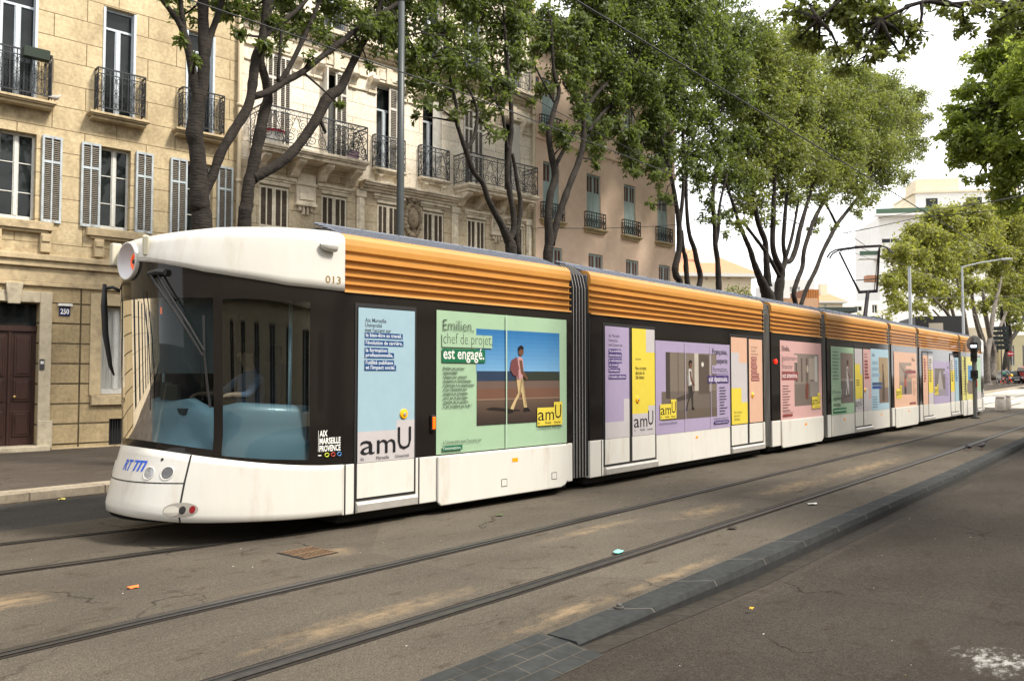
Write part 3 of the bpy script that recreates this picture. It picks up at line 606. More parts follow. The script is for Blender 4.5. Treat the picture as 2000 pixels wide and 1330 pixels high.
b.poly([(E2, 0, 14.2), (E2, 0, 0), (E2, 9, 0), (E2, 9, 14.2)], CU); b.poly([(3.57, 0, 0), (3.57, 0, 14.2), (3.57, 9, 14.2), (3.57, 9, 0)], CU); b.poly([(3.57, 9, 0), (3.57, 9, 14.2), (E2, 9, 14.2), (E2, 9, 0)], CU)
b.build('upper_wall', h2)
b = MB(); wall(b, 3.57, E2, 0.05, 7.1, [(x0, x1, 3.9, 6.55) for x0, x1 in W1]+[(x0, x1, 1.2, 3.2) for x0, x1 in W1[1:]], 0.3, CL); b.build('lower_wall', h2)
rf = MB(); rf.prism([(-0.4, 14.2), (-0.4, 14.35), (4.5, 16.2), (9.4, 14.35), (9.4, 14.2)], 3.6, E2, 'x', MATS['roof tiles']); rf.build('roof', h2)
b = MB()
for z0, z1, o in ((10.84, 10.92, .36), (10.76, 10.84, .30), (10.68, 10.76, .2), (10.6, 10.68, .1), (10.44, 10.5, .05)): b.box(3.6, E2-0.02, -o, 0.01, z0, z1-0.001, CM)
b.build('cornice', h2, bevel=0.012)
for x0, x1 in W2:
    b = MB()
    for u0 in (x0-0.27, x1+0.04):
        b.prism([(0.02, 10.08), (-0.24, 10.08), (-0.25, 9.98), (-0.2, 9.9), (-0.1, 9.84), (-0.06, 9.72), (0.02, 9.70)], u0, u0+0.22, 'x', CM)
        b.box(u0-0.03, u0+0.25, -0.06, 0.0, 9.62, 9.70, CM)
    b.box(x0-0.02, x1+0.02, -0.05, 0.0, 10.0, 10.40, CM); b.box(x0+0.06, x1-0.06, -0.075, -0.049, 10.08, 10.32, CM); b.box((x0+x1)/2-0.1, (x0+x1)/2+0.1, -0.11, -0.04, 9.98, 10.42, CM)
    b.build('window_lintel', h2, bevel=0.008, seg=1)
b = MB()
for u0, u1 in [(3.62, W2[0][0]-0.3)]+[(W2[i][1]+0.3, W2[i+1][0]-0.3) for i in range(5)]+[(W2[5][1]+0.3, E2-0.03)]:
    b = MB(); b.box(u0, u1, -0.06, 0.0, 10.02, 10.09, CM); b.box(u0+0.03, u1-0.03, -0.02, 0.0, 10.09, 10.4, CM); b.build('string_course', h2, bevel=0.008, seg=1)
    b = MB(); b.box(u0, u1, -0.04, 0.0, 9.63, 9.69, CM); b.build('string_course', h2, bevel=0.008, seg=1)
for i, (x0, x1) in enumerate(W2):
    window(h2, x0, x1, 7.5, 9.97, 0.18, M_BFRAME if i in (2, 3) else M_WFRAME, trans=9.25, fr=0.06, cols=2)
    xm = (x0+x1)/2; s = MB()
    if i in (0, 4):
        louvre_mesh(s, x0+0.01, xm-0.005, -0.03, 0.02, 7.52, 9.95, M_SHWHITE, M_SLAT, 2, (0.42, 0.75), 0.045, 0.05); o = s.build('shutter', h2)
        s = MB(); louvre_mesh(s, xm+0.005, x1-0.01, -0.03, 0.02, 7.52, 9.95, M_SHWHITE, M_SLAT, 2, (0.42, 0.75), 0.045, 0.05); s.build('shutter', h2)
    elif i == 1:
        louvre_mesh(s, xm+0.0, x1-0.01, -0.03, 0.02, 7.52, 9.95, M_SHWHITE, M_SLAT, 2, (0.42, 0.75), 0.045, 0.05); s.build('shutter', h2)
        s = MB(); s.box(x0+0.005, x0+0.05, -0.22, 0.1, 7.52, 9.95, M_SHWHITE); s.build('shutter', h2)
    else:
        xs_ = x1-0.30 if i != 5 else x1-0.38
        if i == 2: louvre_mesh(s, xs_, x1-0.005, 0.03, 0.07, 7.52, 9.95, M_SHWHITE, M_SLAT, 1, (0.4, 0.75), 0.05, 0.05)
        else: s.box(xs_, x1-0.005, 0.03, 0.06, 7.52, 9.95, M_SHWHITE); s.box(xs_+.05, x1-.06, 0.024, 0.031, 7.7, 8.5, M_SHWHITE); s.box(xs_+.05, x1-.06, 0.024, 0.031, 8.6, 9.85, M_SHWHITE)
        s.build('shutter', h2, bevel=0.005, seg=1)
    window(h2, x0, x1, 11.0, 13.2, 0.18, M_BFRAME)
    k = MB(); k.box(x0-0.15, x1+0.15, -0.36, 0.0, 10.925, 10.96, CM); ko = k.build('balcony', h2); railing(ko, x0-0.12, x1+0.12, 11.0, 11.62, 0.28, 'scroll', M_IRON2, ret=False)
for i, (x0, x1) in enumerate(W1):
    xm = (x0+x1)/2
    for u0, u1 in ((x0+0.01, xm-0.004), (xm+0.004, x1-0.01)):
        s = MB(); louvre_mesh(s, u0, u1, 0.02, 0.065, 3.95, 6.53, M_SHCREAM, M_SHSLAT, 2, (0.27, 0.6), 0.045, 0.045); s.build('shutter', h2)
    b = MB(); b.box(x0-0.16, x1+0.16, -0.11, 0.0, 6.72, 6.80, CM); b.box(x0-0.12, x1+0.12, -0.06, 0.0, 6.66, 6.72, CM); b.box(x0-0.02, x1+0.02, -0.03, 0.0, 6.56, 6.655, CM); b.build('window_lintel', h2, bevel=0.008, seg=1)
for x0, x1 in W1[1:]: window(h2, x0, x1, 1.2, 3.2, 0.18, M_WFRAME)
def corbel(b, u, wd, z, h, p, m):
    b.prism([(0.02, z), (-p, z), (-p*1.02, z-h*0.18), (-p*0.8, z-h*0.36), (-p*0.55, z-h*0.5), (-p*0.42, z-h*0.72), (-p*0.25, z-h*0.92), (0.02, z-h)], u-wd/2, u+wd/2, 'x', m)
    b.tube([(u-wd/2-0.01, -p*0.86, z-h*0.17), (u+wd/2+0.01, -p*0.86, z-h*0.17)], h*0.14, m, 10); b.tube([(u-wd/2-0.01, -p*0.28, z-h*0.8), (u+wd/2+0.01, -p*0.28, z-h*0.8)], h*0.1, m, 10)
for u0, u1, cs in ((3.76, 6.83, (4.0, 4.95, 5.75, 6.62)), (10.26, 13.22, (10.45, 11.2, 12.1, 13.0))):
    s = MB(); slab_profile(s, u0, u1, 0.78, 7.44, 0.22, CM)
    for c in cs: corbel(s, c, 0.2, 7.22, 0.42, 0.62, CM)
    so_ = s.build('balcony', h2, bevel=0.01, seg=1); railing(so_, u0+0.04, u1-0.04, 7.52, 8.38, 0.7, 'scroll', M_IRON2)
for u0, u1 in ((7.4, 8.42), (8.98, 10.03)):
    s = MB(); slab_profile(s, u0-0.03, u1+0.04, 0.2, 7.52, 0.17, CM)
    for c in (u0+0.2, u1-0.2): corbel(s, c, 0.13, 7.35, 0.2, 0.14, CM)
    so_ = s.build('balcony', h2, bevel=0.008, seg=1); railing(so_, u0, u1, 7.56, 8.46, 0.13, 'scroll', M_IRON2)
b = MB()
for z0, z1, o in ((7.02, 7.08, .34), (6.96, 7.02, .29), (6.9, 6.96, .2), (6.82, 6.9, .12)): b.box(6.98, 10.34, -o, 0.0, z0, z1-.001, CM)
b.build('entablature', h2, bevel=0.01)
for u in (6.88, 10.2, 13.3): b = MB(); b.box(u, u+0.24, -0.06, 0.0, 0.1, 6.81, CM); b.box(u+0.05, u+0.19, -0.085, -0.06, 0.3, 6.6, CM); b.box(u-0.04, u+0.28, -0.1, 0.0, 6.62, 6.81, CM); b.build('pilaster', h2, bevel=0.008, seg=1)
for u in (5.33, 12.03):
    b = MB(); b.box(u-0.27, u+0.27, -0.10, 0.0, 6.2, 6.98, CM); b.box(u-0.21, u+0.21, -0.13, -0.1, 6.28, 6.62, CM); b.box(u-0.3, u+0.3, -0.15, 0.0, 6.66, 6.73, CM); b.box(u-0.3, u+0.3, -0.13, 0.0, 6.12, 6.2, CM)
    for k, h in ((-0.16, 0.12), (-0.06, 0.22), (0.06, 0.22), (0.16, 0.12)): b.box(u+k-0.035, u+k+0.035, -0.07, 0.0, 6.12-h, 6.12, CM)
    b.build('relief_panel', h2, bevel=0.01, seg=1)
b = MB(); cz = 6.2; cu = 8.74; DKS = mat('carved grey stone', (0.24, 0.19, 0.13), 0.9, var=0.35, vscale=14, bump=0.4)
b.blob((cu, -0.05, 6.25), 0.22, DKS, 1, (0.85, 0.75, 1.5), 0.1, 16, 12); b.blob((cu, -0.12, 6.27), 0.15, DKS, 2, (0.9, 0.8, 1.45), 0.05, 14, 10)
rr = random.Random(5)
for k in range(26):
    a = 6.283*k/26; rx, rz_ = 0.25, 0.46
    b.blob((cu+rx*math.cos(a), -0.06, 6.2+rz_*math.sin(a)), 0.055+0.03*rr.random(), DKS, k, (1, 0.9, 1.2), 0.3, 8, 6)
scroll(b, cu-0.1, 6.74, 0.1, -0.12, DKS, 0, 1.3, 1, 0.03, 14, 6); scroll(b, cu+0.1, 6.74, 0.1, -0.12, DKS, 3.14, 1.3, -1, 0.03, 14, 6); b.box(cu-0.12, cu+0.12, -0.16, 0, 6.72, 6.82, DKS)
for k in range(6): b.blob((cu+rr.uniform(-.06, .06), -0.05, 5.7-k*0.06), 0.06-0.006*k, DKS, k+50, (1, .8, 1.2), 0.3, 8, 6)
b.build('carved_shield', h2, smooth=True)
downpipe(h2, E2-0.06, 0.2, 14.0, 0.12)
# pots on the first balcony
p = MB(); p.lathe([(0.2, 0), (0.24, 0.3), (0.27, 0.31)], (0, 0, 0), M_WHITE, 18); p.lathe([(0.275, 0.31), (0.285, 0.37), (0.25, 0.375)], (0, 0, 0), mat('crimson glaze', S(150, 20, 50), 0.4), 18)
p.build('plant_tub', M=RZ1 @ Matrix.Translation((4.22, -0.42, 7.445)), label='white tub with a crimson rim standing on the left scrolled balcony', cat='plant tub', smooth=False)
pt = empty('potted_shrub', tuple(RZ1 @ Vector((6.5, -0.45, 7.445))), 0, 'small leafy shrub in a lilac pot at the corner of the left balcony', 'potted plant')
p = MB(); p.lathe([(0.12, 0), (0.17, 0.25), (0.18, 0.26), (0.16, 0.24)], (0, 0, 0), mat('lilac pot', S(190, 165, 190), 0.6), 14); p.build('pot', pt, smooth=True)
p = MB(); M_PLEAF = mat('balcony leaves', (0.035, 0.05, 0.022), 0.6, island=0.4)
for k in range(260):
    a, z, r = rr.uniform(0, 6.28), rr.uniform(0.25, 1.0), 0.24*math.sqrt(rr.random()); c = Vector((r*math.cos(a), r*math.sin(a), z)); u = Vector((rr.gauss(0, 1), rr.gauss(0, 1), rr.gauss(0, 1))).normalized()*0.05; v = u.orthogonal().normalized()*0.022
    p.poly([c-u, c+v, c+u, c-v], M_PLEAF)
p.tube([(0, 0, 0.2), (0.02, 0, 0.9)], 0.012, M_IRON, 5); p.build('foliage', pt)

# ---------------------------------------------------------------- peach rendered house
PE = mat('peach render', (0.80, 0.60, 0.455), 0.92, var=0.09, vscale=3, var2=(0.74, 0.535, 0.395), v2scale=1.2, v2pos=(0.5, 0.75), bump=0.12, bscale=45)
PS = mat('yellow stone ledge', (0.46, 0.37, 0.21), 0.9, var=0.15, vscale=9)
h3 = empty('peach_house', (21.2, 16.7, 0), rad(-5.6), 'peach rendered house with tall closed blue green shutters', 'house')
RW = [[(0.5, 1.33, 6.95, 8.92), (2.77, 3.56, 6.95, 8.9), (4.93, 5.66, 6.95, 8.87), (7.07, 7.78, 6.95, 8.83)],
      [(0.66, 1.46, 4.1, 6.04), (2.85, 3.66, 4.1, 6.04), (5.03, 5.81, 4.1, 6.04), (7.13, 7.89, 4.1, 6.04)],
      [(0.44, 1.2, 9.9, 11.77), (2.7, 3.45, 9.9, 11.77), (4.9, 5.6, 9.9, 11.77), (7.0, 7.72, 9.9, 11.77)]]
b = MB(); wall(b, 0, 8.29, 0.05, 13.0, [o for r in RW for o in r]+[(1.0, 2.4, 0.3, 3.0), (4.6, 6.0, 0.3, 3.0)], 0.25, PE)
b.poly([(8.29, 0, 13), (8.29, 0, 0), (8.29, 10, 0), (8.29, 10, 13)], PE); b.poly([(0, 0, 0), (0, 0, 13), (0, 10, 13), (0, 10, 0)], PE); b.poly([(0, 10, 0), (0, 10, 13), (8.29, 10, 13), (8.29, 10, 0)], PE)
b.build('wall', h3)
rf = MB(); rf.prism([(-0.5, 13.0), (-0.5, 13.12), (5, 15.0), (10.4, 13.12), (10.4, 13.0)], 0, 8.6, 'x', MATS['roof tiles']); rf.build('roof', h3)
b = MB(); b.box(0.02, 8.3, -0.06, 0.0, 9.62, 9.74, PE); b.build('string_course', h3, bevel=0.01)
M_RUSTY = mat('rust red louvres', (0.17, 0.075, 0.05), 0.8, var=0.2, vscale=8)
for r in RW:
    for x0, x1, z0, z1 in r:
        xm = (x0+x1)/2
        for u0, u1 in ((x0+0.005, xm-0.004), (xm+0.004, x1-0.005)):
            s = MB(); zl = z0+(z1-z0)*(0.64 if r is not RW[1] else 0.55)
            louvre_mesh(s, u0, u1, 0.05, 0.09, zl, z1-0.01, M_SHBLUE, M_RUSTY, 2, (), 0.045, 0.05)
            s.box(u0, u1, 0.055, 0.09, z0+0.01, zl, M_SHBLUE); s.box(u0+0.05, u1-0.05, 0.048, 0.056, z0+0.12, zl-0.06, M_SHBLUE); s.build('shutter', h3, bevel=0.004, seg=1)
        if r is not RW[1]:
            k = MB(); slab_profile(k, x0-0.2, x1+0.22, 0.18, z0-0.02, 0.16, PS); ko = k.build('balcony', h3, bevel=0.008, seg=1); railing(ko, x0-0.13, x1+0.13, z0+0.03, z0+0.56, 0.12, 'cross', M_IRON)
b = MB(); b.box(-0.02, 0.27, -0.03, 0.0, 11.33, 11.7, mat('brown tile frame', (0.16, 0.07, 0.04), 0.6)); b.box(0.04, 0.21, -0.038, -0.029, 11.4, 11.63, mat('blue tile', (0.09, 0.12, 0.15), 0.4)); b.build('wall_tile', h3); b = MB(); b.box(0.06, 0.17, -0.025, 0.0, 11.02, 11.14, MATS['brown tile frame']); b.build('wall_tile', h3)
for u in (1.0, 4.6): d = MB(); d.box(u, u+1.4, 0.2, 0.24, 0.3, 3.0, M_DOOR); d.build('door', h3)
# ---------------------------------------------------------------- houses on the near side, behind the viewer (seen in the tram's glass)
YE = mat('yellow ochre render', (0.52, 0.46, 0.32), 0.9, var=0.12, vscale=3)
def opposite(name, label, x0, x1, m, seed, arch):
    h = empty(name, (x1, -10.5, 0), math.pi, label, 'house'); L = x1-x0; n = int(L/3.2); ops = []
    for k in range(n):
        c = (k+0.5)*L/n
        for z0, z1 in ((0.4, 3.2), (4.6, 7.4)): ops.append((c-0.6, c+0.6, z0, z1))
    b = MB(); wall(b, 0, L, 0, 9.8, ops, 0.3, m)  # top floors left off so more sky light reaches the street
    b.poly([(0, 0, 0), (0, 0, 9.8), (0, 10, 9.8), (0, 10, 0)], m); b.poly([(L, 0, 9.8), (L, 0, 0), (L, 10, 0), (L, 10, 9.8)], m); b.poly([(0, 0, 9.8), (L, 0, 9.8), (L, 10, 9.8), (0, 10, 9.8)], m)
    for z in (3.9, 7.9, 9.5): b.box(0.01, L-.01, -0.25, 0, z, z+0.25, PALE)
    if arch:
        for o in ops[:]:
            if 4 < o[2] < 8: b.prism([(o[0]-.12, o[3]), (o[1]+.12, o[3])]+[((o[0]+o[1])/2+0.72*math.cos(q*0.35), o[3]+0.72*math.sin(q*0.35)) for q in range(10)][1:-1], -0.06, 0.0, 'y', PALE)
    b.build('wall', h)
    for o in ops: window(h, *o, 0.15, M_WFRAME)
opposite('ochre_row_house', 'long ochre house farther back along the street behind the viewer', -70, -12.2, YE, 4, False)
opposite('yellow_townhouse', 'yellow rendered house with arched windows across the street from the tram', -12, 13.5, YE, 1, True)
opposite('pale_townhouse', 'pale stone house next to the yellow one across the street', 13.6, 34, CU, 2, False)
opposite('grey_townhouse', 'grey stone house farther along across the street', 34.1, 90, mat('grey render', (0.3, 0.28, 0.25), 0.9, var=0.12, vscale=3), 3, True)

h4 = empty('grey_row_house', tuple(RZ1 @ Vector((-9.05, 0, 0)))[:2]+(0,), rad(-8)+math.pi, 'long soiled stone house to the left of the ochre townhouse', 'house')
b = MB(); opsL = [(k*3+1.0, k*3+2.1, z0, z1) for k in range(20) for z0, z1 in ((0.5, 3.2), (4.8, 6.8), (7.5, 10), (10.9, 12.9))]
b.box(0, 62, -9, -0.32, 0, 13.8, CL); wall(b, 0, 62, 0, 13.8, [], .1, CL); b.build('wall', h4)
for o in opsL[:48]: b = MB(); b.box(o[0], o[1], -0.1, 0.03, o[2], o[3], M_GLASS); b.build('window', h4)
# ---------------------------------------------------------------- tram
M_TW = mat('tram cream white', (0.55, 0.535, 0.495), 0.28, spec=0.5, var=0.03, vscale=2.5, var2=(0.42, 0.365, 0.29), v2scale=1.6, v2pos=(0.56, 0.85), stretch=(2.2, 2.2, .5), coat=0.12)
M_TB = mat('tram black glass', (0.012, 0.010, 0.009), 0.07, spec=0.3)
M_TS = mat('black rubber seal', (0.008, 0.008, 0.008), 0.6)
M_OR = mat('tram orange slats', (0.44, 0.20, 0.034), 0.5, var=0.06, vscale=3, coat=0.15)
M_ROOF = mat('tram roof grey', (0.09, 0.10, 0.125), 0.55, 0.2, var=0.15, vscale=6)
M_GRB = mat('roof grille bars', (0.13, 0.145, 0.18), 0.5, 0.2)
M_UND = mat('underframe', (0.006, 0.006, 0.006), 0.9)
M_BEL = mat('bellows rubber', (0.016, 0.016, 0.018), 0.65)
M_BELE = mat('bellows edge', (0.20, 0.19, 0.175), 0.6)
M_ALU = mat('door step aluminium', (0.46, 0.44, 0.41), 0.4, 0.5, var=0.1, vscale=10)
M_AMB = mat('amber reflector', S(240, 150, 10), 0.3)
def cab_glass(name, ior):
    m = bpy.data.materials.new(name); m.use_nodes = True; n = m.node_tree.nodes; l = m.node_tree.links; n.clear()
    o = n.new('ShaderNodeOutputMaterial'); t = n.new('ShaderNodeBsdfTransparent'); g = n.new('ShaderNodeBsdfGlossy'); x = n.new('ShaderNodeMixShader'); f = n.new('ShaderNodeFresnel')
    f.inputs['IOR'].default_value = ior; t.inputs['Color'].default_value = (0.54, 0.64, 0.67, 1); g.inputs['Roughness'].default_value = 0.015
    l.new(f.outputs[0], x.inputs[0]); l.new(t.outputs[0], x.inputs[1]); l.new(g.outputs[0], x.inputs[2]); l.new(x.outputs[0], o.inputs[0]); return m
M_CG = cab_glass('tinted windscreen glass', 1.36); M_CGS = cab_glass('tinted side glass', 1.95)
TO = Vector((9.9, 6.95, 0))
tram = empty('tram', TO, 0, 'long articulated white and orange tram covered with pastel posters, cab facing left', 'tram')
MM = {1: Matrix.Rotation(rad(-3.3), 4, 'Z')}
for k, x in ((2, 10.2), (3, 17.1), (4, 20.58), (5, 26.22), (6, 29.5), (7, 35.8)): MM[k] = Matrix.Translation((x-9.9, 0, 0))
LEN = {1: (-4.15, -0.14), 2: (0, 6.52), 3: (0, 3.15), 4: (0, 5.35), 5: (0, 2.98), 6: (0, 6.0), 7: (0, 4.25)}
def car(k):
    u0, u1 = LEN[k]; M = MM[k]; W = 2.4
    b = MB()
    b.box(u0, u1, 0.0, W, 0.17, 0.72, M_TW); b.box(u0, u1, 0.006, W-0.006, 0.722, 2.64, M_TB); b.box(u0, u1, 0.06, W-0.06, 2.642, 3.22, M_ROOF)
    b.build('car_body', tram, M, bevel=0.012, seg=2)
    b = MB(); b.box(u0+0.02, u1-0.02, 0.12, W-0.12, 0.07, 0.168, M_UND); b.box(u0+0.3, u1-0.3, 0.3, W-0.3, 0.0, 0.07, M_UND); b.build('underframe', tram, M)
    for near in (True, False):
        f = (lambda v: v) if near else (lambda v: W-v)
        pr = [(0.30, 3.29), (0.10, 3.285), (0.045, 3.26), (0.012, 3.215), (0.0, 3.15), (0.002, 3.085), (0.034, 3.065)]
        for z in (2.985, 2.895, 2.805, 2.715): pr += [(0.034, z+0.010), (-0.008, z+0.007), (-0.008, z-0.006), (0.034, z-0.010)]
        pr += [(0.034, 2.646), (-0.010, 2.640), (-0.014, 2.618), (0.30, 2.618)]
        b = MB(); e0 = 0.0 if k == 1 and near else 0.03
        b.prism([(f(v), z) for v, z in pr], u0+e0, u1-0.03, 'x', M_OR); b.build('roof_fairing', tram, M)
    g = MB(); zr = lambda v: 3.275+0.20*(v-0.12)/0.55
    for s in (0, 1):
        f = (lambda v: v) if not s else (lambda v: W-v)
        P = lambda u, v, d=0.0: (u, f(v), zr(v)+d)
        g.poly([P(u0+.05, .14, -0.04), P(u1-.05, .14, -0.04), P(u1-.05, .67, -0.04), P(u0+.05, .67, -0.04)], M_UND)
        for v in (0.12, 0.22, 0.31, 0.40, 0.49, 0.58, 0.66): g.tube([P(u0+.04, v), P(u1-.04, v)], 0.016 if v in (0.12, 0.66) else 0.011, M_ROOF if v not in (0.12, 0.66) else M_GRB, 4)
        n = max(3, int((u1-u0)/0.52))
        for i in range(n+1):
            u = u0+.05+(u1-u0-.1)*i/n; g.tube([P(u-.1 if 0 < i else u, .12, .008), P(min(u+.1, u1-.05), .66, .008)], 0.017, M_GRB, 4)
    g.box(u0+0.04, u1-0.04, 0.66, W-0.66, 3.3, 3.42, M_ROOF); g.build('roof_grille', tram, M)
for k in range(1, 8): car(k)
def bellows(pa, pb, name='gangway_bellows'):
    """pa, pb: ends (x, y) on the near side in tram coordinates"""
    b = MB(); d = Vector((pb[0]-pa[0], pb[1]-pa[1], 0)); n = 6; nr = Vector((-d.y, d.x, 0)).normalized(); rows = []
    for i in range(2*n+1):
        c = Vector((pa[0], pa[1], 0))+d*(i/(2*n)); o = 0.035 if i % 2 == 0 else 0.10
        ring = [(o, 0.2), (o, 3.0), (o+0.05, 3.2), (o+0.25, 3.36), (o+0.6, 3.42), (2.4-o-0.6, 3.42), (2.4-o-.25, 3.36), (2.4-o-.05, 3.2), (2.4-o, 3.0), (2.4-o, 0.2)]
        rows.append([tuple(c+nr*v+Vector((0, 0, z))) for v, z in ring])
        if i % 2 == 0 and 0 < i < 2*n:
            q = d.normalized()*0.009
            for (v, z), (v2, z2) in zip(ring[:4], ring[1:5]):
                a0 = c+nr*(v-0.004)+Vector((0, 0, z)); a1 = c+nr*(v2-0.004)+Vector((0, 0, z2)); b.add([a0-q, a0+q, a1+q, a1-q], [(0, 1, 2, 3)], M_BELE)
    b.grid(rows, M_BEL)
    c0 = Vector((pa[0], pa[1], 0)); b.build(name, tram)
def endp(k, e): p = MM[k] @ Vector((LEN[k][e], 0, 0)); return (p.x, p.y)
for k in range(1, 7): bellows(endp(k, 1), endp(k+1, 0))
# --- posters, doors, skirts
ADC = {}
def AC(r, g, b, k=0.64):
    key = (r, g, b)
    if key not in ADC:
        c = tuple(k*v for v in S(r, g, b)); ADC[key] = mat('print %d %d %d' % key, c, 0.5, spec=0.3, var=0.04, vscale=5, coat=0.08)
    return ADC[key]
BLU, NAV, GRN, DGR, LAV, PUR, YEL, PNK, MAR, PEA, LGR, INK = (168, 198, 212), (24, 72, 130), (172, 203, 170), (26, 112, 76), (176, 162, 194), (76, 58, 118), (236, 214, 78), (218, 174, 170), (142, 66, 66), (228, 184, 158), (206, 200, 202), (28, 28, 32)
def ad_mesh(items, z0, u0, y0=-0.004):
    """flat print: r = patch, e = disc, p = outline, t = lettering; later items lie a little above earlier ones"""
    b = MB()
    for i, it in enumerate(items):
        y = y0-0.00035*i
        if it[0] == 'r': _, x0, x1, a, c, co = it; b.poly([(u0+x0, y, a), (u0+x1, y, a), (u0+x1, y, c), (u0+x0, y, c)], AC(*co))
        elif it[0] == 'p': b.poly([(u0+x, y, z) for x, z in it[1]], AC(*it[2]))
        elif it[0] == 'e': _, cx, cz, rx, rz_, co = it; b.poly([(u0+cx+rx*math.cos(q*.5236), y, cz+rz_*math.sin(q*.5236)) for q in range(12)], AC(*co))
        elif it[0] == 't':
            _, x, z, sz, body, co, wd, al, bo = it; put_text(b, body, u0+x, z, sz, AC(*co), y, wd, al, bo)
    return b
def amu(x, z, s, bgc=None, co=INK, w=1.0):
    """the amU word mark: thin low letters and a tall raised U, with the three small words below"""
    L = []
    W_ = 0.62*s*w
    if bgc: L += [('r', x-0.05*s, x+W_*1.78+.0*s, z-0.30*s, z+0.72*s, bgc), ('r', x+W_*1.16, x+W_*1.78, z+0.72*s, z+1.02*s, bgc)]
    L += [('t', x, z, s*1.02, 'a', co, W_*0.46, 'LEFT', 0), ('t', x+W_*0.54, z, s*1.02, 'm', co, W_*0.62, 'LEFT', 0), ('t', x+W_*1.24, z+0.08*s, s*1.15, 'U', co, W_*0.46, 'LEFT', 0)]
    L += [('t', x+W_*f, z-0.2*s, s*0.17, t, co, W_*g, 'LEFT', 0) for f, g, t in ((0, .12, 'Aix'), (.52, .42, 'Marseille'), (1.15, .48, 'Université'))]
    return L
def lines(x, z, n, dz, wd, co, seed=0, th=0.55):
    r = random.Random(seed); return [('r', x, x+wd*r.uniform(.55, 1), z-k*dz, z-k*dz+dz*th*0.5, co) for k in range(n)]
def person_print(x, z, h, shirt, trousers, skin=(110, 75, 55), shoe=(30, 25, 25), w=0.62, step=1.0):
    P = lambda *a: [(x+px*h*w, z+pz*h) for px, pz in a]
    return [('p', P((-.30*step, .02), (-.24*step, .10), (-.05, .28), (-.10, .5), (.07, .5), (.02, .27), (-.10*step, .16), (-.2*step, .02)), trousers), ('p', P((.0, .5), (.09, .5), (.15, .27), (.22*step, .05), (.13*step, .04), (.06, .26), (-.03, .4)), trousers),
            ('p', P((-.36*step, -.02), (-.2*step, -.01), (-.2*step, .04), (-.31*step, .05)), shoe), ('p', P((.1*step, .0), (.32*step, .0), (.24*step, .06), (.13*step, .06)), shoe),
            ('p', P((-.10, .48), (.08, .48), (.11, .66), (.08, .8), (.0, .83), (-.09, .79), (-.14, .64)), shirt), ('p', P((-.14, .64), (-.10, .48), (-.02, .48), (-.05, .64), (-.06, .8), (-.09, .79)), tuple(int(k*.72) for k in shirt)), ('p', P((.03, .5), (.07, .5), (.02, .27), (-.06, .18), (-.02, .27)), tuple(int(k*.75) for k in trousers)), ('p', P((.06, .45), (.09, .5), (.15, .27), (.19*step, .08), (.16*step, .08), (.12, .27)), tuple(int(k*.82) for k in trousers)), ('p', P((-.02, .77), (.06, .77), (.1, .62), (.24, .5), (.21, .47), (.03, .58)), skin),
            ('e', x+.03*h*w, z+.905*h, .062*h*w*1.3, .07*h, skin), ('p', P((-.05, .9), (-.05, .97), (.03, 1.0), (.11, .97), (.1, .93), (.02, .94)), (25, 18, 15))]
def advert(k, u0, items, z0=0, parent=None, lbl=None):
    return ad_mesh(items, z0, u0).build('advert_panel', parent or tram, None if parent else MM[k], label=lbl)
GREY1, SKYB = (150, 138, 128), (62, 132, 186)
# big green poster of the first car (2.51 wide, 0.73 .. 2.50)
A = [('r', 0, 2.51, 0.735, 2.50, GRN), *[('r', 0.68, 2.35, 1.73, 2.30-.057*i, (48+8*i, 118+6*i, 178+4*i)) for i in range(10)], ('r', 0.69, 2.35, 1.62, 1.755, (44, 62, 88)), ('p', [(1.35, 1.62), (1.5, 1.72), (1.9, 1.755), (2.3, 1.74), (2.35, 1.7), (2.35, 1.62)], (50, 56, 46)),
     ('r', 0.69, 2.35, 1.52, 1.625, (112, 92, 82)), ('r', 0.69, 2.35, 1.37, 1.525, (118, 84, 68)), *[('r', 0.69, 2.35, 1.06, 1.38-.032*i, (104-5*i, 84-4*i, 70-3*i)) for i in range(10)], ('r', 0.69, 2.35, 1.375, 1.395, (140, 116, 100)),
     ('p', [(0.85, 1.27), (0.98, 1.285), (1.5, 1.235), (1.5, 1.22), (1.2, 1.225), (0.9, 1.25)], (40, 32, 28))]
A += person_print(1.50, 1.21, 0.90, (196, 150, 150), (206, 180, 132), w=0.75)
A += [('p', [(1.37, 1.70), (1.30, 1.78), (1.33, 1.9), (1.43, 1.95), (1.48, 1.8), (1.45, 1.68)], (120, 70, 72)), ('t', 0.10, 2.255, 0.20, 'Emilien,', INK, 0.52, 'LEFT', -.003), ('r', 0.08, 0.96, 2.05, 2.215, GRN), ('t', 0.10, 2.09, 0.20, 'chef de projet,', INK, 0.86, 'LEFT', -.003),
      ('r', 0.08, 0.83, 1.86, 2.03, DGR), ('t', 0.10, 1.905, 0.20, 'est engagé.', (240, 240, 235), 0.71, 'LEFT', 0.003)]
for i, (t, wd) in enumerate((('Emilien est surtout', .36), ('responsable', .24), ('Chaque jour, entouré', .40), ("d'experts et d'architectes,", .48), ('il participe à la construction', .53), ("d'une Université plus", .40), ('moderne et innovante.', .42), ('amU est le plus beau', .41), ('chantier de sa carrière.', .43), ("C'est lui-même qui le dit !", .48))):
    A.append(('t', 0.10, 1.77-0.052*i, 0.052, t, INK, wd, 'LEFT', 0.0008))
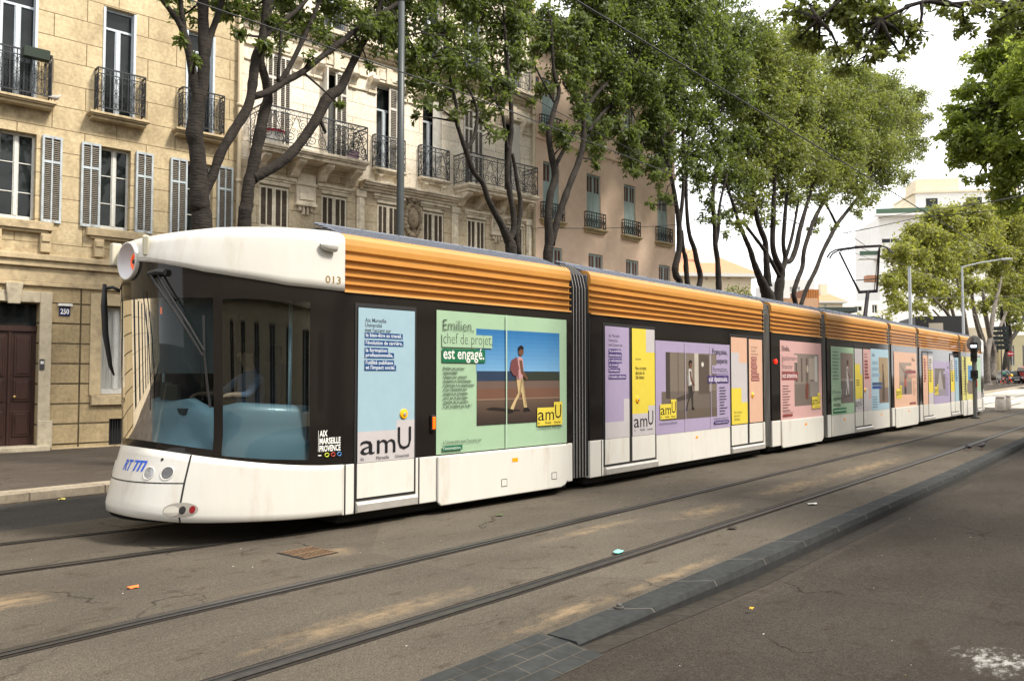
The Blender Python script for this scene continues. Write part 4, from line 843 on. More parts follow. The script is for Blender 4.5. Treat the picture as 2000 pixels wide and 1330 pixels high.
A += amu(1.86, 1.075, 0.245, YEL, INK, 1.95) + [('t', 1.86, 0.965, 0.05, 'recrute dans plus de 260 métiers', INK, 0.53, 'LEFT', 0.0005), ('t', 0.1, 0.86, 0.06, "L'Université met l'accent sur", INK, 0.66, 'LEFT', 0), ('r', 0.09, 0.42, 0.775, 0.835, DGR), ('t', 0.1, 0.787, 0.055, "l'innovation.", (235, 240, 235), 0.3, 'LEFT', 0), ('r', 1.215, 1.235, 0.735, 2.5, (188, 214, 190))]
advert(1, -2.79, A)
def skirt(k, u0, u1, spots=()):
    b = MB(); r = 0.1; c = [(u0, 0.715), (u0, 0.16), (u0+0.05, 0.115), (u1-r*1.6, 0.115), (u1-r*.7, 0.14), (u1-0.012, 0.2), (u1, 0.3), (u1, 0.715)]
    b.prism(c, -0.035, 0.0, 'y', M_TW); o = b.build('bogie_skirt', tram, MM[k], bevel=0.014)
    for x in spots: m = MB(); m.box(x-.055, x+.055, -0.0375, -0.0355, 0.24, 0.34, M_TS); m.box(x-.047, x+.047, -0.0385, -0.0374, 0.248, 0.332, M_TW); m.build('access_flap', o)
    q = MB(); xm = (u0+u1)/2; q.box(xm-.055+.12, xm+.055+.12, -0.039, -0.0352, 0.55, 0.60, M_AMB); q.build('side_reflector', o)
def seam(mb, u, z0, z1, w=0.009, m=None): mb.box(u-w, u+w, -0.0035, 0.0005, z0, z1, m or M_TS)
skirt(1, -2.78, -0.28, (-1.62, -0.6))
for u in (-4.12, -3.99, -3.06, -0.27): b = MB(); seam(b, u, 0.17, 0.72); b.build('panel_seam', tram, MM[1])
def door(k, leaves, items, step=True, z1=2.47, button=None):
    """leaves: [(u0, u1)], each leaf with its own print"""
    ua, ub = leaves[0][0], leaves[-1][1]
    d = MB(); d.box(ua-0.035, ub+0.035, -0.002, 0.0, 0.30, z1+0.04, M_TS)
    for u0, u1 in leaves: d.box(u0, u1, -0.012, -0.0021, 0.335, 0.72, M_TW); d.box(u0, u1, -0.011, -0.0022, 0.722, z1, M_TB)
    o = d.build('door', tram, MM[k], bevel=0.004, seg=1)
    for (u0, u1), it in zip(leaves, items): ad_mesh(it, 0, u0, -0.0145).build('advert_panel', o)
    if button:
        q = MB(); q.lathe([(0.058, 0), (0.058, 0.012), (0.05, 0.02), (0.026, 0.022), (0.024, 0.03), (0.01, 0.032)], (button[0], -0.013, button[1]), mat('yellow button', S(235, 170, 10), 0.35), 16, Matrix.Rotation(rad(90), 4, 'X'))
        q.lathe([(0.022, 0.031), (0.018, 0.036)], (button[0], -0.013, button[1]), M_ALU, 12, Matrix.Rotation(rad(90), 4, 'X')); q.build('door_button', o)
    if step:
        s = MB(); s.prism([(0.0, 0.30), (-0.03, 0.295), (-0.055, 0.27), (-0.055, 0.19), (0.0, 0.172)], ua-0.02, ub+0.03, 'x', M_ALU); s.build('door_step', tram, MM[k])
D1 = [('r', 0, .82, 1.07, 2.46, BLU), ('r', 0, .82, 0.725, 1.07, LGR), ('r', .55, .82, 1.06, 1.18, LGR)]
for i, (t, wd) in enumerate((('Aix Marseille', .30), ('Université', .24), ("met l'accent sur", .37))): D1.append(('t', .09, 2.30-0.055*i, 0.068, t, (60, 72, 84), wd, 'LEFT', 0.0008))
for i, (t, wd, dz) in enumerate((('le bien-être au travail,', .52, 0), ("l'évolution de carrière,", .53, .085), ('la formation', .30, .17), ('professionnelle,', .39, .225), ("l'utilité publique", .39, .31), ("et l'impact social.", .42, .365))):
    z = 2.135-dz; D1 += [('r', .085, .105+wd+.01, z-.016, z+.048, NAV), ('t', .10, z, 0.062, t, (225, 232, 240), wd, 'LEFT', 0.0012)]
D1 += amu(0.035, 0.815, 0.33, None, INK, 2.1)
door(1, [(-3.965, -3.145)], [D1], button=(-3.31, 1.25))
q = MB(); q.box(-2.885, -2.825, -0.03, 0.0, 1.03, 1.22, M_TS); q.box(-2.877, -2.833, -0.045, -0.03, 1.05, 1.20, mat('amber lamp', S(255, 110, 20), 0.25, emit=S(255, 90, 10), estr=0.35)); q.build('turn_signal', tram, MM[1], bevel=0.006)
# second car: doors at both ends, lavender poster between
L1 = [('r', 0, .70, 0.98, 2.46, LAV), ('r', 0, .70, .725, .98, LGR), ('r', .53, .70, .98, 1.33, LGR)]
for i, (t, wd) in enumerate((('Aix Marseille', .32), ('Université', .26), ("met l'accent sur", .40))): L1.append(('t', .10, 2.29-0.07*i, 0.075, t, (90, 80, 100), wd, 'LEFT', 0))
for t, wd, dz in (("l'éco-mobilité", .34, 0), ('universitaire,', .36, .065), ('la valorisation', .36, .15), ('du travail,', .25, .215), ("l'innovation,", .30, .30), ('la réussite collective.', .48, .40)):
    z = 2.06-dz; L1 += [('r', .095, .12+wd, z-.018, z+.052, PUR), ('t', .11, z, 0.062, t, (214, 204, 226), wd, 'LEFT', 0.001)]
L2 = [('r', 0, .72, 1.08, 2.46, YEL), ('r', .44, .72, 2.08, 2.46, LGR), ('r', 0, .72, .725, 1.08, LGR), ('r', .5, .72, 1.08, 1.2, LGR), ('t', .1, 1.95, 0.05, 'recrute', INK, .17, 'LEFT', 0)] + [('t', .1, 1.79-.075*i, .085, t, (70, 62, 40), wd, 'LEFT', 0.0005) for i, (t, wd) in enumerate((('Nous recrutons', .34), ('dans plus de', .28), ('260 métiers.', .28)))] + amu(0.04, .86, .30, None, INK, 1.95)
door(2, [(0.39, 1.09), (1.18, 1.90)], [L1, L2], button=(1.34, 1.31))
F = [('r', 0, 2.88, .70, 2.29, LAV), ('r', .35, 2.3, 1.42, 2.1, (128, 116, 104)), ('r', .2, 2.3, 1.05, 1.42, (112, 101, 92)), ('r', .35, .5, 1.3, 2.1, (74, 64, 58)), ('r', .78, .8, 1.35, 2.1, (90, 80, 72)), ('r', 1.4, 1.56, 1.42, 2.1, (196, 188, 176)), ('r', 1.56, 1.98, 1.36, 2.08, (92, 80, 72)), ('r', 2.0, 2.07, 1.4, 2.08, (186, 178, 168)), ('e', 1.72, 1.9, .05, .045, (220, 215, 205)), ('r', .2, 2.3, .93, 1.1, (104, 92, 82)), ('p', [(.7, 1.3), (1.4, 1.42), (1.3, 1.3), (.8, 1.25)], (74, 66, 60))]
F += person_print(1.22, 1.08, .9, (205, 200, 195), (62, 56, 54), w=.85, step=.7)
F += [('t', 2.76, 2.10, .15, 'Françoise,', INK, .64, 'RIGHT', 0), ('t', 2.76, 1.93, .15, 'experte', INK, .46, 'RIGHT', 0), ('r', 2.1, 2.8, 1.73, 1.89, LAV), ('t', 2.76, 1.76, .15, 'formation,', INK, .62, 'RIGHT', 0), ('r', 1.92, 2.8, 1.555, 1.70, PUR), ('t', 2.76, 1.585, .145, 'est épanouie.', (235, 230, 240), .8, 'RIGHT', .002)]
F += lines(2.4, 1.46, 10, .055, .36, (90, 80, 104), 3) + amu(.14, 1.03, .25, YEL, INK, 2.0) + [('t', .1, .87, .05, 'recrute dans plus de 260 métiers', INK, .62, 'LEFT', 0), ('t', 2.76, .87, .055, "L'Université met l'accent sur", INK, .62, 'RIGHT', 0), ('r', 2.16, 2.78, .785, .845, PUR), ('t', 2.74, .797, .05, 'la réussite collective.', (220, 214, 232), .54, 'RIGHT', 0)]
F += [('r', 1.02, 1.035, .7, 2.29, (190, 178, 206)), ('r', 2.02, 2.035, .7, 2.29, (190, 178, 206))]
advert(2, 1.94, F)
R1_ = [('r', 0, .74, 1.05, 2.45, PEA), ('r', .0, .74, 1.72, 2.15, LGR), ('r', .36, .74, 1.95, 2.45, PEA), ('r', 0, .46, 1.0, 1.45, YEL), ('r', .46, .74, 1.16, 1.75, LGR), ('r', 0, .46, 1.45, 1.72, LGR), ('r', 0, .74, .74, 1.16, YEL)] + [('t', .1, .95-.07*i, .08, t, (90, 80, 50), wd, 'LEFT', 0) for i, (t, wd) in enumerate((('Nous recrutons', .36), ('dans plus de', .28), ('260 métiers.', .28)))]
R2_ = [('r', 0, .66, .74, 2.44, PEA)] + [('t', .1, 2.25-.07*i, .075, t, (110, 80, 70), wd, 'LEFT', 0) for i, (t, wd) in enumerate((('Aix Marseille', .3), ('Université', .24), ("met l'accent sur", .36)))]
for i, wd in enumerate((.28, .26, .3, .28, .38, .4)): z = 2.03-.085*i; R2_ += [('r', .1, .1+wd, z-.02, z+.05, MAR), ('r', .12, .08+wd, z+.005, z+.025, (214, 170, 160))]
door(2, [(4.86, 5.6), (5.7, 6.36)], [R1_, R2_], button=(5.85, 1.3))
for u in (0.3, 1.95, 4.82, 6.4): b = MB(); seam(b, u, 0.17, 0.72, .008); b.build('panel_seam', tram, MM[2])
b = MB(); b.box(3.38, 3.46, -0.004, 0, .56, .60, M_AMB); b.build('side_reflector', tram, MM[2])
# third car: pink poster
E3 = [('r', 0, 2.6, .71, 2.47, PNK), ('r', .82, 2.4, 1.0, 2.2, (142, 128, 118)), ('r', .82, 2.4, 1.0, 1.5, (120, 108, 100))]+[('r', .9+.33*i, 1.0+.33*i, 1.55, 2.1, (96, 84, 78)) for i in range(4)]+[('r', 1.75, 2.2, 1.6, 2.1, (170, 158, 146)), ('r', 2.12, 2.3, 1.55, 2.15, (200, 196, 190)), ('r', 1.8, 2.4, 1.2, 1.55, (150, 140, 132)), ('p', [(1.5, 1.15), (1.66, 1.15), (1.7, 1.5), (1.58, 1.55), (1.5, 1.4)], (120, 62, 44)), ('e', 1.64, 1.85, .07, .09, (190, 176, 160))]
E3 += [('t', .1, 2.24, .17, 'Elodie,', INK, .45, 'LEFT', 0), ('r', .08, 1.0, 1.99, 2.16, PNK), ('t', .1, 2.03, .17, 'gestionnaire', INK, .86, 'LEFT', 0), ('r', .08, .8, 1.8, 1.97, PNK), ('t', .1, 1.84, .17, 'financier', INK, .62, 'LEFT', 0), ('r', .08, 1.03, 1.60, 1.78, MAR), ('t', .1, 1.645, .165, 'est attentive.', (236, 222, 220), .9, 'LEFT', .002)] + lines(.1, 1.46, 10, .06, .55, (120, 84, 84), 7) + amu(1.9, 1.0, .27, YEL, INK, 1.85) + [('t', .1, .87, .055, "L'Université met l'accent sur", INK, .6, 'LEFT', 0), ('r', .1, .66, .79, .845, MAR), ('t', 1.85, .89, .05, 'recrute dans plus de 260 métiers', INK, .64, 'LEFT', 0)]
advert(3, 0.46, E3); skirt(3, 0.45, 3.06)
q = MB(); q.lathe([(0.05, 0), (0.05, 0.02), (0.03, 0.03)], (0.2, -0.003, 2.0), mat('red lamp', S(255, 40, 20), 0.3, emit=S(255, 30, 10), estr=1.6), 12, Matrix.Rotation(rad(90), 4, 'X')); q.build('marker_lamp', tram, MM[3])
# fourth car
G4 = [('r', 0, 1.8, .70, 2.43, GRN), ('r', .72, 1.75, .98, 2.28, (140, 122, 112)), ('r', .72, 1.75, .98, 1.55, (118, 106, 102)), ('r', .72, 1.75, 1.55, 1.62, (160, 146, 136))] + person_print(1.25, 1.15, .95, (225, 215, 210), (222, 218, 220), w=.9, step=.6) + lines(.1, 2.28, 9, .085, .55, (96, 122, 100), 11) + [('r', .1, .75, 1.2, 1.34, GRN), ('t', .12, 1.24, .13, 'Florence,', INK, .6, 'LEFT', 0), ('t', .12, 1.08, .13, 'ingénieure', INK, .64, 'LEFT', 0), ('t', .12, .92, .13, 'chimiste,', INK, .55, 'LEFT', 0), ('r', .1, 1.1, .745, .87, DGR), ('r', .12, 1.08, .79, .83, (160, 196, 164))]
advert(4, 0.26, G4)
Y4 = [('r', 0, .66, .72, 2.42, LGR), ('r', .02, .45, 1.07, 2.0, YEL), ('r', .02, .64, 1.07, 1.72, YEL)] + [('r', .1, .1+.28, 1.55-.06*i, 1.58-.06*i, (120, 108, 60)) for i in range(3)] + amu(.02, .86, .28, None, INK, 1.9)
P4_ = [('r', 0, .68, 1.36, 2.42, PNK), ('r', 0, .68, .72, 1.36, LGR), ('r', .45, .68, 1.05, 1.4, PNK)] + lines(.1, 2.27, 2, .08, .3, (120, 80, 80), 5)
for i, wd in enumerate((.28, .3, .3, .28, .34, .4)): P4_ += [('r', .1, .1+wd, 2.06-.09*i, 2.12-.09*i, MAR)]
door(4, [(2.10, 2.76), (2.84, 3.52)], [Y4, P4_], button=(2.95, 1.3))
B4 = [('r', 0, 1.75, .71, 2.45, (176, 206, 222)), ('r', .75, 1.7, .9, 2.22, (170, 148, 116)), ('r', .75, 1.7, .9, 1.35, (126, 108, 96)), ('p', [(1.05, .95), (1.3, .95), (1.3, 1.5), (1.2, 1.9), (1.12, 1.9), (1.08, 1.5)], (84, 70, 54)), ('e', 1.16, 1.97, .06, .07, (90, 66, 52)), ('t', .1, 2.24, .13, 'Julie,', INK, .3, 'LEFT', 0)] + [('r', .1, .1+wd, 2.0-.17*i, 2.1-.17*i, (150, 176, 194)) for i, wd in enumerate((.55, .6, .75))] + [('r', .1, 1.05, 1.42, 1.5, (60, 84, 120)), ('r', .1, 1.0, 1.32, 1.4, (46, 74, 150))] + lines(.1, 1.08, 5, .07, .5, (104, 126, 146), 5)
advert(4, 3.56, B4)
for u in (.24, 2.08, 3.54): b = MB(); seam(b, u, .17, .72, .008); b.build('panel_seam', tram, MM[4])
for u in (1.2, 4.5): b = MB(); b.box(u, u+.09, -.004, 0, .54, .6, M_AMB); b.build('side_reflector', tram, MM[4])
# fifth car
A5 = [('r', 0, 2.62, .70, 2.42, PEA), ('r', .55, 2.0, 1.1, 2.1, (164, 146, 132)), ('r', .55, 2.0, 1.1, 1.5, (138, 124, 116)), ('p', [(1.1, 1.12), (1.35, 1.12), (1.3, 1.65), (1.15, 1.65)], (60, 50, 48)), ('e', 1.22, 1.72, .09, .1, (100, 70, 56)), ('r', 1.15, 1.35, 1.35, 1.6, (176, 84, 60)), ('p', [(.6, 2.05), (1.4, 1.6), (1.9, 1.95), (1.4, 1.75)], (120, 104, 94)), ('r', 1.3, 2.5, 1.9, 2.0, PEA), ('t', 2.45, 2.16, .15, 'Elise,', INK, .4, 'RIGHT', 0), ('r', 1.25, 2.5, 1.76, 1.86, MAR), ('r', 1.5, 2.5, 1.62, 1.72, (200, 150, 130))] + lines(2.1, 1.5, 8, .06, .4, (150, 110, 96), 2) + amu(.2, 1.08, .3, YEL, INK, 1.8) + [('r', 1.7, 2.45, .78, .84, MAR)]
advert(5, 0.24, A5); skirt(5, 0.26, 2.9)
# sixth car
def stripes(wd, base, top, bar, seed):
    r = random.Random(seed); L = [('r', 0, wd, .72, 2.38, base)]
    if top: L.append(('r', 0, wd, 1.1, 1.9, top))
    return L + [('r', .12, .12+wd*.5*r.uniform(.6, 1), 2.2-.09*i, 2.26-.09*i, bar) for i in range(9)]
door(6, [(.36, 1.02), (1.1, 1.76)], [stripes(.66, PEA, None, MAR, 1), stripes(.66, LGR, YEL, (120, 110, 70), 2)])
A6 = [('r', 0, 2.5, .70, 2.2, LAV), ('r', .15, 1.75, 1.1, 1.95, (112, 102, 98)), ('p', [(.5, 1.1), (.8, 1.7), (1.0, 1.9), (1.2, 1.6), (1.5, 1.1)], (168, 160, 158)), ('r', .15, 1.75, .98, 1.2, (150, 142, 150)), ('r', 1.5, 2.4, 1.75, 1.85, LAV), ('t', 2.42, 1.95, .14, 'Anne,', INK, .4, 'RIGHT', 0)] + lines(1.75, 1.8, 12, .075, .6, (110, 98, 130), 8) + amu(.12, 1.1, .28, YEL, INK, 1.7)
advert(6, 1.84, A6)
door(6, [(4.42, 5.06), (5.12, 5.78)], [stripes(.64, LGR, YEL, (120, 110, 70), 4), stripes(.66, BLU, None, (40, 80, 150), 3)])
A7 = [('r', 0, 2.5, .73, 2.44, (226, 218, 130)), ('r', 1.1, 2.4, .95, 2.1, SKYB), ('r', 1.1, 2.4, .95, 1.5, (112, 96, 88)), ('r', .9, 2.4, 1.0, 1.4, (128, 114, 104))] + lines(.12, 2.25, 14, .1, .8, (130, 124, 76), 9)
advert(7, 0.14, A7); skirt(7, 0.15, 2.7)
door(7, [(2.95, 3.75)], [[('r', 0, .8, 1.05, 2.44, GRN), ('r', 0, .8, .72, 1.05, LGR)]])
# ---------------------------------------------------------------- tram cab (local: s = distance ahead of the first joint, v = across, z)
SB, TREF = 4.4, 6.0
def Tz(z): return lerp([(0.1, 6.02), (0.2, 6.08), (0.35, 6.11), (0.65, 6.04), (0.95, 5.95), (1.1, 5.95), (2.6, 6.0), (2.9, 6.01), (3.1, 5.98), (3.5, 5.9)], z)
PP = 2.15
def pw(x): return max(0.0, x)**(2/PP)
_th = [math.pi/2*k/900 for k in range(901)]; _q = [0.0]
for a, c in zip(_th, _th[1:]): _q.append(_q[-1]+math.hypot((TREF-SB)*(pw(math.cos(c))-pw(math.cos(a))), 1.2*(pw(math.sin(c))-pw(math.sin(a)))))
QE = _q[-1]; QT = QE+SB-4.15
def q_of_s(s):
    if s <= SB: return QE+SB-s
    th = math.acos(min(1, (s-SB)/(TREF-SB))**(PP/2)); return float(np.interp(th, _th, _q))
def s_of_q(q):
    q = abs(q)
    return SB-(q-QE) if q >= QE else SB+(TREF-SB)*pw(math.cos(float(np.interp(q, _q, _th))))
def cabpt(q, z, off=0.0, k=1.0):
    """a point of the cab skin: q = arc length from the nose (negative on the near side), off = outwards"""
    sg = -1 if q < 0 else 1; a = abs(q)
    if a >= QE: s, v, ns, nv = SB-(a-QE), 1.2, 0, 1
    else:
        th = float(np.interp(a, _q, _th)); A = Tz(z)-SB
        cx_, sx_ = pw(math.cos(th)), pw(math.sin(th)); s, v = SB+A*cx_, 1.2*sx_; ns, nv = cx_**(PP-1)*1.2, sx_**(PP-1)*A; L = math.hypot(ns, nv); ns /= L; nv /= L
    s += ns*off; v += nv*off
    s = 4.15+(s-4.15)*k if k != 1 else s; v *= k
    return (-s, 1.2+sg*v, z)
zk = lambda q: 0.725+0.245*(max(0, s_of_q(q)-4.15)/1.85)**1.6
zt = lambda q: lerp([(4.15, 2.625), (4.84, 2.64), (5.33, 2.70), (5.584, 2.74), (5.83, 2.81), (6.0, 2.87)], s_of_q(q))
zb = lambda q: lerp([(4.15, 0.175), (4.6, 0.19), (5.4, 0.23), (5.7, 0.245), (5.95, 0.28), (6.08, 0.31)], s_of_q(q))
zs = lambda q: lerp([(4.15, 3.27), (5.06, 3.235), (5.6, 3.2), (6.08, 3.13)], s_of_q(q))
def qs(a, b, st=0.06): n = max(1, int(abs(b-a)/st)); return [a+(b-a)*i/n for i in range(n+1)]
def patch(mb, qa, qb, lo, hi, m, off=0.0, nz=6, k=None):
    lo = lo if callable(lo) else (lambda q, v=lo: v); hi = hi if callable(hi) else (lambda q, v=hi: v)
    mb.grid([[cabpt(q, lo(q)+(hi(q)-lo(q))*j/nz, off) for q in qs(qa, qb)] for j in range(nz+1)], m)
cabparts = []
def cp(mb, name, parent=None, **kw):
    o = mb.build(name, parent or tram, None if parent else MM[1], **kw)
    if parent is None: cabparts.append(o)
    return o
b = MB()
rows = [[cabpt(q, zb(q)+0.01, -0.10) for q in qs(-QT, QT)], [cabpt(q, zb(q), -0.02) for q in qs(-QT, QT)]]
rows += [[cabpt(q, zb(q)+0.012+(zk(q)-zb(q)-0.012)*j/9) for q in qs(-QT, QT)] for j in range(10)]
rows += [[cabpt(q, zk(q)+0.002, -0.015) for q in qs(-QT, QT)]]
b.grid(rows, M_TW); nose = cp(b, 'nose_panel', smooth=True)
qse = q_of_s(5.686); b = MB()
for s in (-1, 1):
    b.grid([[cabpt(s*qse+d, zb(s*qse)+(zk(s*qse)-zb(s*qse))*j/10, 0.0015) for d in (-0.009, 0.009)] for j in range(11)], M_TS); b.build('panel_seam', nose); b = MB()
b.grid([[cabpt(q, 0.632+d, 0.0015) for q in qs(-qse, qse)] for d in (-0.006, 0.006)], M_TS); b.build('panel_seam', nose)
M_REC = mat('recess grey', (0.26, 0.24, 0.21), 0.5)
def surf_disc(b, q0, z0, rx, rz_, off, m, n=20):
    R = [[cabpt(q0+rx*f*math.cos(t*6.2832/n), z0+rz_*f*math.sin(t*6.2832/n), off) for t in range(n+1)] for f in (.02, .35, .7, 1)]; b.grid(R, m); b.poly(R[0][:-1], m)
for sg in (-1, 1):
    b = MB(); q0 = sg*qse; E = lambda cx, cz, rx, rz_, off: [cabpt(q0-sg*(cx+rx*math.cos(t*.3927)), cz+rz_*math.sin(t*.3927), off) for t in range(16)]
    surf_disc(b, q0+sg*.01, .375, .165, .072, .002, M_REC); surf_disc(b, q0+sg*.12, .378, .028, .036, .0035, mat('red reflector', S(120, 12, 20), 0.35)); surf_disc(b, q0+sg*.03, .375, .032, .038, .005, M_TS); surf_disc(b, q0-sg*.07, .365, .075, .05, .0035, mat('recess light', (.45, .42, .37), .5))
    b.build('marker_recess', nose)
for sg in (-1, 1):
    for qq, z_, r_, c_ in ((.441, .725, .056, (0.30, 0.31, 0.33)), (.649, .73, .060, (0.09, 0.09, 0.09))):
        q0 = sg*qq; b = MB(); ring = lambda r, off: [cabpt(q0+r*1.05*math.cos(t*.2618), z_+r*math.sin(t*.2618), off) for t in range(24)]
        a0, a1, a2, a3 = ring(r_+.012, .001), ring(r_+.008, .006), ring(r_, .006), ring(r_-.003, .002)
        for A_, B_ in ((a0, a1), (a1, a2), (a2, a3)): b.add(A_+B_, [(t, (t+1) % 24, 24+(t+1) % 24, 24+t) for t in range(24)], M_TW)
        b.poly(ring(r_-.003, .0035), mat('headlight glass %.2f' % c_[0], c_, 0.08, 0.3, var=0.3, vscale=25)); b.build('headlight', nose, smooth=False)
    b = MB(); b.poly([cabpt(sg*.554+.016*math.cos(t*.6), .86+.016*math.sin(t*.6), .003) for t in range(10)], M_TS); b.build('sensor', nose)
# the operator's slanted blue mark on the nose: R, T and an m of three bars
M_RTM = mat('logo blue', S(15, 80, 190), 0.4); b = MB()
def nose_txt(mb, body, q, z, size, m, **kw): put_text(mb, body, q, z, size, m, 0.003, fn=lambda x, zz, y: cabpt(-x, zz, y), **kw)
q1 = 0.20
nose_txt(b, 'RT', q1-0.20, .735, .15, M_RTM, width=.175, bold=0.004, shear=0.35)
for k in range(3):
    x = q1+k*0.062; f = lambda a, z: cabpt(-(a+(z-.735)*.35), z, 0.003)
    b.poly([f(x, .735), f(x+.027, .735), f(x+.027, .825), f(x, .825)], M_RTM); b.poly([f(x-.04, .822), f(x+.027, .822), f(x+.022, .842), f(x-.04, .842)], M_RTM)
b.build('operator_logo', nose)
# black band with the cab windows
q_w0, q_w1, q_p = q_of_s(4.575), q_of_s(5.45), q_of_s(5.525)
wb_side = lambda q: lerp([(4.5, .80), (5.07, .845), (5.39, .885), (5.6, .92)], s_of_q(q)); wb_front = lambda q: zk(q)+0.075
WT = 2.48; b = MB()
for s in (-1, 1):
    patch(b, s*QT, s*q_w0, zk, zt, M_TB, -0.004, 8); patch(b, s*q_w0, s*q_w1, zk, wb_side, M_TB, -0.004, 2); patch(b, s*q_w0, s*q_w1, WT, zt, M_TB, -0.004, 2); patch(b, s*q_w1, s*q_p, zk, zt, M_TB, -0.004, 8)
patch(b, -q_p, q_p, zk, wb_front, M_TB, -0.004, 2); b.grid([[cabpt(q, WT+(zt(q)-WT)*j/12, -0.004) for q in qs(-q_p, q_p, .03)] for j in range(13)], M_TB)
EC = Vector(cabpt(-0.04, 2.88, 0.0)); k_ = [i for i, f in enumerate(b.f) if ((sum((Vector(b.v[j]) for j in f), Vector())/len(f))-EC).length > .175]; b.f = [b.f[i] for i in k_]; b.m = [b.m[i] for i in k_]
cp(b, 'cab_band', smooth=True)
b = MB()
for s in (-1, 1):
    for f, off in ((1, -0.03),):
        patch(b, s*q_w0, s*(q_w0+0.02), zk, zt, M_TS, -0.06, 3); patch(b, s*q_w1, s*(q_p), zk, zt, M_TS, -0.06, 3)
cp(b, 'window_pillar')
for s in (-1, 1):
    b = MB(); patch(b, s*q_w0, s*q_w1, wb_side, WT, M_CGS, -0.006, 8); cp(b, 'side_window', smooth=True)
b = MB(); patch(b, -q_p, q_p, wb_front, WT, M_CG, -0.006, 10); cp(b, 'windscreen', smooth=True)
# white roof cap
b = MB(); Q = qs(-QT, QT, .03); rows = [[cabpt(q, zt(q), -0.02) for q in Q], [cabpt(q, zt(q), 0.012) for q in Q]]
rows += [[cabpt(q, zt(q)+(zs(q)-0.12-zt(q))*j/5, 0.012) for q in Q] for j in (1, 2, 3, 4, 5)]
for k, dz in ((0.998, -0.085), (0.985, -0.045), (0.962, -0.015), (0.93, 0.005), (0.87, 0.03), (0.7, 0.075), (0.45, 0.11), (0.2, 0.125), (0.02, 0.13)): rows.append([cabpt(q, zs(q)+dz, 0.012, k) for q in Q])
b.grid(rows, M_TW)
def pierce(b, c, r):                       # the round lamp sits in an opening of the skin
    c = Vector(c); k = [i for i, f in enumerate(b.f) if ((sum((Vector(b.v[j]) for j in f), Vector())/len(f))-c).length > r]; b.f = [b.f[i] for i in k]; b.m = [b.m[i] for i in k]
EC = cabpt(-0.04, 2.88, 0.0); pierce(b, EC, .175); roofcap = cp(b, 'cab_roof', smooth=True)
b = MB(); b.grid([[cabpt(q, zt(q)+0.035+d, 0.0135) for q in qs(-QT, -0.25)] for d in (0, 0.006)], M_REC)
put_text(b, '013', -4.405, 2.70, .115, mat('ochre numerals', S(125, 98, 40), 0.5), -0.0145, .2, 'LEFT', .001); b.build('fleet_number', roofcap)
b = MB(); rows = []
for x, r in ((0, .012), (.03, .05), (.08, .072), (.16, .078), (.20, .074)): rows.append([(-4.50+x, -0.02-r*0.7*math.cos(t*.5236)-.03, 3.10+r*.85*math.sin(t*.5236)) for t in range(13)])
b.grid(rows, M_TW); b.poly(rows[-1][:-1], M_REC); b.build('camera_pod', roofcap, smooth=True)
b = MB(); c = Vector(cabpt(-.345, 3.02, .03)); b.box(-.03, .03, -.035, .035, -.10, .10, mat('cream plastic', (0.45, 0.42, 0.33), 0.5), Matrix.Translation(c) @ Matrix.Rotation(rad(-28), 4, 'Z') @ Matrix.Rotation(rad(14), 4, 'X')); b.build('position_lamp', roofcap, bevel=.012)
b = MB(); c = Vector(cabpt(.42, 3.0, .05)); b.box(-.05, .05, -.04, .04, -.12, .12, MATS['cream plastic'], Matrix.Translation(c)); b.build('position_lamp', roofcap, bevel=.012)
# round lamp on the prow
b = MB(); EM = Matrix.Translation(cabpt(-0.04, 2.88, 0.0)) @ Matrix.Rotation(rad(4), 4, 'Z') @ Matrix.Rotation(rad(-90), 4, 'Y')
M_BOWL = mat('satin white bowl', (0.55, 0.55, 0.56), 0.35)
b.lathe([(.19, -.12), (.197, -.02), (.20, .022), (.195, .032), (.185, .032)], (0, 0, 0), M_TW, 40, None, False)
b.lathe([(.185, .032), (.168, .0), (.135, -.045), (.10, -.075), (.090, -.08)], (0, 0, 0), M_BOWL, 40, None, False)
b.lathe([(.090, -.08), (.087, -.055), (.064, -.055), (.060, -.08)], (0, 0, 0), mat('orange lens', S(235, 90, 25), 0.3, emit=S(235, 80, 15), estr=0.25), 40, None, False)
b.lathe([(.060, -.08), (.05, -.065), (.03, -.055), (.026, -.05)], (0, 0, 0), M_BOWL, 32); b.lathe([(.026, -.05), (.022, -.04), (.01, -.038)], (0, 0, 0), M_TS, 24)
b.v = [tuple(EM @ Vector(v)) for v in b.v]; cp(b, 'round_lamp', smooth=True)
# wipers
b = MB(); W = lambda s, z, off=0.05: cabpt(-q_of_s(s), z, off)
b.tube([W(5.925, 2.72, .03), W(5.88, 2.735, .05), W(5.84, 2.73, .04)], .035, M_TS, 8); b.tube([W(5.915, 2.71), W(5.82, 2.45, .07), W(5.71, 2.17, .07), W(5.60, 1.9, .05)], [.017, .016, .012, .012], M_TS, 6); b.tube([W(5.88, 2.71), W(5.79, 2.45, .06), W(5.69, 2.2, .06), W(5.59, 1.95, .05)], .011, M_TS, 6)
b.tube([W(5.595, 2.3, .02), W(5.59, 1.9, .03), W(5.57, 1.6, .02), W(5.55, 1.38, .018)], .013, M_TS, 5)
b.tube([W(5.96, 2.55, .02), W(5.94, 2.1, .02), W(5.93, 1.6, .02), W(5.935, 1.35, .02)], .006, M_TS, 5); cp(b, 'wiper')
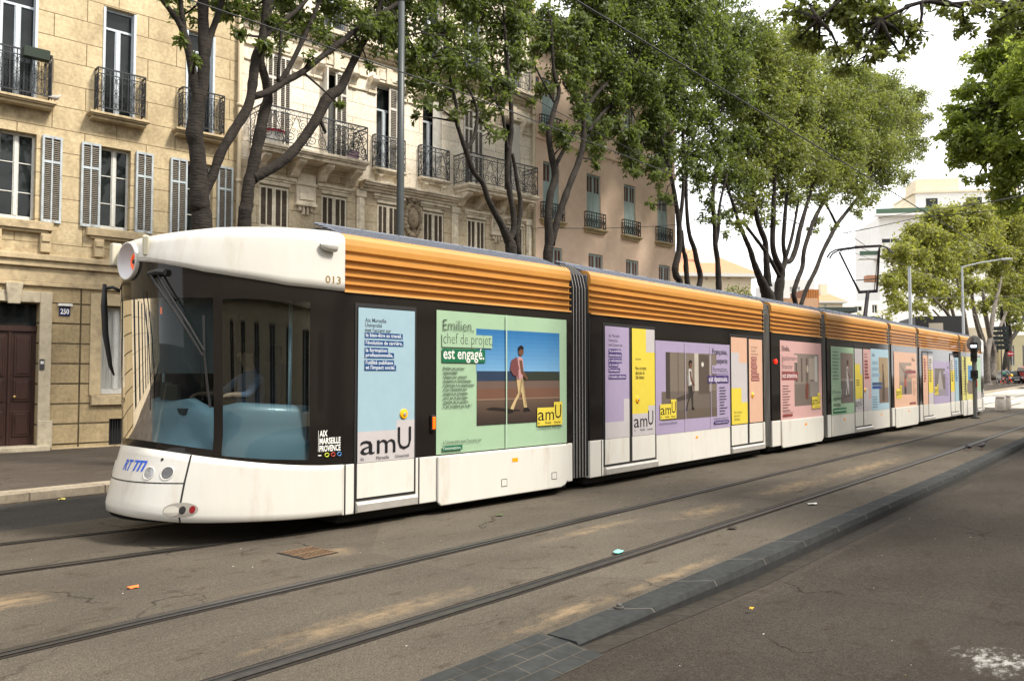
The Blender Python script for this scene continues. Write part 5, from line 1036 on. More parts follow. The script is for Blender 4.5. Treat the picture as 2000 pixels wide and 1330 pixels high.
# mirror camera arms
for s in (1, -1):
    b = MB(); P0 = Vector(cabpt(s*q_of_s(5.85), 2.62, 0))
    if s == 1:
        e = P0+Vector((-0.13, 0.12, 0.03)); b.tube([P0, (P0+e)/2+Vector((0, 0, .03)), e], .02, M_TS, 6)
        b.tube([e+Vector((0, 0, .05)), e+Vector((.0, 0, -.2)), e+Vector((.02, 0, -.5)), e+Vector((.08, 0, -.85)), e+Vector((.12, 0, -.95))], [.022, .036, .034, .022, .01], M_TS, 8)
        cp(b, 'mirror_arm', smooth=True)
b = MB(); put_text(b, 'AIX', -4.455, 1.045, .092, M_LETW, -.006, .10, 'LEFT', .002); put_text(b, 'MARSEILLE', -4.455, .965, .092, M_LETW, -.006, .27, 'LEFT', .002); put_text(b, 'PROVENCE', -4.455, .885, .092, M_LETW, -.006, .27, 'LEFT', .002)
b.poly([(-4.47, -.005, .885), (-4.466, -.005, .885), (-4.466, -.005, 1.11), (-4.47, -.005, 1.11)], M_LETW)
for c_, x in ((S(190, 200, 50), -4.36), (S(180, 60, 40), -4.28), (S(70, 130, 190), -4.20)): b.tube([(x+.025*math.cos(t*.7), -.006, .845+.02*math.sin(t*.7)) for t in range(10)], .005, mat('logo mark %.2f' % c_[0], c_, 0.5), 4)
b.box(-4.47, -4.43, -.006, -.004, .84, .85, M_LETW); cp(b, 'network_logo')
# inside of the cab
M_CABB = mat('cab blue shell', (0.15, 0.215, 0.25), 0.4, coat=0.2, var=0.04, vscale=4)
M_CABD = mat('cab dark lining', (0.035, 0.036, 0.04), 0.7)
b = MB(); ztop = lambda q: lerp([(4.15, 1.36), (4.6, 1.38), (5.3, 1.42), (5.5, 1.38), (5.6, 1.36), (5.85, 1.46), (6.08, 1.42)], s_of_q(q)); inn = lambda q: lerp([(4.15, -.09), (5.3, -.10), (5.7, -.16), (6.08, -.22)], s_of_q(q))
Q = qs(-QT, QT); rows = [[cabpt(q, 0.72, inn(q)*.5) for q in Q], [cabpt(q, 1.0, inn(q)*.6) for q in Q], [cabpt(q, 1.06, inn(q)*.9) for q in Q]]
rows += [[cabpt(q, 1.06+(ztop(q)-1.06)*f, inn(q)*g) for q in Q] for f, g in ((.4, 1.1), (.75, 1.3), (.95, 1.6), (1, 2.0), (1.0, 2.6))]
b.grid(rows, M_CABB); dash = cp(b, 'cab_shell', smooth=True)
b = MB(); b.box(-4.17, -4.12, 0.05, 2.35, 0.2, 2.62, M_CABD); b.box(-5.15, -4.12, .3, 2.1, .55, .62, M_CABD); b.grid([[cabpt(q, 2.52, -.03, k) for q in Q] for k in (1, .6, .1)], M_CABD); b.grid([[cabpt(q, 0.25, -.03, k) for q in Q] for k in (1, .6, .1)], M_UND); cp(b, 'cab_lining')
b = MB(); cx = -5.35; b.box(cx-.25, cx+.15, .75, 1.65, .62, 1.30, M_CABD); b.box(cx-.28, cx+.12, .7, 1.7, 1.3, 1.36, M_CABD); b.tube([(cx+.08, .85, 1.36), (cx+.10, .85, 1.46)], .02, M_TS, 8); b.box(cx-.2, cx-.16, 1.0, 1.4, 1.36, 1.6, M_TS); b.box(cx-.05, cx+.02, 1.45, 1.75, 1.36, 1.62, M_TS); b.box(cx+.021, cx+.026, 1.47, 1.73, 1.38, 1.6, M_TB); cp(b, 'control_desk', bevel=.02)
b = MB(); b.tube([(-4.62, .32, .6), (-4.62, .32, 2.5)], .022, mat('pale grab pole', (.5, .58, .6), .3, .3), 10); b.tube([(-5.25, 2.0, 1.3), (-5.25, 2.0, 2.5)], .02, MATS['pale grab pole'], 8); cp(b, 'grab_pole', smooth=True)
b = MB(); M_SEAT = mat('seat fabric', (0.03, 0.036, 0.05), 0.9, var=0.2, vscale=40)
b.box(-4.95, -4.50, .78, 1.32, 1.02, 1.16, M_SEAT); b.prism([(-4.58, 1.1), (-4.47, 1.1), (-4.36, 1.85), (-4.47, 1.85)], .80, 1.30, 'y', M_SEAT); b.box(-4.45, -4.33, .92, 1.18, 1.86, 2.05, M_SEAT); b.box(-4.85, -4.6, .95, 1.15, .62, 1.02, M_CABD); cp(b, 'driver_seat', bevel=.04)
b = MB(); patch(b, -q_of_s(5.7), -q_of_s(6.02), 2.16, 2.44, M_CABD, -.16, 2); led = mat('amber green leds', S(190, 210, 60), 0.5, emit=S(200, 220, 60), estr=.55)
put_text(b, '1  Les Caillols', q_of_s(5.95), 2.24, .15, led, -.15, fn=lambda x, zz, y: cabpt(-x, zz, y), width=.46, bold=.003); b.poly([cabpt(-q_of_s(5.93)+d, z, -.14) for d, z in ((0, 2.33), (.03, 2.33), (.03, 2.40), (0, 2.40))], mat('amber lamp', S(255, 110, 20))); cp(b, 'destination_display')
b = MB(); patch(b, -q_of_s(5.5), -.05, 1.72, 2.45, mat('sun blind', (0.05, 0.055, 0.055), 0.9), -.14, 4); cp(b, 'sun_blind')
# the tail of the tram carries the same cab, turned round
MT = Matrix.Translation((35.66-9.9, 2.4, 0)) @ Matrix.Rotation(math.pi, 4, 'Z')
for o in cabparts[:]:
    if o.name.split('.')[0] in ('driver_seat', 'control_desk', 'destination_display', 'network_logo', 'sun_blind'): continue
    c = copy_tree(o, tram); c.matrix_basis = MT
# pantograph
b = MB(); PX, PY = 27.4-9.9, 1.2; M_PAN = mat('pantograph steel', (0.045, 0.04, 0.045), 0.5, 0.5)
b.box(PX-.5, PX+.6, PY-.5, PY+.5, 3.44, 3.54, M_PAN); b.tube([(PX+.35, PY, 3.5), (PX+.75, PY, 4.45)], [.07, .06], M_PAN, 8); b.tube([(PX+.75, PY-.3, 4.45), (PX+.75, PY+.3, 4.45)], .05, M_PAN, 8)
for s in (-1, 1): b.tube([(PX+.75, PY+s*.28, 4.45), (PX-.1, PY+s*.62, 5.72)], .032, M_PAN, 6); b.tube([(PX+.72, PY+s*.2, 4.4), (PX-.15, PY+s*.6, 5.66)], .012, M_PAN, 4)
b.tube([(PX+.5, PY-.42, 4.82), (PX+.5, PY+.42, 4.82)], .016, M_PAN, 5)
for d in (-.12, .12): b.tube([(PX-.1+d, PY-.98, 5.55), (PX-.1+d, PY-.88, 5.7), (PX-.1+d, PY-.68, 5.79), (PX-.1+d, PY, 5.82), (PX-.1+d, PY+.68, 5.79), (PX-.1+d, PY+.88, 5.7), (PX-.1+d, PY+.98, 5.55)], .026, M_PAN, 6)
for s in (-1, 1): b.tube([(PX-.25, PY+s*.6, 5.76), (PX+.05, PY+s*.6, 5.76)], .02, M_PAN, 5)
b.build('pantograph', tram)
# ---------------------------------------------------------------- people
def figure(name, label, joints, edges, col_of, cat='person', M=None, sub=2):
    """one continuous skin over a posed skeleton; joints = {id: (pos, radius)}; col_of(nearest joint id) -> material"""
    ids = list(joints); me = bpy.data.meshes.new(name); me.from_pydata([joints[i][0] for i in ids], [(ids.index(a), ids.index(c)) for a, c in edges], [])
    o = bpy.data.objects.new(name, me); col.objects.link(o)
    o.modifiers.new('skin', 'SKIN'); sv = me.skin_vertices[0].data
    for i, k in enumerate(ids):
        r = joints[k][1]; sv[i].radius = r if isinstance(r, tuple) else (r, r); sv[i].use_root = (i == 0)
    ss = o.modifiers.new('sub', 'SUBSURF'); ss.levels = sub; ss.render_levels = sub
    dg = bpy.context.evaluated_depsgraph_get(); m2 = bpy.data.meshes.new_from_object(o.evaluated_get(dg)); o.modifiers.clear(); o.data = m2
    mats = []; mid = [k for k in ids]; pts = [Vector(joints[k][0]) for k in ids]
    mids = [(e[0], (Vector(joints[e[0]][0])+Vector(joints[e[1]][0]))/2) for e in edges]
    m2.materials.clear()
    for p in m2.polygons:
        c = Vector(p.center); best = min(range(len(ids)), key=lambda i: (pts[i]-c).length/(0.6+(joints[ids[i]][1][0] if isinstance(joints[ids[i]][1], tuple) else joints[ids[i]][1])*2)); m = col_of(ids[best])
        if m not in mats: mats.append(m); m2.materials.append(m)
        p.material_index = mats.index(m); p.use_smooth = True
    if M: o.matrix_basis = M
    return tag(o, label, cat)
M_SKIN = mat('skin', (0.42, 0.25, 0.17), 0.55, var=0.06, vscale=20); M_SHIRT = mat('blue grey shirt', (0.16, 0.19, 0.27), 0.85, var=0.15, vscale=25); M_NAVY = mat('navy trousers', (0.03, 0.035, 0.05), 0.85); M_HAIR = mat('dark hair', (0.02, 0.015, 0.012), 0.8)
def hand_joints(J, E, w, d, n, pre, sc=1.0):
    """five fingers of unequal length curling round from the palm at w, pointing d with palm normal n"""
    w, d, n = Vector(w), Vector(d).normalized(), Vector(n).normalized(); s = d.cross(n).normalized(); J[pre+'palm'] = (tuple(w+d*.05*sc), .022*sc); E.append((pre+'wrist', pre+'palm'))
    for i, (off, L) in enumerate(((-.028, .062), (-.010, .075), (.010, .072), (.027, .055))):
        a = w+d*.085*sc+s*off*sc; m = a+d*L*.45*sc+n*.018*sc; t = m+d*L*.2*sc+n*L*.5*sc
        J[pre+'f%da' % i], J[pre+'f%db' % i], J[pre+'f%dc' % i] = (tuple(a), .0095*sc), (tuple(m), .0085*sc), (tuple(t), .007*sc); E += [(pre+'palm', pre+'f%da' % i), (pre+'f%da' % i, pre+'f%db' % i), (pre+'f%db' % i, pre+'f%dc' % i)]
    a = w+d*.03*sc-s*.035*sc+n*.01*sc; t = a+d*.045*sc-s*.01*sc+n*.03*sc
    J[pre+'ta'], J[pre+'tb'] = (tuple(a), .011*sc), (tuple(t), .0085*sc); E += [(pre+'palm', pre+'ta'), (pre+'ta', pre+'tb')]
# driver: seated, facing the nose (local -x), right arm towards the desk
J = {'pelvis': ((-4.70, 1.05, 1.20), .15), 'belly': ((-4.66, 1.05, 1.36), .145), 'chest': ((-4.66, 1.05, 1.56), .155), 'neckb': ((-4.68, 1.05, 1.73), .075), 'neck': ((-4.70, 1.05, 1.80), .058), 'jaw': ((-4.74, 1.05, 1.87), .07), 'head': ((-4.72, 1.05, 1.95), .095), 'crown': ((-4.71, 1.05, 2.02), .07)}
E = [('pelvis', 'belly'), ('belly', 'chest'), ('chest', 'neckb'), ('neckb', 'neck'), ('neck', 'jaw'), ('jaw', 'head'), ('head', 'crown')]
for s, p in ((-1, 'n'), (1, 'f')):
    J[p+'sh'] = ((-4.68, 1.05+s*.20, 1.67), .068); J[p+'el'] = ((-4.88, 1.05+s*.30, 1.48), .047); J[p+'wrist'] = ((-5.10, 1.05+s*.33, 1.49), .03); J[p+'hip'] = ((-4.78, 1.05+s*.10, 1.18), .10); J[p+'kn'] = ((-5.12, 1.05+s*.13, 1.17), .065); J[p+'an'] = ((-5.10, 1.05+s*.13, .74), .042); J[p+'toe'] = ((-5.26, 1.05+s*.14, .67), .035)
    E += [('chest', p+'sh'), (p+'sh', p+'el'), (p+'el', p+'wrist'), ('pelvis', p+'hip'), (p+'hip', p+'kn'), (p+'kn', p+'an'), (p+'an', p+'toe')]
    hand_joints(J, E, J[p+'wrist'][0], (-1, 0, -.15), (0, 0, -1), p)
def dcol(k):
    if k in ('neck', 'jaw', 'head', 'crown') or k[1:] in ('wrist', 'palm', 'ta', 'tb') or k[1:2] == 'f': return M_SKIN
    return M_NAVY if k == 'pelvis' or k[1:] in ('hip', 'kn', 'an') else (M_TS if k[1:] == 'toe' else M_SHIRT)
drv = figure('person', 'tram driver seated in the cab in a blue grey shirt, hand forward on the controls', J, E, dcol, M=Matrix.Translation(TO) @ MM[1])
b = MB(); b.blob((-4.69, 1.05, 1.985), .108, M_HAIR, 3, (1.05, .9, .95), .03, 14, 10); b.build('hair', drv, smooth=True)
b = MB(); b.tube([(-4.815, 1.05, 1.95), (-4.845, 1.05, 1.915), (-4.82, 1.05, 1.905)], .012, M_SKIN, 6)
for s in (-1, 1): b.blob((-4.805, 1.05+s*.034, 1.955), .011, M_TS, 1, amp=0); b.blob((-4.72, 1.05+s*.097, 1.93), .028, M_SKIN, 2, (.7, .35, 1), .05, 8, 6)
b.tube([(-4.818, 1.028, 1.875), (-4.824, 1.05, 1.872), (-4.818, 1.072, 1.875)], .006, mat('lips', (0.3, 0.12, 0.1), 0.6), 5); b.build('face', drv)
# ---------------------------------------------------------------- trees
def leaf_mat(name, c, trans, isl=0.5):
    m = mat(name, c, 0.55, spec=0.35, var=0.18, vscale=0.9, island=isl); n = m.node_tree.nodes; l = m.node_tree.links
    p = n['Principled BSDF']; o = [k for k in n if k.type == 'OUTPUT_MATERIAL'][0]; t = n.new('ShaderNodeBsdfTranslucent'); x = n.new('ShaderNodeMixShader'); x.inputs[0].default_value = 0.38
    t.inputs['Color'].default_value = (*[k*1.15 for k in trans], 1); l.new(p.outputs[0], x.inputs[1]); l.new(t.outputs[0], x.inputs[2]); l.new(x.outputs[0], o.inputs['Surface']); return m
LF = {'deep': leaf_mat('deep green leaf', (0.064, 0.084, 0.022), (0.165, 0.22, 0.036)), 'mid': leaf_mat('mid green leaf', (0.106, 0.122, 0.032), (0.26, 0.30, 0.05)), 'gold': leaf_mat('yellow green leaf', (0.135, 0.14, 0.032), (0.34, 0.36, 0.05))}
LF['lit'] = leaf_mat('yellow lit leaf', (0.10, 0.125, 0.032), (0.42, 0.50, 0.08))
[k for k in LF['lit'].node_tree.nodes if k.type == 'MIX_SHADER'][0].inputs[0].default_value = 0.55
def bark(name, c):
    m = mat(name, c, 0.9, spec=0.2, var=0.35, vscale=7, var2=tuple(k*0.45 for k in c), v2scale=5, v2pos=(0.45, 0.7), stretch=(1, 1, 0.7)); n = m.node_tree.nodes; l = m.node_tree.links
    tc = n.new('ShaderNodeTexCoord'); mp = n.new('ShaderNodeMapping'); mp.inputs['Scale'].default_value = (1.0, 1.0, 5.0); nz = n.new('ShaderNodeTexNoise'); nz.inputs['Scale'].default_value = 6; nz.inputs['Detail'].default_value = 6
    bp = n.new('ShaderNodeBump'); bp.inputs['Strength'].default_value = 0.9; bp.inputs['Distance'].default_value = 0.03
    l.new(tc.outputs['Object'], mp.inputs[0]); l.new(mp.outputs[0], nz.inputs['Vector']); l.new(nz.outputs['Fac'], bp.inputs['Height']); l.new(bp.outputs[0], n['Principled BSDF'].inputs['Normal']); return m
BK = bark('grey brown bark', (0.028, 0.023, 0.019)); BKF = bark('pale grey bark', (0.15, 0.13, 0.11))
def smooth(pts, rs, n=4):
    """Catmull-Rom through the joints of a limb"""
    P = [pts[0]]+list(pts)+[pts[-1]]; R = [rs[0]]+list(rs)+[rs[-1]]; o, q = [], []
    for i in range(1, len(P)-2):
        for k in range(n):
            t = k/n; a, b_, c, d = P[i-1], P[i], P[i+1], P[i+2]
            o.append(0.5*((2*b_)+(c-a)*t+(2*a-5*b_+4*c-d)*t*t+(3*b_-a-3*c+d)*t**3)); q.append(R[i]+(R[i+1]-R[i])*t)
    o.append(P[-2]); q.append(R[-2]); return o, q
def leaves_np(blobs, size, dens, seed, droop=0.5):
    """pointed leaves gathered in clumps: blobs = (centre, radius, squash); every clump is a shell of leaves that mostly face outwards and up"""
    rg = np.random.default_rng(seed); V = []
    def unit(a): return a/(np.linalg.norm(a, axis=1)[:, None]+1e-9)
    for c, r, sq in blobs:
        total = int(dens*3.2*r**3*4.19*sq)+40; ns = int(min(46, max(6, 15*(r/0.8)**1.2))); d = unit(rg.normal(size=(ns, 3)))
        cen = np.array(c)+d*(r*0.85*rg.random(ns)**0.4)[:, None]*np.array([1, 1, sq]); sr = r*rg.uniform(.22, .44, ns); pr = sr**2.2; k = rg.choice(ns, total, p=pr/pr.sum())
        o = unit(rg.normal(size=(total, 3))); o[:, 2] = np.where(rg.random(total) < .35, np.abs(o[:, 2]), o[:, 2])
        q = cen[k]+o*(sr[k]*(0.45+0.6*rg.random(total)))[:, None]*np.array([1, 1, .75])
        st = rg.random(total) < .24; q[st] += rg.normal(size=(st.sum(), 3))*r*.22                 # loose sprays between the clumps
        nrm = unit(o*0.75+np.array([0, 0, .45])+rg.normal(size=(total, 3))*.55); t = rg.normal(size=(total, 3)); t[:, 2] -= droop; u = unit(t-nrm*(t*nrm).sum(1)[:, None]); w_ = np.cross(nrm, u)
        s = size*rg.uniform(.6, 1.25, (total, 1)); V.append(np.stack([q, q+u*s*.42+w_*s*.25, q+u*s-nrm*s*.12, q+u*s*.42-w_*s*.25], axis=1))
    return np.concatenate(V, axis=0)
def quads_obj(name, V, m, parent, origin):
    n = len(V); me = bpy.data.meshes.new(name); me.vertices.add(4*n); me.loops.add(4*n); me.polygons.add(n)
    me.vertices.foreach_set('co', (V.reshape(-1, 3)-np.array(origin)).astype(np.float32).ravel()); me.loops.foreach_set('vertex_index', np.arange(4*n, dtype=np.int32)); me.polygons.foreach_set('loop_start', np.arange(0, 4*n, 4, dtype=np.int32))
    try: me.polygons.foreach_set('loop_total', np.full(n, 4, dtype=np.int32))
    except Exception: pass
    me.materials.append(m); me.update(calc_edges=True); o = bpy.data.objects.new(name, me); col.objects.link(o); o.parent = parent; return o
NLEAF = [0]
def tree(label, Y, limbs, blobs, leaf='deep', size=0.10, dens=150, seed=1, bk=None, group='street trees along the far pavement', root=None, z0=0.13, extra=(), twigs=True, dep=None):
    loc = (lambda x, y, d: at(x, y, Y+d)) if dep is None else (lambda x, y, d: far(x, y, dep+d))
    """limbs: [(x, y, width), ...] outlines seen at the plane Y (4th value = shift in depth); blobs: (x, y, radius, depth shift[, squash])"""
    bk = bk or BK; rng_ = random.Random(seed); W3 = []
    for L in limbs:
        pts = []; rs = []
        for j in L:
            if isinstance(j[0], Vector): pts.append(j[0]); rs.append(j[1]); continue
            p = loc(j[0], j[1], j[3] if len(j) > 3 else 0); pts.append(p); rs.append(max(0.012, j[2]*(0.5 if dep or Y > 14 else 0.455)*depth(p)/FPX))
        W3.append((pts, rs))
    if root is None:
        p = W3[0][0][0]; root = Vector((p.x+rng_.uniform(-.05, .05), p.y, z0))
    W3[0] = ([root, root+Vector((0, 0, .35)), root.lerp(W3[0][0][0], .5)]+W3[0][0], [W3[0][1][0]*1.7, W3[0][1][0]*1.25, W3[0][1][0]*1.08]+W3[0][1])
    t = empty('street_tree', root, 0, label, 'tree', group); mb = MB()
    for pts, rs in W3:
        P, R = smooth(pts, rs); R = [r*rng_.uniform(.93, 1.08) for r in R]; mb.tube([p-root for p in P], R, bk, 9)
    B = []
    for q in blobs:
        c = loc(q[0], q[1], q[3]); B.append((tuple(c), q[2]*depth(c)/FPX, q[4] if len(q) > 4 else 0.85))
    B += list(extra)
    if twigs:
        ends = [P[-1] for P, _ in W3]
        for c, r, sq in B:
            c = Vector(c); e = min((p for P, _ in W3 for p in P), key=lambda p: (p-c).length)
            if 0.2 < (e-c).length < 6:
                m = (e+c)/2+Vector((rng_.uniform(-.2, .2), rng_.uniform(-.2, .2), rng_.uniform(0, .35)))*r; mb.tube([e-root, m-root, c-root], [.028, .02, .010], bk, 5)
                for _ in range(3):
                    d = Vector((rng_.gauss(0, 1), rng_.gauss(0, 1), rng_.gauss(0, .7))).normalized()*r*.8; mb.tube([c-root, c+d*.6-root, c+d-root], [.012, .009, .005], bk, 4)
    mb.build('trunk', t, smooth=True)
    V = leaves_np(B, size*1.3, dens, seed); NLEAF[0] += len(V); quads_obj('crown', V, LF[leaf], t, root); return t
# nearest pair on the left
tree('tall forked tree with pale grey upper limb in front of the ochre house', 13.0, [
    [(394, 440, 42), (389, 400, 41), (388, 345, 38), (384, 290, 35), (379, 262, 36), (385, 222, 31), (391, 180, 28), (398, 132, 26), (397, 66, 23), (396, 0, 22), (395, -80, 18)],
    [(388, 212, 22), (377, 150, 19), (366, 88, 18), (350, 46, 14), (322, 8, 10), (290, -30, 8)], [(366, 88, 13), (356, 40, 11), (352, -10, 9)], [(399, 132, 18), (409, 76, 15), (422, 40, 13), (437, -10, 11)],
    [(392, 398, 24), (402, 370, 21), (416, 342, 20), (430, 302, 20), (455, 258, 20), (484, 210, 20), (493, 165, 21), (499, 116, 20), (513, 73, 18), (520, 0, 15), (525, -60, 12)],
    [(494, 190, 16), (528, 178, 15), (558, 159, 14), (591, 141, 13), (631, 109, 13), (674, 76, 12), (713, 44, 11), (763, 16, 9), (800, -10, 7)], [(545, 163, 11), (565, 132, 10), (588, 86, 10), (608, 43, 9), (627, -5, 8)], [(543, 158, 8), (546, 109, 7), (550, 56, 6)], [(512, 73, 14), (545, 48, 11), (578, 22, 10), (603, -5, 8)], [(660, 84, 6), (690, 66, 5), (735, 56, 4)]],
    [(360, 30, 34, 0.3), (450, 30, 46, 0.2), (470, 68, 24, 0), (350, 80, 10, -.2), (380, 118, 14, -.3), (420, 5, 36, .5), (520, 95, 30, -.2), (545, 65, 40, 0), (600, 50, 48, .3), (640, 75, 34, 0), (690, 55, 55, .2), (650, 15, 52, .5), (560, 10, 46, .6), (740, 40, 50, 0), (770, 78, 32, .1), (745, 100, 22, 0), (612, 112, 18, -.2), (720, 130, 14, .1), (490, 20, 40, .4), (780, 15, 44, .3), (800, 95, 26, .2), (662, 205, 8, -.2, 1.6), (335, -20, 50, 0), (440, -60, 80, 0), (560, -70, 90, .4), (680, -70, 90, .4), (790, -60, 80, .4), (815, 110, 24, 0)], 'deep', 0.095, 330, 11, extra=[])
tree('slanting tree with a wide elbowed branch in front of the cream house', 13.35, [
    [(477, 440, 30), (482, 400, 28), (485, 364, 26), (496, 316, 25), (508, 258, 25), (516, 218, 24), (524, 190, 21), (518, 155, 18), (509, 116, 17), (516, 66, 15), (528, 10, 12), (534, -50, 9)],
    [(492, 348, 28), (512, 338, 24), (535, 326, 22), (567, 302, 22), (597, 265, 21), (621, 228, 23), (641, 190, 24), (665, 173, 20), (681, 140, 17), (707, 88, 15), (723, 62, 13), (742, 10, 10), (752, -40, 8)], [(621, 225, 9), (629, 243, 8), (636, 260, 6)]],
    [(735, 40, 40, .6), (760, 60, 30, .6), (700, 35, 30, .8), (560, -30, 60, 1.0), (520, 30, 30, .8), (750, -40, 80, .8)], 'deep', 0.095, 260, 12)
tree('twisted twin stemmed tree before the right end of the cream house', 13.0, [
    [(999, 500, 26), (993, 470, 22), (981, 442, 15), (967, 416, 13), (953, 388, 12), (943, 358, 12), (925, 336, 11), (912, 300, 12), (899, 262, 9), (892, 238, 9), (892, 214, 8), (886, 180, 7), (874, 130, 6), (868, 70, 5)],
    [(911, 292, 8), (926, 268, 8), (932, 225, 7), (927, 200, 6), (914, 170, 5)], [(993, 470, 17), (1003, 450, 14), (1002, 415, 13), (996, 380, 13), (991, 345, 11), (994, 300, 11), (999, 255, 10), (998, 209, 10), (996, 180, 9), (991, 120, 8), (985, 50, 6)],
    [(994, 300, 8), (989, 275, 8), (981, 223, 7), (966, 192, 6), (948, 130, 5)], [(1013, 497, 15), (1009, 462, 13), (1014, 430, 11), (1017, 398, 11), (1011, 362, 9), (1006, 328, 8), (1000, 300, 7)]],
    [(800, 120, 44, .3), (825, 170, 42, .2), (850, 110, 56, 0), (835, 205, 26, -.2), (870, 180, 40, .2), (840, 60, 60, .4), (900, 90, 60, 0), (920, 150, 50, .3), (890, 225, 20, -.2), (945, 225, 32, .2), (955, 260, 22, 0), (978, 262, 14, 0), (960, 160, 50, .4), (915, 30, 64, .5), (985, 100, 50, .2), (980, 30, 60, .2), (1020, 130, 34, .5), (1015, 70, 44, .3), (760, 80, 28, .4), (972, 200, 26, -.2), (905, 205, 22, .2), (860, -40, 90, .4), (960, -50, 90, .4), (1035, 200, 12, 0), (808, 228, 10, .1)], 'deep', 0.105, 250, 13, extra=[])
tree('slender forked tree at the left end of the peach house', 13.2, [
    [(1070, 515, 22), (1073, 470, 20), (1071, 428, 18), (1075, 380, 17), (1085, 345, 16), (1078, 308, 14), (1072, 262, 13), (1081, 220, 11), (1092, 178, 9), (1083, 150, 8), (1079, 100, 7), (1076, 40, 5)],
    [(1077, 478, 16), (1089, 430, 15), (1103, 388, 15), (1117, 350, 14), (1133, 308, 13), (1140, 268, 12), (1139, 200, 10), (1140, 160, 8), (1150, 100, 6)], [(1084, 325, 10), (1103, 290, 9), (1124, 252, 9), (1145, 214, 8), (1166, 183, 8), (1200, 152, 7), (1241, 130, 5)], [(1149, 258, 8), (1170, 230, 7), (1193, 204, 7), (1216, 176, 5)], [(1136, 215, 6), (1120, 190, 5), (1100, 165, 4)], [(1082, 200, 5), (1060, 160, 4), (1045, 130, 3)]],
    [(1080, 90, 50, .2), (1120, 60, 60, .3), (1110, 150, 44, 0), (1140, 130, 46, .2), (1125, 215, 34, -.2), (1112, 262, 34, -.3), (1100, 285, 18, -.3), (1155, 90, 56, .3), (1180, 150, 54, .2), (1190, 210, 48, .2), (1165, 290, 28, 0), (1170, 250, 36, .1), (1215, 265, 44, .2), (1240, 310, 36, .1), (1238, 340, 16, 0), (1200, 60, 70, .4), (1240, 170, 64, .3), (1270, 250, 54, .3), (1270, 320, 36, .2), (1150, 10, 70, .4), (1060, 40, 44, .4), (1060, 175, 26, .2), (1260, 90, 70, .4), (1050, 95, 30, .3), (1165, 318, 16, 0), (1130, -40, 80, .4), (1230, -20, 80, .4), (1062, 250, 8, 0), (1290, 200, 50, .3), (1300, 40, 60, .4), (1340, 90, 50, .5), (1020, 40, 40, .4)], 'deep', 0.11, 290, 14, extra=[])
tree('dark slender tree with thin stems at the right end of the peach house', 13.0, [
    [(1328, 560, 16), (1321, 540, 14), (1319, 522, 15), (1326, 490, 13), (1327, 455, 12), (1325, 425, 11), (1321, 400, 10), (1313, 355, 8), (1301, 308, 7), (1292, 270, 5)], [(1326, 450, 8), (1332, 400, 8), (1336, 330, 8), (1334, 260, 7), (1337, 210, 5), (1340, 120, 4)],
    [(1343, 560, 12), (1340, 525, 11), (1339, 505, 10), (1334, 485, 9), (1331, 450, 8)], [(1364, 564, 13), (1368, 540, 12), (1361, 510, 11), (1356, 486, 10), (1347, 460, 9), (1342, 420, 8), (1340, 350, 7), (1345, 280, 6)]],
    [(1320, 60, 74, .3), (1310, 160, 60, .2), (1350, 130, 64, .2), (1330, 220, 54, .1), (1300, 270, 44, .2), (1320, 310, 44, 0), (1290, 350, 30, 0), (1300, 385, 22, -.2), (1275, 400, 12, -.2), (1350, 290, 46, .2), (1350, 350, 36, .1), (1320, 10, 70, .3), (1380, 60, 60, .4), (1330, -40, 70, .3)], 'deep', 0.12, 170, 15)
tree('straight single stemmed tree before the tiled house', 13.0, [
    [(1404, 574, 13), (1403, 540, 12), (1401, 505, 11), (1397, 478, 11), (1396, 440, 10), (1392, 385, 9), (1400, 325, 8), (1408, 270, 6), (1410, 200, 5)], [(1398, 480, 7), (1403, 450, 7), (1406, 400, 6), (1420, 340, 5)]],
    [(1400, 120, 64, .3), (1420, 200, 60, .2), (1380, 230, 46, .1), (1400, 290, 50, 0), (1375, 340, 36, 0), (1385, 395, 26, -.1), (1395, 430, 18, -.2), (1420, 420, 22, 0), (1430, 350, 44, .1), (1440, 280, 50, .2), (1440, 100, 60, .4), (1372, 425, 12, 0), (1430, 60, 36, .3), (1400, 20, 44, .4), (1450, 30, 36, .4), (1380, 170, 50, .3)], 'deep', 0.12, 170, 16)
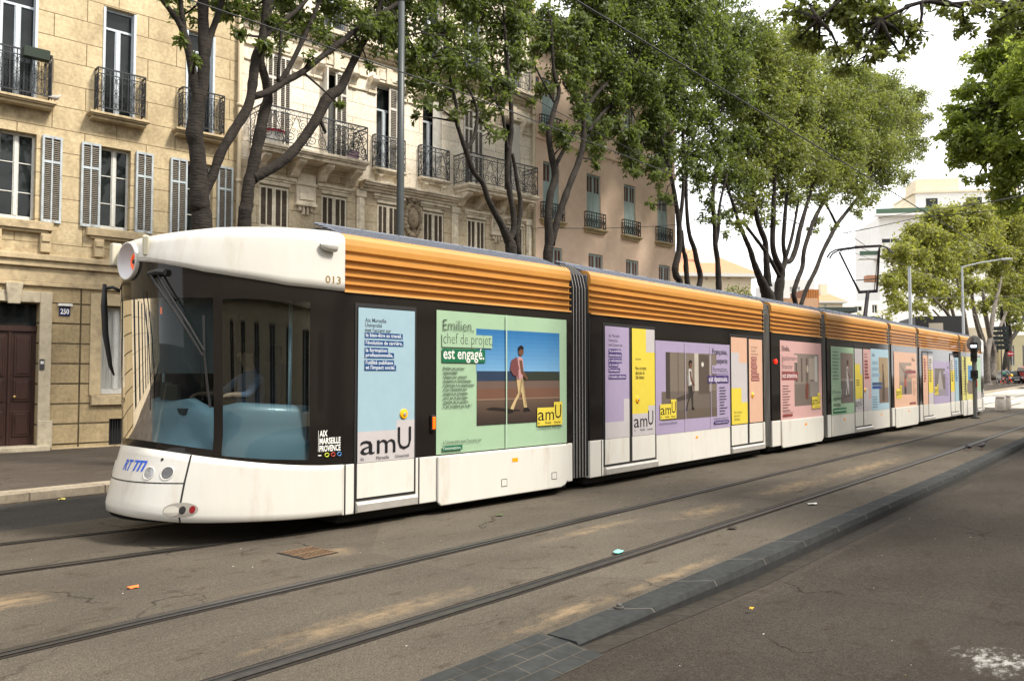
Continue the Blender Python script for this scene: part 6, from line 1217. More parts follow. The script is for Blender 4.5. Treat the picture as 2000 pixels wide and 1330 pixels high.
tree('broad many stemmed tree with the widest crown behind the tram', 13.0, [
    [(1501, 592, 30), (1494, 565, 22), (1483, 540, 16), (1472, 512, 12), (1465, 488, 11), (1455, 465, 9), (1444, 438, 8), (1432, 400, 7), (1415, 350, 5)], [(1500, 560, 18), (1498, 532, 15), (1496, 500, 12), (1494, 470, 12), (1481, 436, 11), (1472, 385, 8), (1465, 320, 6)],
    [(1518, 598, 24), (1522, 560, 20), (1525, 530, 18), (1516, 508, 13), (1509, 480, 12), (1510, 430, 11), (1512, 370, 9), (1515, 300, 7)], [(1524, 535, 14), (1534, 508, 11), (1530, 478, 9), (1532, 440, 9), (1537, 380, 7), (1545, 320, 5)], [(1532, 512, 11), (1545, 508, 11), (1556, 480, 11), (1562, 450, 10), (1576, 400, 8), (1592, 345, 6)], [(1536, 500, 7), (1546, 466, 7), (1552, 436, 6), (1560, 390, 5)], [(1522, 540, 8), (1506, 510, 8), (1494, 490, 8), (1476, 466, 7), (1456, 440, 6)]],
    [(1470, 110, 66, .3), (1520, 120, 70, .2), (1480, 190, 66, .1), (1540, 190, 72, 0), (1500, 270, 66, -.1), (1450, 340, 50, 0), (1560, 270, 66, .1), (1520, 340, 56, .2), (1480, 390, 44, .1), (1540, 390, 40, .2), (1450, 400, 32, 0), (1440, 440, 24, -.2), (1580, 340, 54, .2), (1570, 110, 54, .4), (1600, 190, 56, .4), (1460, 250, 60, .2), (1420, 455, 12, 0), (1500, 430, 24, .2), (1500, 60, 40, .4), (1550, 60, 36, .4), (1430, 160, 50, .3), (1500, 220, 70, -.2), (1550, 150, 60, .1), (1530, 300, 60, 0), (1470, 310, 56, 0)], 'mid', 0.125, 130, 17)
tree('two slim stems leaning right with a crown over the pantograph', 13.0, [
    [(1554, 600, 10), (1550, 575, 10), (1557, 548, 10), (1567, 522, 10), (1570, 492, 9), (1578, 464, 9), (1590, 430, 9), (1612, 388, 8), (1640, 338, 6)], [(1563, 600, 9), (1577, 560, 9), (1594, 526, 9), (1606, 494, 9), (1621, 464, 9), (1635, 438, 8), (1649, 420, 8), (1680, 380, 6), (1702, 345, 5)], [(1634, 440, 6), (1622, 415, 5), (1610, 395, 4)]],
    [(1620, 260, 66, .2), (1660, 180, 60, .1), (1690, 230, 62, 0), (1640, 320, 60, .2), (1700, 300, 56, .2), (1600, 370, 44, .1), (1660, 370, 46, 0), (1720, 340, 44, .1), (1750, 230, 54, .3), (1770, 290, 40, .2), (1795, 240, 30, .3), (1700, 385, 30, 0), (1675, 410, 20, 0), (1600, 430, 18, -.1), (1640, 130, 50, .3), (1765, 345, 26, .2), (1720, 170, 46, .3), (1780, 200, 36, .3), (1798, 300, 18, .1), (1630, 445, 10, 0), (1590, 450, 14, 0), (1640, 200, 60, .2), (1680, 160, 44, .3), (1660, 290, 60, .1), (1720, 280, 50, .1), (1740, 190, 40, .3), (1620, 330, 50, .1)], 'mid', 0.125, 125, 18)
# trees of the near pavement: only the overhanging branches come into view
tree('near side tree whose dark drooping branches hang in at the top edge', 4.2, [
    [(Vector((13.5, -5.4, 3.2)), .22), (Vector((13.3, -4.0, 5.2)), .18), (Vector((12.9, -1.2, 6.6)), .14), (2030, -10, 30), (1985, 18, 22), (1930, 5, 15), (1860, 10, 10), (1800, 5, 7), (1720, 40, 5)], [(1985, 20, 14), (1960, 50, 8), (1930, 70, 5)], [(Vector((13.3, -4.6, 4.6)), .14), (Vector((14, -4.5, 8)), .1), (Vector((14.5, -4, 11)), .05)], [(1860, 10, 9), (1760, -30, 9), (1660, -10, 7), (1600, 40, 4)]],
    [(1580, 40, 34, .5), (1620, 30, 44, .4), (1660, 60, 44, .3), (1640, 100, 32, .2), (1690, 110, 28, .1), (1700, 50, 50, .3), (1750, 40, 50, .2), (1770, 80, 30, .1), (1795, 60, 26, 0), (1600, 90, 24, .4), (1580, 10, 36, .4), (1690, 0, 60, .4), (1830, 0, 26, .1), (1860, 25, 28, 0), (1885, 50, 34, 0), (1920, 20, 40, -.2), (1955, 55, 30, -.4), (1985, 20, 40, -.6), (1990, 60, 20, -.6), (1940, 80, 12, -.3), (1560, 75, 20, .5), (1760, 110, 14, 0), (1590, 70, 36, .5), (1650, 130, 24, .3), (1720, 100, 34, .3), (1640, 20, 50, .5), (1550, 20, 30, .6)], 'mid', 0.07, 1150, 19, group='street trees along the near pavement', dep=10.6, root=Vector((13.5, -5.6, .03)), extra=[((14, -4, 10.5), 2.2, .7)])
tree('near side tree with a yellowish crown filling the right edge', 4.4, [
    [(Vector((26, -5.5, 3.4)), .22), (Vector((25.5, -3.8, 5.4)), .17), (Vector((24.6, -1.2, 7.2)), .12), (2060, 190, 18), (2000, 165, 13), (1950, 200, 8)], [(2060, 195, 14), (2010, 260, 11), (1960, 270, 7)], [(2040, 170, 11), (2000, 130, 9), (1980, 100, 6)], [(Vector((25.6, -4.2, 5)), .14), (Vector((26, -3.5, 8)), .1), (Vector((26.5, -3, 10)), .05)]],
    [(1960, 130, 56, .3), (1985, 200, 70, 0), (1920, 200, 56, .5), (1890, 240, 46, .6), (1880, 180, 32, .7), (1860, 260, 34, .7), (1930, 290, 56, .3), (1985, 300, 60, -.2), (1890, 310, 42, .5), (1950, 350, 42, .1), (1985, 380, 24, 0), (1860, 215, 22, .8), (1975, 90, 44, .2), (1990, 40, 40, .2), (1925, 140, 34, .5), (1905, 355, 24, .3), (1975, 405, 12, 0), (2030, 220, 70, -1), (2030, 120, 70, -1), (1945, 250, 66, .2), (1900, 280, 50, .4), (1990, 330, 60, 0), (1955, 395, 30, 0), (1870, 300, 34, .6), (1915, 110, 40, .4), (1865, 225, 30, .6), (1995, 400, 30, -.2)], 'lit', 0.11, 380, 20, group='street trees along the near pavement', dep=19.5, root=Vector((26, -5.8, .03)), extra=[((26, -3, 10), 2.6, .7)])
# sunlit trees at the far end of the street
tree('sunlit round crowned tree beyond the tram with leaning bare limbs', 15.6, [
    [(1893, 716, 12), (1886, 690, 10), (1876, 660, 9), (1868, 640, 8), (1850, 612, 6), (1830, 590, 4), (1812, 570, 3)], [(1887, 690, 8), (1872, 648, 7), (1858, 600, 6), (1848, 560, 4)], [(1895, 712, 10), (1890, 660, 8), (1880, 600, 7), (1872, 560, 5), (1866, 520, 4)], [(1866, 640, 5), (1845, 628, 4), (1822, 605, 3)]],
    [(1780, 505, 40, .5), (1810, 470, 46, .4), (1850, 450, 46, .3), (1890, 440, 44, .3), (1830, 520, 46, 0), (1880, 510, 48, 0), (1765, 545, 36, .4), (1800, 560, 36, .2), (1760, 590, 26, .3), (1795, 605, 22, 0), (1850, 570, 30, 0), (1745, 575, 18, .3), (1742, 610, 10, .2), (1920, 480, 40, .3), (1900, 560, 30, .3), (1760, 500, 36, .5), (1742, 545, 28, .4), (1840, 430, 40, .4), (1890, 418, 36, .5), (1800, 460, 36, .5), (1770, 470, 24, .6), (1850, 500, 50, .2), (1880, 590, 22, .2), (1850, 600, 16, .2), (1830, 575, 24, .2)], 'gold', 0.26, 34, 21, bk=BKF, group='trees at the far end of the street', z0=gz(88))
tree('sunlit tree with a thick clump of pale stems behind the tram signal', 16.0, [
    [(1925, 735, 17), (1924, 700, 14), (1920, 670, 12), (1908, 630, 9), (1900, 590, 7), (1896, 550, 5)], [(1926, 705, 12), (1934, 660, 9), (1940, 610, 8), (1950, 570, 6), (1958, 530, 4)], [(1938, 740, 14), (1940, 700, 11), (1936, 670, 10), (1926, 620, 8), (1920, 570, 6)], [(1922, 680, 8), (1912, 650, 7), (1902, 615, 5)], [(1940, 690, 7), (1950, 650, 6), (1965, 610, 5)]],
    [(1930, 430, 36, .4), (1960, 450, 44, .2), (1990, 430, 30, .4), (1975, 500, 48, 0), (1940, 510, 40, 0), (1960, 560, 34, .1), (1990, 550, 30, 0), (1925, 560, 20, 0), (1985, 600, 20, .2), (1995, 480, 36, .2), (1950, 415, 34, .5), (1945, 590, 22, .2), (1915, 600, 18, .3), (1990, 640, 14, .2), (1970, 610, 22, .1), (1990, 420, 30, .5), (1920, 450, 40, .4)], 'gold', 0.27, 34, 22, bk=BKF, group='trees at the far end of the street', z0=gz(90))
tree('dark trunked tree at the right edge beyond the cyclist', 16.4, [
    [(1964, 738, 15), (1966, 700, 12), (1972, 660, 10), (1968, 620, 8), (1975, 580, 6), (1985, 540, 5)], [(1968, 690, 8), (1960, 640, 7), (1955, 600, 5)], [(1970, 670, 8), (1990, 640, 7), (2010, 600, 5)]],
    [(1985, 570, 28, .2), (2000, 530, 40, .2), (2010, 600, 30, 0), (1970, 590, 18, 0), (2020, 470, 50, .4), (1985, 625, 12, 0)], 'mid', 0.27, 34, 23, bk=BK, group='trees at the far end of the street', z0=gz(92))
src = [o for o in bpy.data.objects if o.name.startswith('street_tree')][6]
for x in (34, 46, 60, 75, 92, 110, 128):
    c = copy_tree(src); c.location = (x, -7.2, .03+gz(x)); c.rotation_euler = (0, 0, x*.7); c['group'] = 'row of trees along the near pavement out of view'; c['label'] = 'leafy street tree in the near side row, mirrored in the tram'
print('LEAVES', NLEAF[0])
# ---------------------------------------------------------------- poles, wires, signal
M_POLE = mat('grey green mast paint', (0.035, 0.042, 0.042), 0.5, 0.1, var=0.1, vscale=6); M_LPOLE = mat('light grey mast paint', (0.38, 0.40, 0.42), 0.45, 0.2)
b = MB(); b.tube([(0, 0, 0), (0, 0, 3), (0, 0, 6), (0, 0, 9.3)], [.088, .082, .076, .07], M_POLE, 14); b.tube([(0, 0, 0), (0, 0, .25)], .13, M_POLE, 14); b.tube([(0, 0, 9.3), (0, 0, 9.36)], .075, M_POLE, 12); b.build('catenary_mast', loc=(11.37, 12.42, .135), smooth=True, label='tall dark grey steel mast rising before the cream house', cat='mast')
b = MB(); b.tube([(0, 0, 0), (0, 0, 7.75)], [.11, .085], M_LPOLE, 12); b.tube([(0, 0, 2.6), (0, 0, 2.9)], .14, M_LPOLE, 12); b.tube([(0, 0, 7.75), (0, 0, 7.8)], .09, M_LPOLE, 10); b.box(-.35, .3, -.04, .04, 3.35, 3.5, M_LPOLE); b.build('catenary_mast', loc=(51, 12.45, .14+gz(51)), label='pale grey mast standing behind the rear of the tram', cat='mast', smooth=False)
lp = empty('street_lamp', (66, 12.6, .14+gz(66)), 0, 'tall pale street lamp with one long arm reaching over the rails', 'street lamp')
b = MB(); b.tube([(0, 0, 0), (0, 0, 9.15)], [.12, .07], M_LPOLE, 10); b.tube([(0, 0, 9.1), (0.2, -1.2, 9.35), (.3, -2.2, 9.45)], .05, M_LPOLE, 8); b.tube([(0, 0, 3.4), (-.6, .5, 3.5), (-1.6, 1.2, 3.5)], .05, M_LPOLE, 6); b.build('lamp_post', lp)
b = MB(); b.blob((.36, -2.65, 9.47), .5, M_LPOLE, 1, (.3, 1, .16), 0, 12, 8); b.build('lamp_head', lp, smooth=True)
sg = empty('tram_signal', (36.7, 6.66, 0), 0, 'tram signal post with round backed sign and a lit white bar', 'signal')
b = MB(); b.tube([(0, 0, 0), (0, 0, 3.2)], .075, mat('signal post grey', (0.13, 0.13, 0.13), 0.5, 0.3), 12); b.tube([(0, 0, 0), (0, 0, .05)], .16, M_IRON, 10); b.box(-.05, .03, -.1, -.07, .9+.35, 1.5, mat('signal red tag', S(170, 50, 30), .5)); b.build('post', sg)
fd = Vector((-36.7, -6.66, 0)).normalized(); SCL = Matrix.Diagonal((.78, .78, 1, 1))
sgm = Matrix(((-fd.y, -fd.x, 0, 0), (fd.x, -fd.y, 0, 0), (0, 0, 1, 0), (0, 0, 0, 1))) @ SCL
b = MB(); b.box(-.15, .15, -.24, .0, 1.95+.3, 3.0, M_TS); b.tube([(0, -.24, 2.9), (0, -.36, 2.9)], .02, M_TS, 6)
for z in (2.86, 2.62, 2.40): b.box(-.16, .16, -.36, -.24, z+.09, z+.11, M_TS); b.lathe([(.085, 0), (.08, .012)], (0, -.241, z), M_TB, 16, Matrix.Rotation(rad(90), 4, 'X'))
so2 = b.build('signal_head', sg, sgm); b = MB(); b.box(-.12, .12, -.262, -.25, 2.80, 2.90, mat('signal white bar', (.8, .8, .9), .3, emit=(.8, .85, 1.0), estr=2.5)); b.build('light_bar', so2)
b = MB(); b.box(-.17, .17, -.26, 0.0, 1.42+.15, 1.90, M_TS); b.lathe([(.1, 0), (.09, .015)], (0, -.26, 1.74), M_TB, 16, Matrix.Rotation(rad(90), 4, 'X')); b.build('lower_box', sg, sgm)
b = MB(); b.lathe([(.33, 0), (.335, .012), (.33, .024)], (0.02, .1, 2.95), mat('sign back aluminium', (0.24, 0.23, 0.21), .5, .4), 30, Matrix.Rotation(rad(90), 4, 'X')); b.box(-.2, .2, .06, .09, 2.93, 2.97, M_IRON); b.build('round_sign', sg, sgm)
M_WIRE = mat('cable black', (0.012, 0.012, 0.013), .6)
def wire(name, pts, r, label, cat='cable', group='overhead cables', sag=0.0, n=10):
    P = []
    for a, c in zip(pts, pts[1:]):
        a, c = Vector(a), Vector(c)
        for k in range(n): t = k/n; P.append(a.lerp(c, t)-Vector((0, 0, sag*4*t*(1-t))))
    P.append(Vector(pts[-1])); o = P[0].copy(); b = MB(); b.tube([p-o for p in P], r, M_WIRE, 5); return b.build(name, loc=o, label=label, cat=cat, group=group)
wire('contact_wire', [(-6, 5.0, 5.72), (30, 5.06, 5.8), (60, 5.7, 5.9), (100, 7.2, 6.2)], .011, 'thick black contact wire above the empty nearer track')
wire('contact_wire', [(-8, 9.9, 5.9), (3, 8.75, 5.95), (9, 8.35, 5.95), (14, 8.3, 5.92), (27.4, 8.2, 5.845), (60, 8.6, 5.9), (100, 10.5, 6.3)], .009, 'thin black contact wire above the tram roof and pantograph')
wire('span_cable', [tuple(at(1050, 445, 16.5)), tuple(at(1335, 438, 15.2))], .010, 'thin cable hooked to the wall of the peach house', sag=.08)
wire('span_cable', [tuple(at(1335, 438, 15.2)), tuple(at(1640, 434, 13)), tuple(at(1800, 412, 8)), tuple(at(2010, 380, 2))], .012, 'long span cable crossing the street over the pantograph', sag=.05)
wire('span_cable', [tuple(at(1645, 456, 10)), tuple(at(1700, 446, 9)), tuple(at(1790, 426, 8)), tuple(at(2010, 405, 4))], .016, 'insulated registration arm and cable right of the pantograph')
wire('span_cable', [tuple(at(1640, 445, 10)), tuple(at(1690, 480, 9.2))], .012, 'short dropper cable running down to the pantograph head')
wire('span_cable', [(11.37, 12.42, 9.1), (30, 13.2, 8.9), (51, 12.45, 7.8)], .010, 'long thin cable strung between the two masts', sag=.5)
wire('span_cable', [tuple(at(1785, 580, 12.4)), tuple(at(1900, 578, 12.6)), tuple(at(2010, 576, 12))], .02, 'faint cable between pale mast and far trees', sag=.1)
M_CONC = mat('pale concrete', (0.42, 0.37, 0.32), .9, var=.15, vscale=12)
for x, y, h, r, lb in ((44.7, 7.05, .72, .23, 'thick pale concrete bollard beside the crossing'), (46.2, 6.95, .74, .13, 'thin pale concrete bollard behind the thick one')):
    b = MB(); b.lathe([(r*.95, 0), (r, .05), (r*.95, h*.8), (r*.8, h*.82), (r*.82, h*.86), (r*.9, h*.88), (r*.8, h*.97), (r*.3, h)], (0, 0, 0), M_CONC, 16); b.build('bollard', loc=(x, y, 0), smooth=True, label=lb, cat='bollard', group='bollards by the crossing')
# ---------------------------------------------------------------- cyclist
CP = far(1965, 765, 80.0); CP.z = gz(CP.x)+.01
CM_ = Matrix.Translation(CP) @ Matrix(((RT.x, RT.y*-1, 0, 0), (RT.y, RT.x, 0, 0), (0, 0, 1, 0), (0, 0, 0, 1))) @ Matrix.Scale(1.08, 4)
M_BO = mat('orange bicycle paint', S(240, 80, 20), .35); M_TY = mat('tyre rubber', (.02, .02, .02), .8)
bk_ = empty('bicycle', CP, 0, 'orange bicycle with a bright yellow bag on its handlebar', 'bicycle'); LMc = Matrix.Translation(-CP) @ CM_
for x in (-.52, .55):
    b = MB(); b.tube([(x+.335*math.cos(t*.2618), 0, .345+.335*math.sin(t*.2618)) for t in range(25)], .022, M_TY, 6, False)
    for t in range(9): b.tube([(x, 0, .345), (x+.32*math.cos(t*.7), 0, .345+.32*math.sin(t*.7))], .004, M_ALU, 3)
    b.build('wheel', bk_, LMc)
b = MB(); b.tube([(-.52, 0, .345), (-.05, 0, .30), (-.18, 0, .80), (-.52, 0, .345)], .022, M_BO, 6); b.tube([(-.05, 0, .30), (.38, 0, .72)], .035, M_BO, 6); b.tube([(-.16, 0, .72), (.36, 0, .88)], .03, M_BO, 6); b.tube([(.34, 0, .95), (.40, 0, .68), (.55, 0, .345)], .03, M_BO, 6); b.build('frame', bk_, LMc)
b = MB(); b.tube([(.34, -.26, 1.02), (.36, 0, 1.0), (.34, .26, 1.02)], .015, M_TS, 6); b.tube([(.34, 0, .93), (.35, 0, 1.0)], .016, M_TS, 6); b.build('handlebar', bk_, LMc); b = MB(); b.box(-.30, -.08, -.06, .06, .84, .89, M_TS); b.tube([(-.18, 0, .78), (-.18, 0, .86)], .016, M_TS, 6); b.build('saddle', bk_, LMc, bevel=.02)
b = MB(); b.blob((.50, 0, .98), .16, mat('yellow bag', S(245, 190, 40), .6), 2, (1, .9, .9), .05); b.build('bag', bk_, LMc, smooth=True)
J = {'pelvis': ((-.17, 0, .98), .14), 'belly': ((-.12, 0, 1.12), .13), 'chest': ((-.02, 0, 1.32), .15), 'neckb': ((.04, 0, 1.46), .075), 'neck': ((.06, 0, 1.52), .055), 'head': ((.09, 0, 1.65), .10), 'crown': ((.08, 0, 1.73), .07)}
E = [('pelvis', 'belly'), ('belly', 'chest'), ('chest', 'neckb'), ('neckb', 'neck'), ('neck', 'head'), ('head', 'crown')]
for s, p, kz, kx, az in ((-1, 'n', .75, .18, .28), (1, 'f', .88, .16, .45)):
    J[p+'sh'] = ((.02, s*.19, 1.42), .07); J[p+'el'] = ((.18, s*.24, 1.20), .045); J[p+'wrist'] = ((.31, s*.25, 1.06), .03); J[p+'hip'] = ((-.14, s*.10, .96), .10); J[p+'kn'] = ((kx, s*.11, kz), .065); J[p+'an'] = ((kx-.2, s*.12, az-.02), .042); J[p+'toe'] = ((kx-.04, s*.13, az-.08), .035)
    E += [('chest', p+'sh'), (p+'sh', p+'el'), (p+'el', p+'wrist'), ('pelvis', p+'hip'), (p+'hip', p+'kn'), (p+'kn', p+'an'), (p+'an', p+'toe')]; hand_joints(J, E, J[p+'wrist'][0], (.6, 0, -.5), (-.5, 0, -.6), p)
M_CHK = mat('checked top', (0.20, 0.26, 0.26), .85, var=.5, vscale=14); M_TEAL = mat('teal shirt hem', S(40, 140, 110), .8)
cy = figure('person', 'cyclist in a checked top riding the orange bicycle to the right', J, E, lambda k: M_SKIN if (k in ('neck', 'head', 'crown') or k[1:] in ('wrist', 'palm', 'ta', 'tb') or k[1:2] == 'f') else (M_TEAL if k == 'belly' else (M_NAVY if k == 'pelvis' or k[1:] in ('hip', 'kn', 'an') else (M_TS if k[1:] == 'toe' else M_CHK))), M=CM_)
b = MB(); b.blob((.075, 0, 1.70), .108, M_HAIR, 4, (1, .92, .9), .03, 12, 8); b.build('hair', cy, smooth=True)
# ---------------------------------------------------------------- parked vehicles
def car_thing(label, px, py, dep, yaw, paint, h=1.45, L=4.2, Wd=1.75):
    p = far(px, py, dep); p.z = gz(p.x)+.005; e = empty('parked_car', p, yaw, label, 'car', 'vehicles parked by the far trees'); k = h/1.45; l = L/4.2
    pr = [(-2.1, .28), (2.05, .28), (2.1, .6), (2.0, .78), (1.2, .92), (.55, 1.38), (.1, 1.45), (-1.1, 1.42), (-1.75, 1.0), (-2.05, .92), (-2.12, .6)]
    b = MB(); b.prism([(x*l, z*k) for x, z in pr], -Wd/2, Wd/2, 'y', paint); b.build('body', e, bevel=.07, seg=3)
    b = MB(); b.prism([(x*l, z*k) for x, z in ((1.08, .96), (.52, 1.33), (-1.02, 1.35), (-1.5, 1.0))], -Wd/2-.004, Wd/2+.004, 'y', M_GLASS); b.build('side_window', e)
    b = MB(); b.add([(1.16*l, y, .95*k) for y in (-.7, .7)]+[(.60*l, y, 1.36*k) for y in (.6, -.6)], [(0, 1, 2, 3)], M_GLASS); b.v = [(x+.02, y, z+.015) for x, y, z in b.v]; b.build('windscreen', e)
    for x in (-1.3*l, 1.35*l):
        for y in (-Wd/2+.08, Wd/2-.08):
            b = MB(); b.lathe([(.2, -.1), (.31, -.1), (.33, -.05), (.33, .05), (.31, .1), (.2, .1)], (x, y, .33), M_TY, 20, Matrix.Rotation(rad(90), 4, 'X')); w_ = b.build('wheel', e); b = MB(); b.lathe([(.2, -.105), (.19, .105)], (x, y, .33), M_ALU, 14, Matrix.Rotation(rad(90), 4, 'X')); b.build('rim', w_)
    for y in (-.6, .6):
        b = MB(); b.blob((2.04*l, y, .66*k), .15, mat('car lamp glass', (.6, .6, .62), .1), 1, (.4, 1.1, .6), 0, 10, 8); b.build('headlight', e, smooth=True)
    b = MB(); b.box(2.095*l, 2.13*l, -.26, .26, .42, .53, M_WHITE); b.box(2.08*l, 2.115*l, -.6, .6, .3, .42, M_TS); b.build('bumper', e); return e
back = math.atan2(-1, -2.2)
car_thing('black car parked facing the viewer behind the cyclist', 1974, 768, 88, back, mat('black car paint', (.012, .012, .014), .15, coat=.6))
car_thing('red car with a pale roof at the far right edge', 2016, 767, 86, back, mat('red car paint', S(170, 60, 50), .2, coat=.5), 1.9, 4.4, 1.85)
sp_ = far(1957, 745, 86); sp_.z = gz(sp_.x)
b = MB(); b.tube([(0, 0, 0), (0, 0, 6.1)], .05, M_IRON, 8)
for k in range(5): b.box(-.03, .03, -.75, .75, 3.7+k*.5, 4.12+k*.5, mat('dark green sign', (.012, .02, .018), .5), Matrix.Rotation(rad(10), 4, 'Z'))
b.build('direction_sign', loc=sp_, label='post with a stack of dark direction panels beside the far trunks', cat='sign')
p_ = far(1975, 745, 92); p_.z = gz(p_.x); b = MB(); b.tube([(0, 0, 0), (0, 0, 3.6)], .04, M_IRON, 8); RS = mat('sign red', S(200, 30, 40), .4); Mx = Matrix.Rotation(rad(-70), 4, 'Z') @ Matrix.Rotation(rad(90), 4, 'X'); b.lathe([(.3, 0), (.3, .03)], (0, 0, 3.3), RS, 24, Mx); b.box(-.25, .25, -.04, -.035, 3.24, 3.36, M_WHITE, Matrix.Rotation(rad(-70), 4, 'Z')); b.build('no_entry_sign', loc=p_, label='small red round no entry sign far along the right pavement', cat='sign')
# ---------------------------------------------------------------- far buildings
def frame_at(px, dep, yaw=0.0):
    """a frame on the ground in front of a far building: x to the right, y away"""
    p = far(px, 733, dep); a = math.atan2(RT.y, RT.x)+rad(yaw); return Vector((p.x, p.y, gz(p.x))), a
def zpx(y, dep): return EYE+(733-y)/FPX*dep
def block(name, label, x0, x1, ytop, dep, m, yaw=0, cat='building', deep=10, wins=(), roof=None, hip=None, wm_=None, group='far buildings at the end of the street'):
    (p, a) = frame_at(x0, dep, yaw); h = empty(name, p, a, label, cat, group); wd = (x1-x0)/FPX*dep/math.cos(rad(yaw)); H = zpx(ytop, dep)-p.z
    b = MB(); ops = []
    for (wx0, wx1, wy0, wy1) in wins: ops.append(((wx0-x0)/(x1-x0)*wd, (wx1-x0)/(x1-x0)*wd, zpx(wy1, dep)-p.z, zpx(wy0, dep)-p.z))
    wall(b, 0, wd, 0, H, ops, .25, m); b.poly([(0, 0, H), (0, 0, 0), (0, deep, 0), (0, deep, H)], m); b.poly([(wd, 0, 0), (wd, 0, H), (wd, deep, H), (wd, deep, 0)], m); b.poly([(0, deep, 0), (0, deep, H), (wd, deep, H), (wd, deep, 0)], m); b.poly([(0, 0, H), (wd, 0, H), (wd, deep, H), (0, deep, H)], m)
    b.build('wall', h)
    for o in ops: window(h, *o, .12, M_WFRAME, fr=.07)
    if hip:
        r = MB(); e = .5; t = hip; q = deep/2; V = [(-e, -e, H), (wd+e, -e, H), (wd+e, deep+e, H), (-e, deep+e, H), (q*.9, q, H+t), (wd-q*.9, q, H+t)] if wd > deep else [(-e, -e, H), (wd+e, -e, H), (wd+e, deep+e, H), (-e, deep+e, H), (wd*.45, q, H+t), (wd*.55, q, H+t)]
        r.add(V, [(0, 1, 5, 4), (1, 2, 5), (2, 3, 4, 5), (3, 0, 4)], roof); r.add([(x, y, z-.25*(i < 4)) for i, (x, y, z) in enumerate(V[:4])]+V[:4], [(0, 1, 5, 4), (1, 2, 6, 5), (2, 3, 7, 6), (3, 0, 4, 7), (3, 2, 1, 0)], M_WFRAME); r.build('roof', h)
    return h, wd, H
TILE = mat('sunlit clay tiles', (0.46, 0.21, 0.11), .85, var=.3, vscale=4, stretch=(8, 1, 1)); WH = mat('white render', (0.74, 0.72, 0.68), .9, var=.05, vscale=.6); CRM = mat('cream render far', (0.62, 0.54, 0.40), .9, var=.06, vscale=.6)
M_GRSL = mat('dark green slab', (0.03, 0.045, 0.04), .7); M_OSL = mat('orange slat cladding', (0.55, 0.22, 0.06), .7, var=.2, vscale=30, stretch=(1, 1, .1))
h, wd, H = block('tiled_house', 'cream house under an orange tiled hip roof seen between trunks', 1325, 1474, 533, 62, CRM, 6, 'house', 9, [(1380, 1386, 535, 545), (1425, 1430, 533, 543), (1449, 1454, 531, 541)], TILE, 2.6)
b = MB(); b.box(wd*.36, wd*.62, 1.5, 1.9, H+.3, H+2.2, WH); b.build('rooftop_sign', h)
h, wd, H = block('tiled_house', 'second house behind with a higher orange roof', 1330, 1385, 512, 84, CRM, 0, 'house', 9, [], TILE, 2.2)
block('grey_block', 'plain pale grey flat roofed block right of the multi stemmed tree', 1528, 1594, 545, 95, mat('pale grey render', (.6, .59, .57), .9), 0, 'building', 10, [(1545, 1550, 560, 570), (1560, 1565, 560, 570)])
block('peach_annex', 'low peach coloured wall with a canopy behind the tram roof', 1440, 1600, 582, 48, mat('peach wall far', (.55, .34, .21), .9, var=.06, vscale=1), 0, 'building', 6)
h, wd, H = block('white_house', 'white house with a tiled roof and chimney left of the pantograph', 1603, 1648, 588, 110, CRM, 0, 'house', 9, [(1612, 1617, 594, 604)], TILE, 2.0)
b = MB(); b.box(wd*.3, wd*.62, 2, 3, H, H+2.6, CRM); b.build('chimney', h)
block('white_house', 'long white flat roofed house right behind the pantograph', 1632, 1728, 587, 120, WH, 0, 'house', 9, [(1655, 1662, 600, 612), (1671, 1686, 598, 608), (1706, 1716, 595, 612)])
h, wd, H = block('white_apartment_block', 'tall white apartment block with green balcony awnings above the sunlit tree', 1722, 1990, 422, 150, WH, -8, 'apartment block', 16, [(1727, 1760, 465, 474), (1727, 1760, 484, 492), (1800, 1830, 465, 474), (1850, 1880, 465, 474), (1727, 1760, 540, 560)])
b = MB(); b.box(-.9, wd+.5, -1.6, 0, H, H+.35, WH); b.box(-.9, wd+.5, -1.62, -1.55, H+.36, H+1.25, mat('green awning canvas', (.06, .11, .07), .8)); b.build('roof_terrace', h)
b = MB(); b.box(wd*.27, wd*.95, 1, 12, H+.01, H+4.4, WH); b.prism([(wd*.10, H), (wd*.27, H), (wd*.27, H+4.2), (wd*.18, H+3.1)], 1.2, 11, 'y', CRM); b.box(wd*.25, wd*.97, .6, 12.4, H+4.4, H+4.8, CRM); b.box(wd*.3, wd*.6, 3, 9, H+4.8, H+7.5, CRM); po = b.build('penthouse', h)
for a, c in ((.34, .42), (.62, .72), (.80, .86)): b = MB(); b.box(wd*a, wd*c, .96, 1.01, H+1, H+3.4, M_GLASS); b.build('window', po)
b = MB(); b.box(-3.2, 0, 1, 3, zpx(515, 150), zpx(508, 150), WH); b.box(-3.2, 0, .9, .97, zpx(508, 150), zpx(500, 150), MATS['green awning canvas']); b.build('balcony', h); b = MB(); b.box(-2.0, 0, 1, 3, zpx(560, 150), zpx(548, 150), mat('brick balcony', (.4, .2, .12), .9)); b.build('balcony', h)
block('stone_school', 'pale stone building far behind the clump of trunks', 1830, 1960, 640, 118, CRM, 0, 'building', 10, [(1850, 1858, 655, 690), (1880, 1888, 655, 690), (1945, 1953, 655, 690)])
block('yellow_house', 'pale yellow house at the right edge beyond the parked cars', 1962, 2060, 655, 112, mat('pale yellow render', (.66, .58, .36), .9, var=.05, vscale=1), -25, 'house', 12, [(1972, 1978, 675, 715), (1990, 1996, 675, 718), (2010, 2016, 675, 718)])
h, wd, H = block('black_pavilion', 'black flat roofed kiosk with a cream panel behind the tram tail', 1790, 1872, 618, 66, mat('black cladding', (.018, .018, .02), .6), -14, 'kiosk', 6)
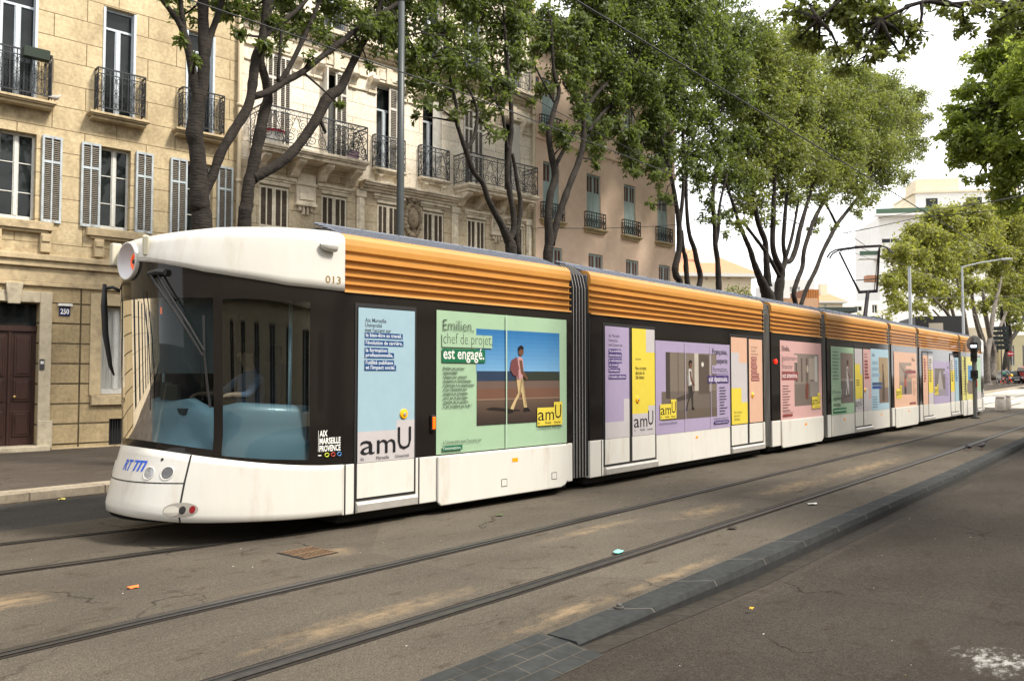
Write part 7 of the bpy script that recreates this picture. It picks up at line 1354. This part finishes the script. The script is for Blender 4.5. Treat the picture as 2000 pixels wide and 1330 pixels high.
b = MB(); b.box(wd*.28, wd*.58, -.05, 0, H-1.3, H-.55, mat('cream panel', (.42, .37, .30), .7)); b.build('sign_panel', h)
p, a = frame_at(1572, 52); kb_ = empty('slatted_kiosk', p, a, 'kiosk clad in upright orange slats beyond the slim leaning stems', 'kiosk'); b = MB(); wd = 30/FPX*52
for k in range(9): b.box(wd*k/9, wd*k/9+wd/9*.62, -.05, 0, 3.2, zpx(566, 52), M_OSL)
b.box(0, wd, .0, 2.5, 0, zpx(567, 52), mat('kiosk brown', (.2, .09, .05), .8)); b.build('wall', kb_)
p, a = frame_at(1592, 50); sh = empty('tram_shelter', p, a, 'tram stop shelter with a dark green slab roof behind the tram', 'shelter'); b = MB(); b.box(-.2, 72/FPX*50, -1, 2, zpx(613, 50), zpx(603, 50), M_GRSL); b.build('roof', sh, bevel=.03); b = MB()
for x in (.6, 1.7): b = MB(); b.box(x, x+.1, .4, .5, 0, zpx(613, 50), M_IRON); b.build('post', sh)
def bush(label, px, py, rpx, dep, leaf, seed, sq=.8):
    c = far(px, py, dep); r = rpx*dep/FPX; base = Vector((c.x, c.y, gz(c.x))); t = empty('bush', base, 0, label, 'bush', 'bushes behind the tram'); b = MB(); rn = random.Random(seed)
    for k in range(6): e = c-base+Vector((rn.uniform(-1, 1), rn.uniform(-1, 1), rn.uniform(-.5, .6)))*r*.6; b.tube([(0, 0, 0), e*.5+Vector((0, 0, .3)), e], [.07, .05, .02], BK, 5)
    b.build('stem', t); V = leaves_np([(tuple(c), r, sq), (tuple(c+Vector((r*.7, -r*.5, -r*.3))), r*.7, sq), (tuple(c+Vector((-r*.6, r*.5, -r*.3))), r*.7, sq), (tuple(c-Vector((0, 0, r*.8))), r*.8, sq)], .2, 28, seed); quads_obj('foliage', V, LF[leaf], t, base)
bush('grey green bush in front of the tiled house', 1440, 572, 26, 52, 'mid', 31)
bush('bright yellow green bush left of the pantograph post', 1676, 622, 17, 52, 'gold', 32)
bush('bright green bush right of the pantograph post', 1722, 622, 20, 54, 'gold', 33)
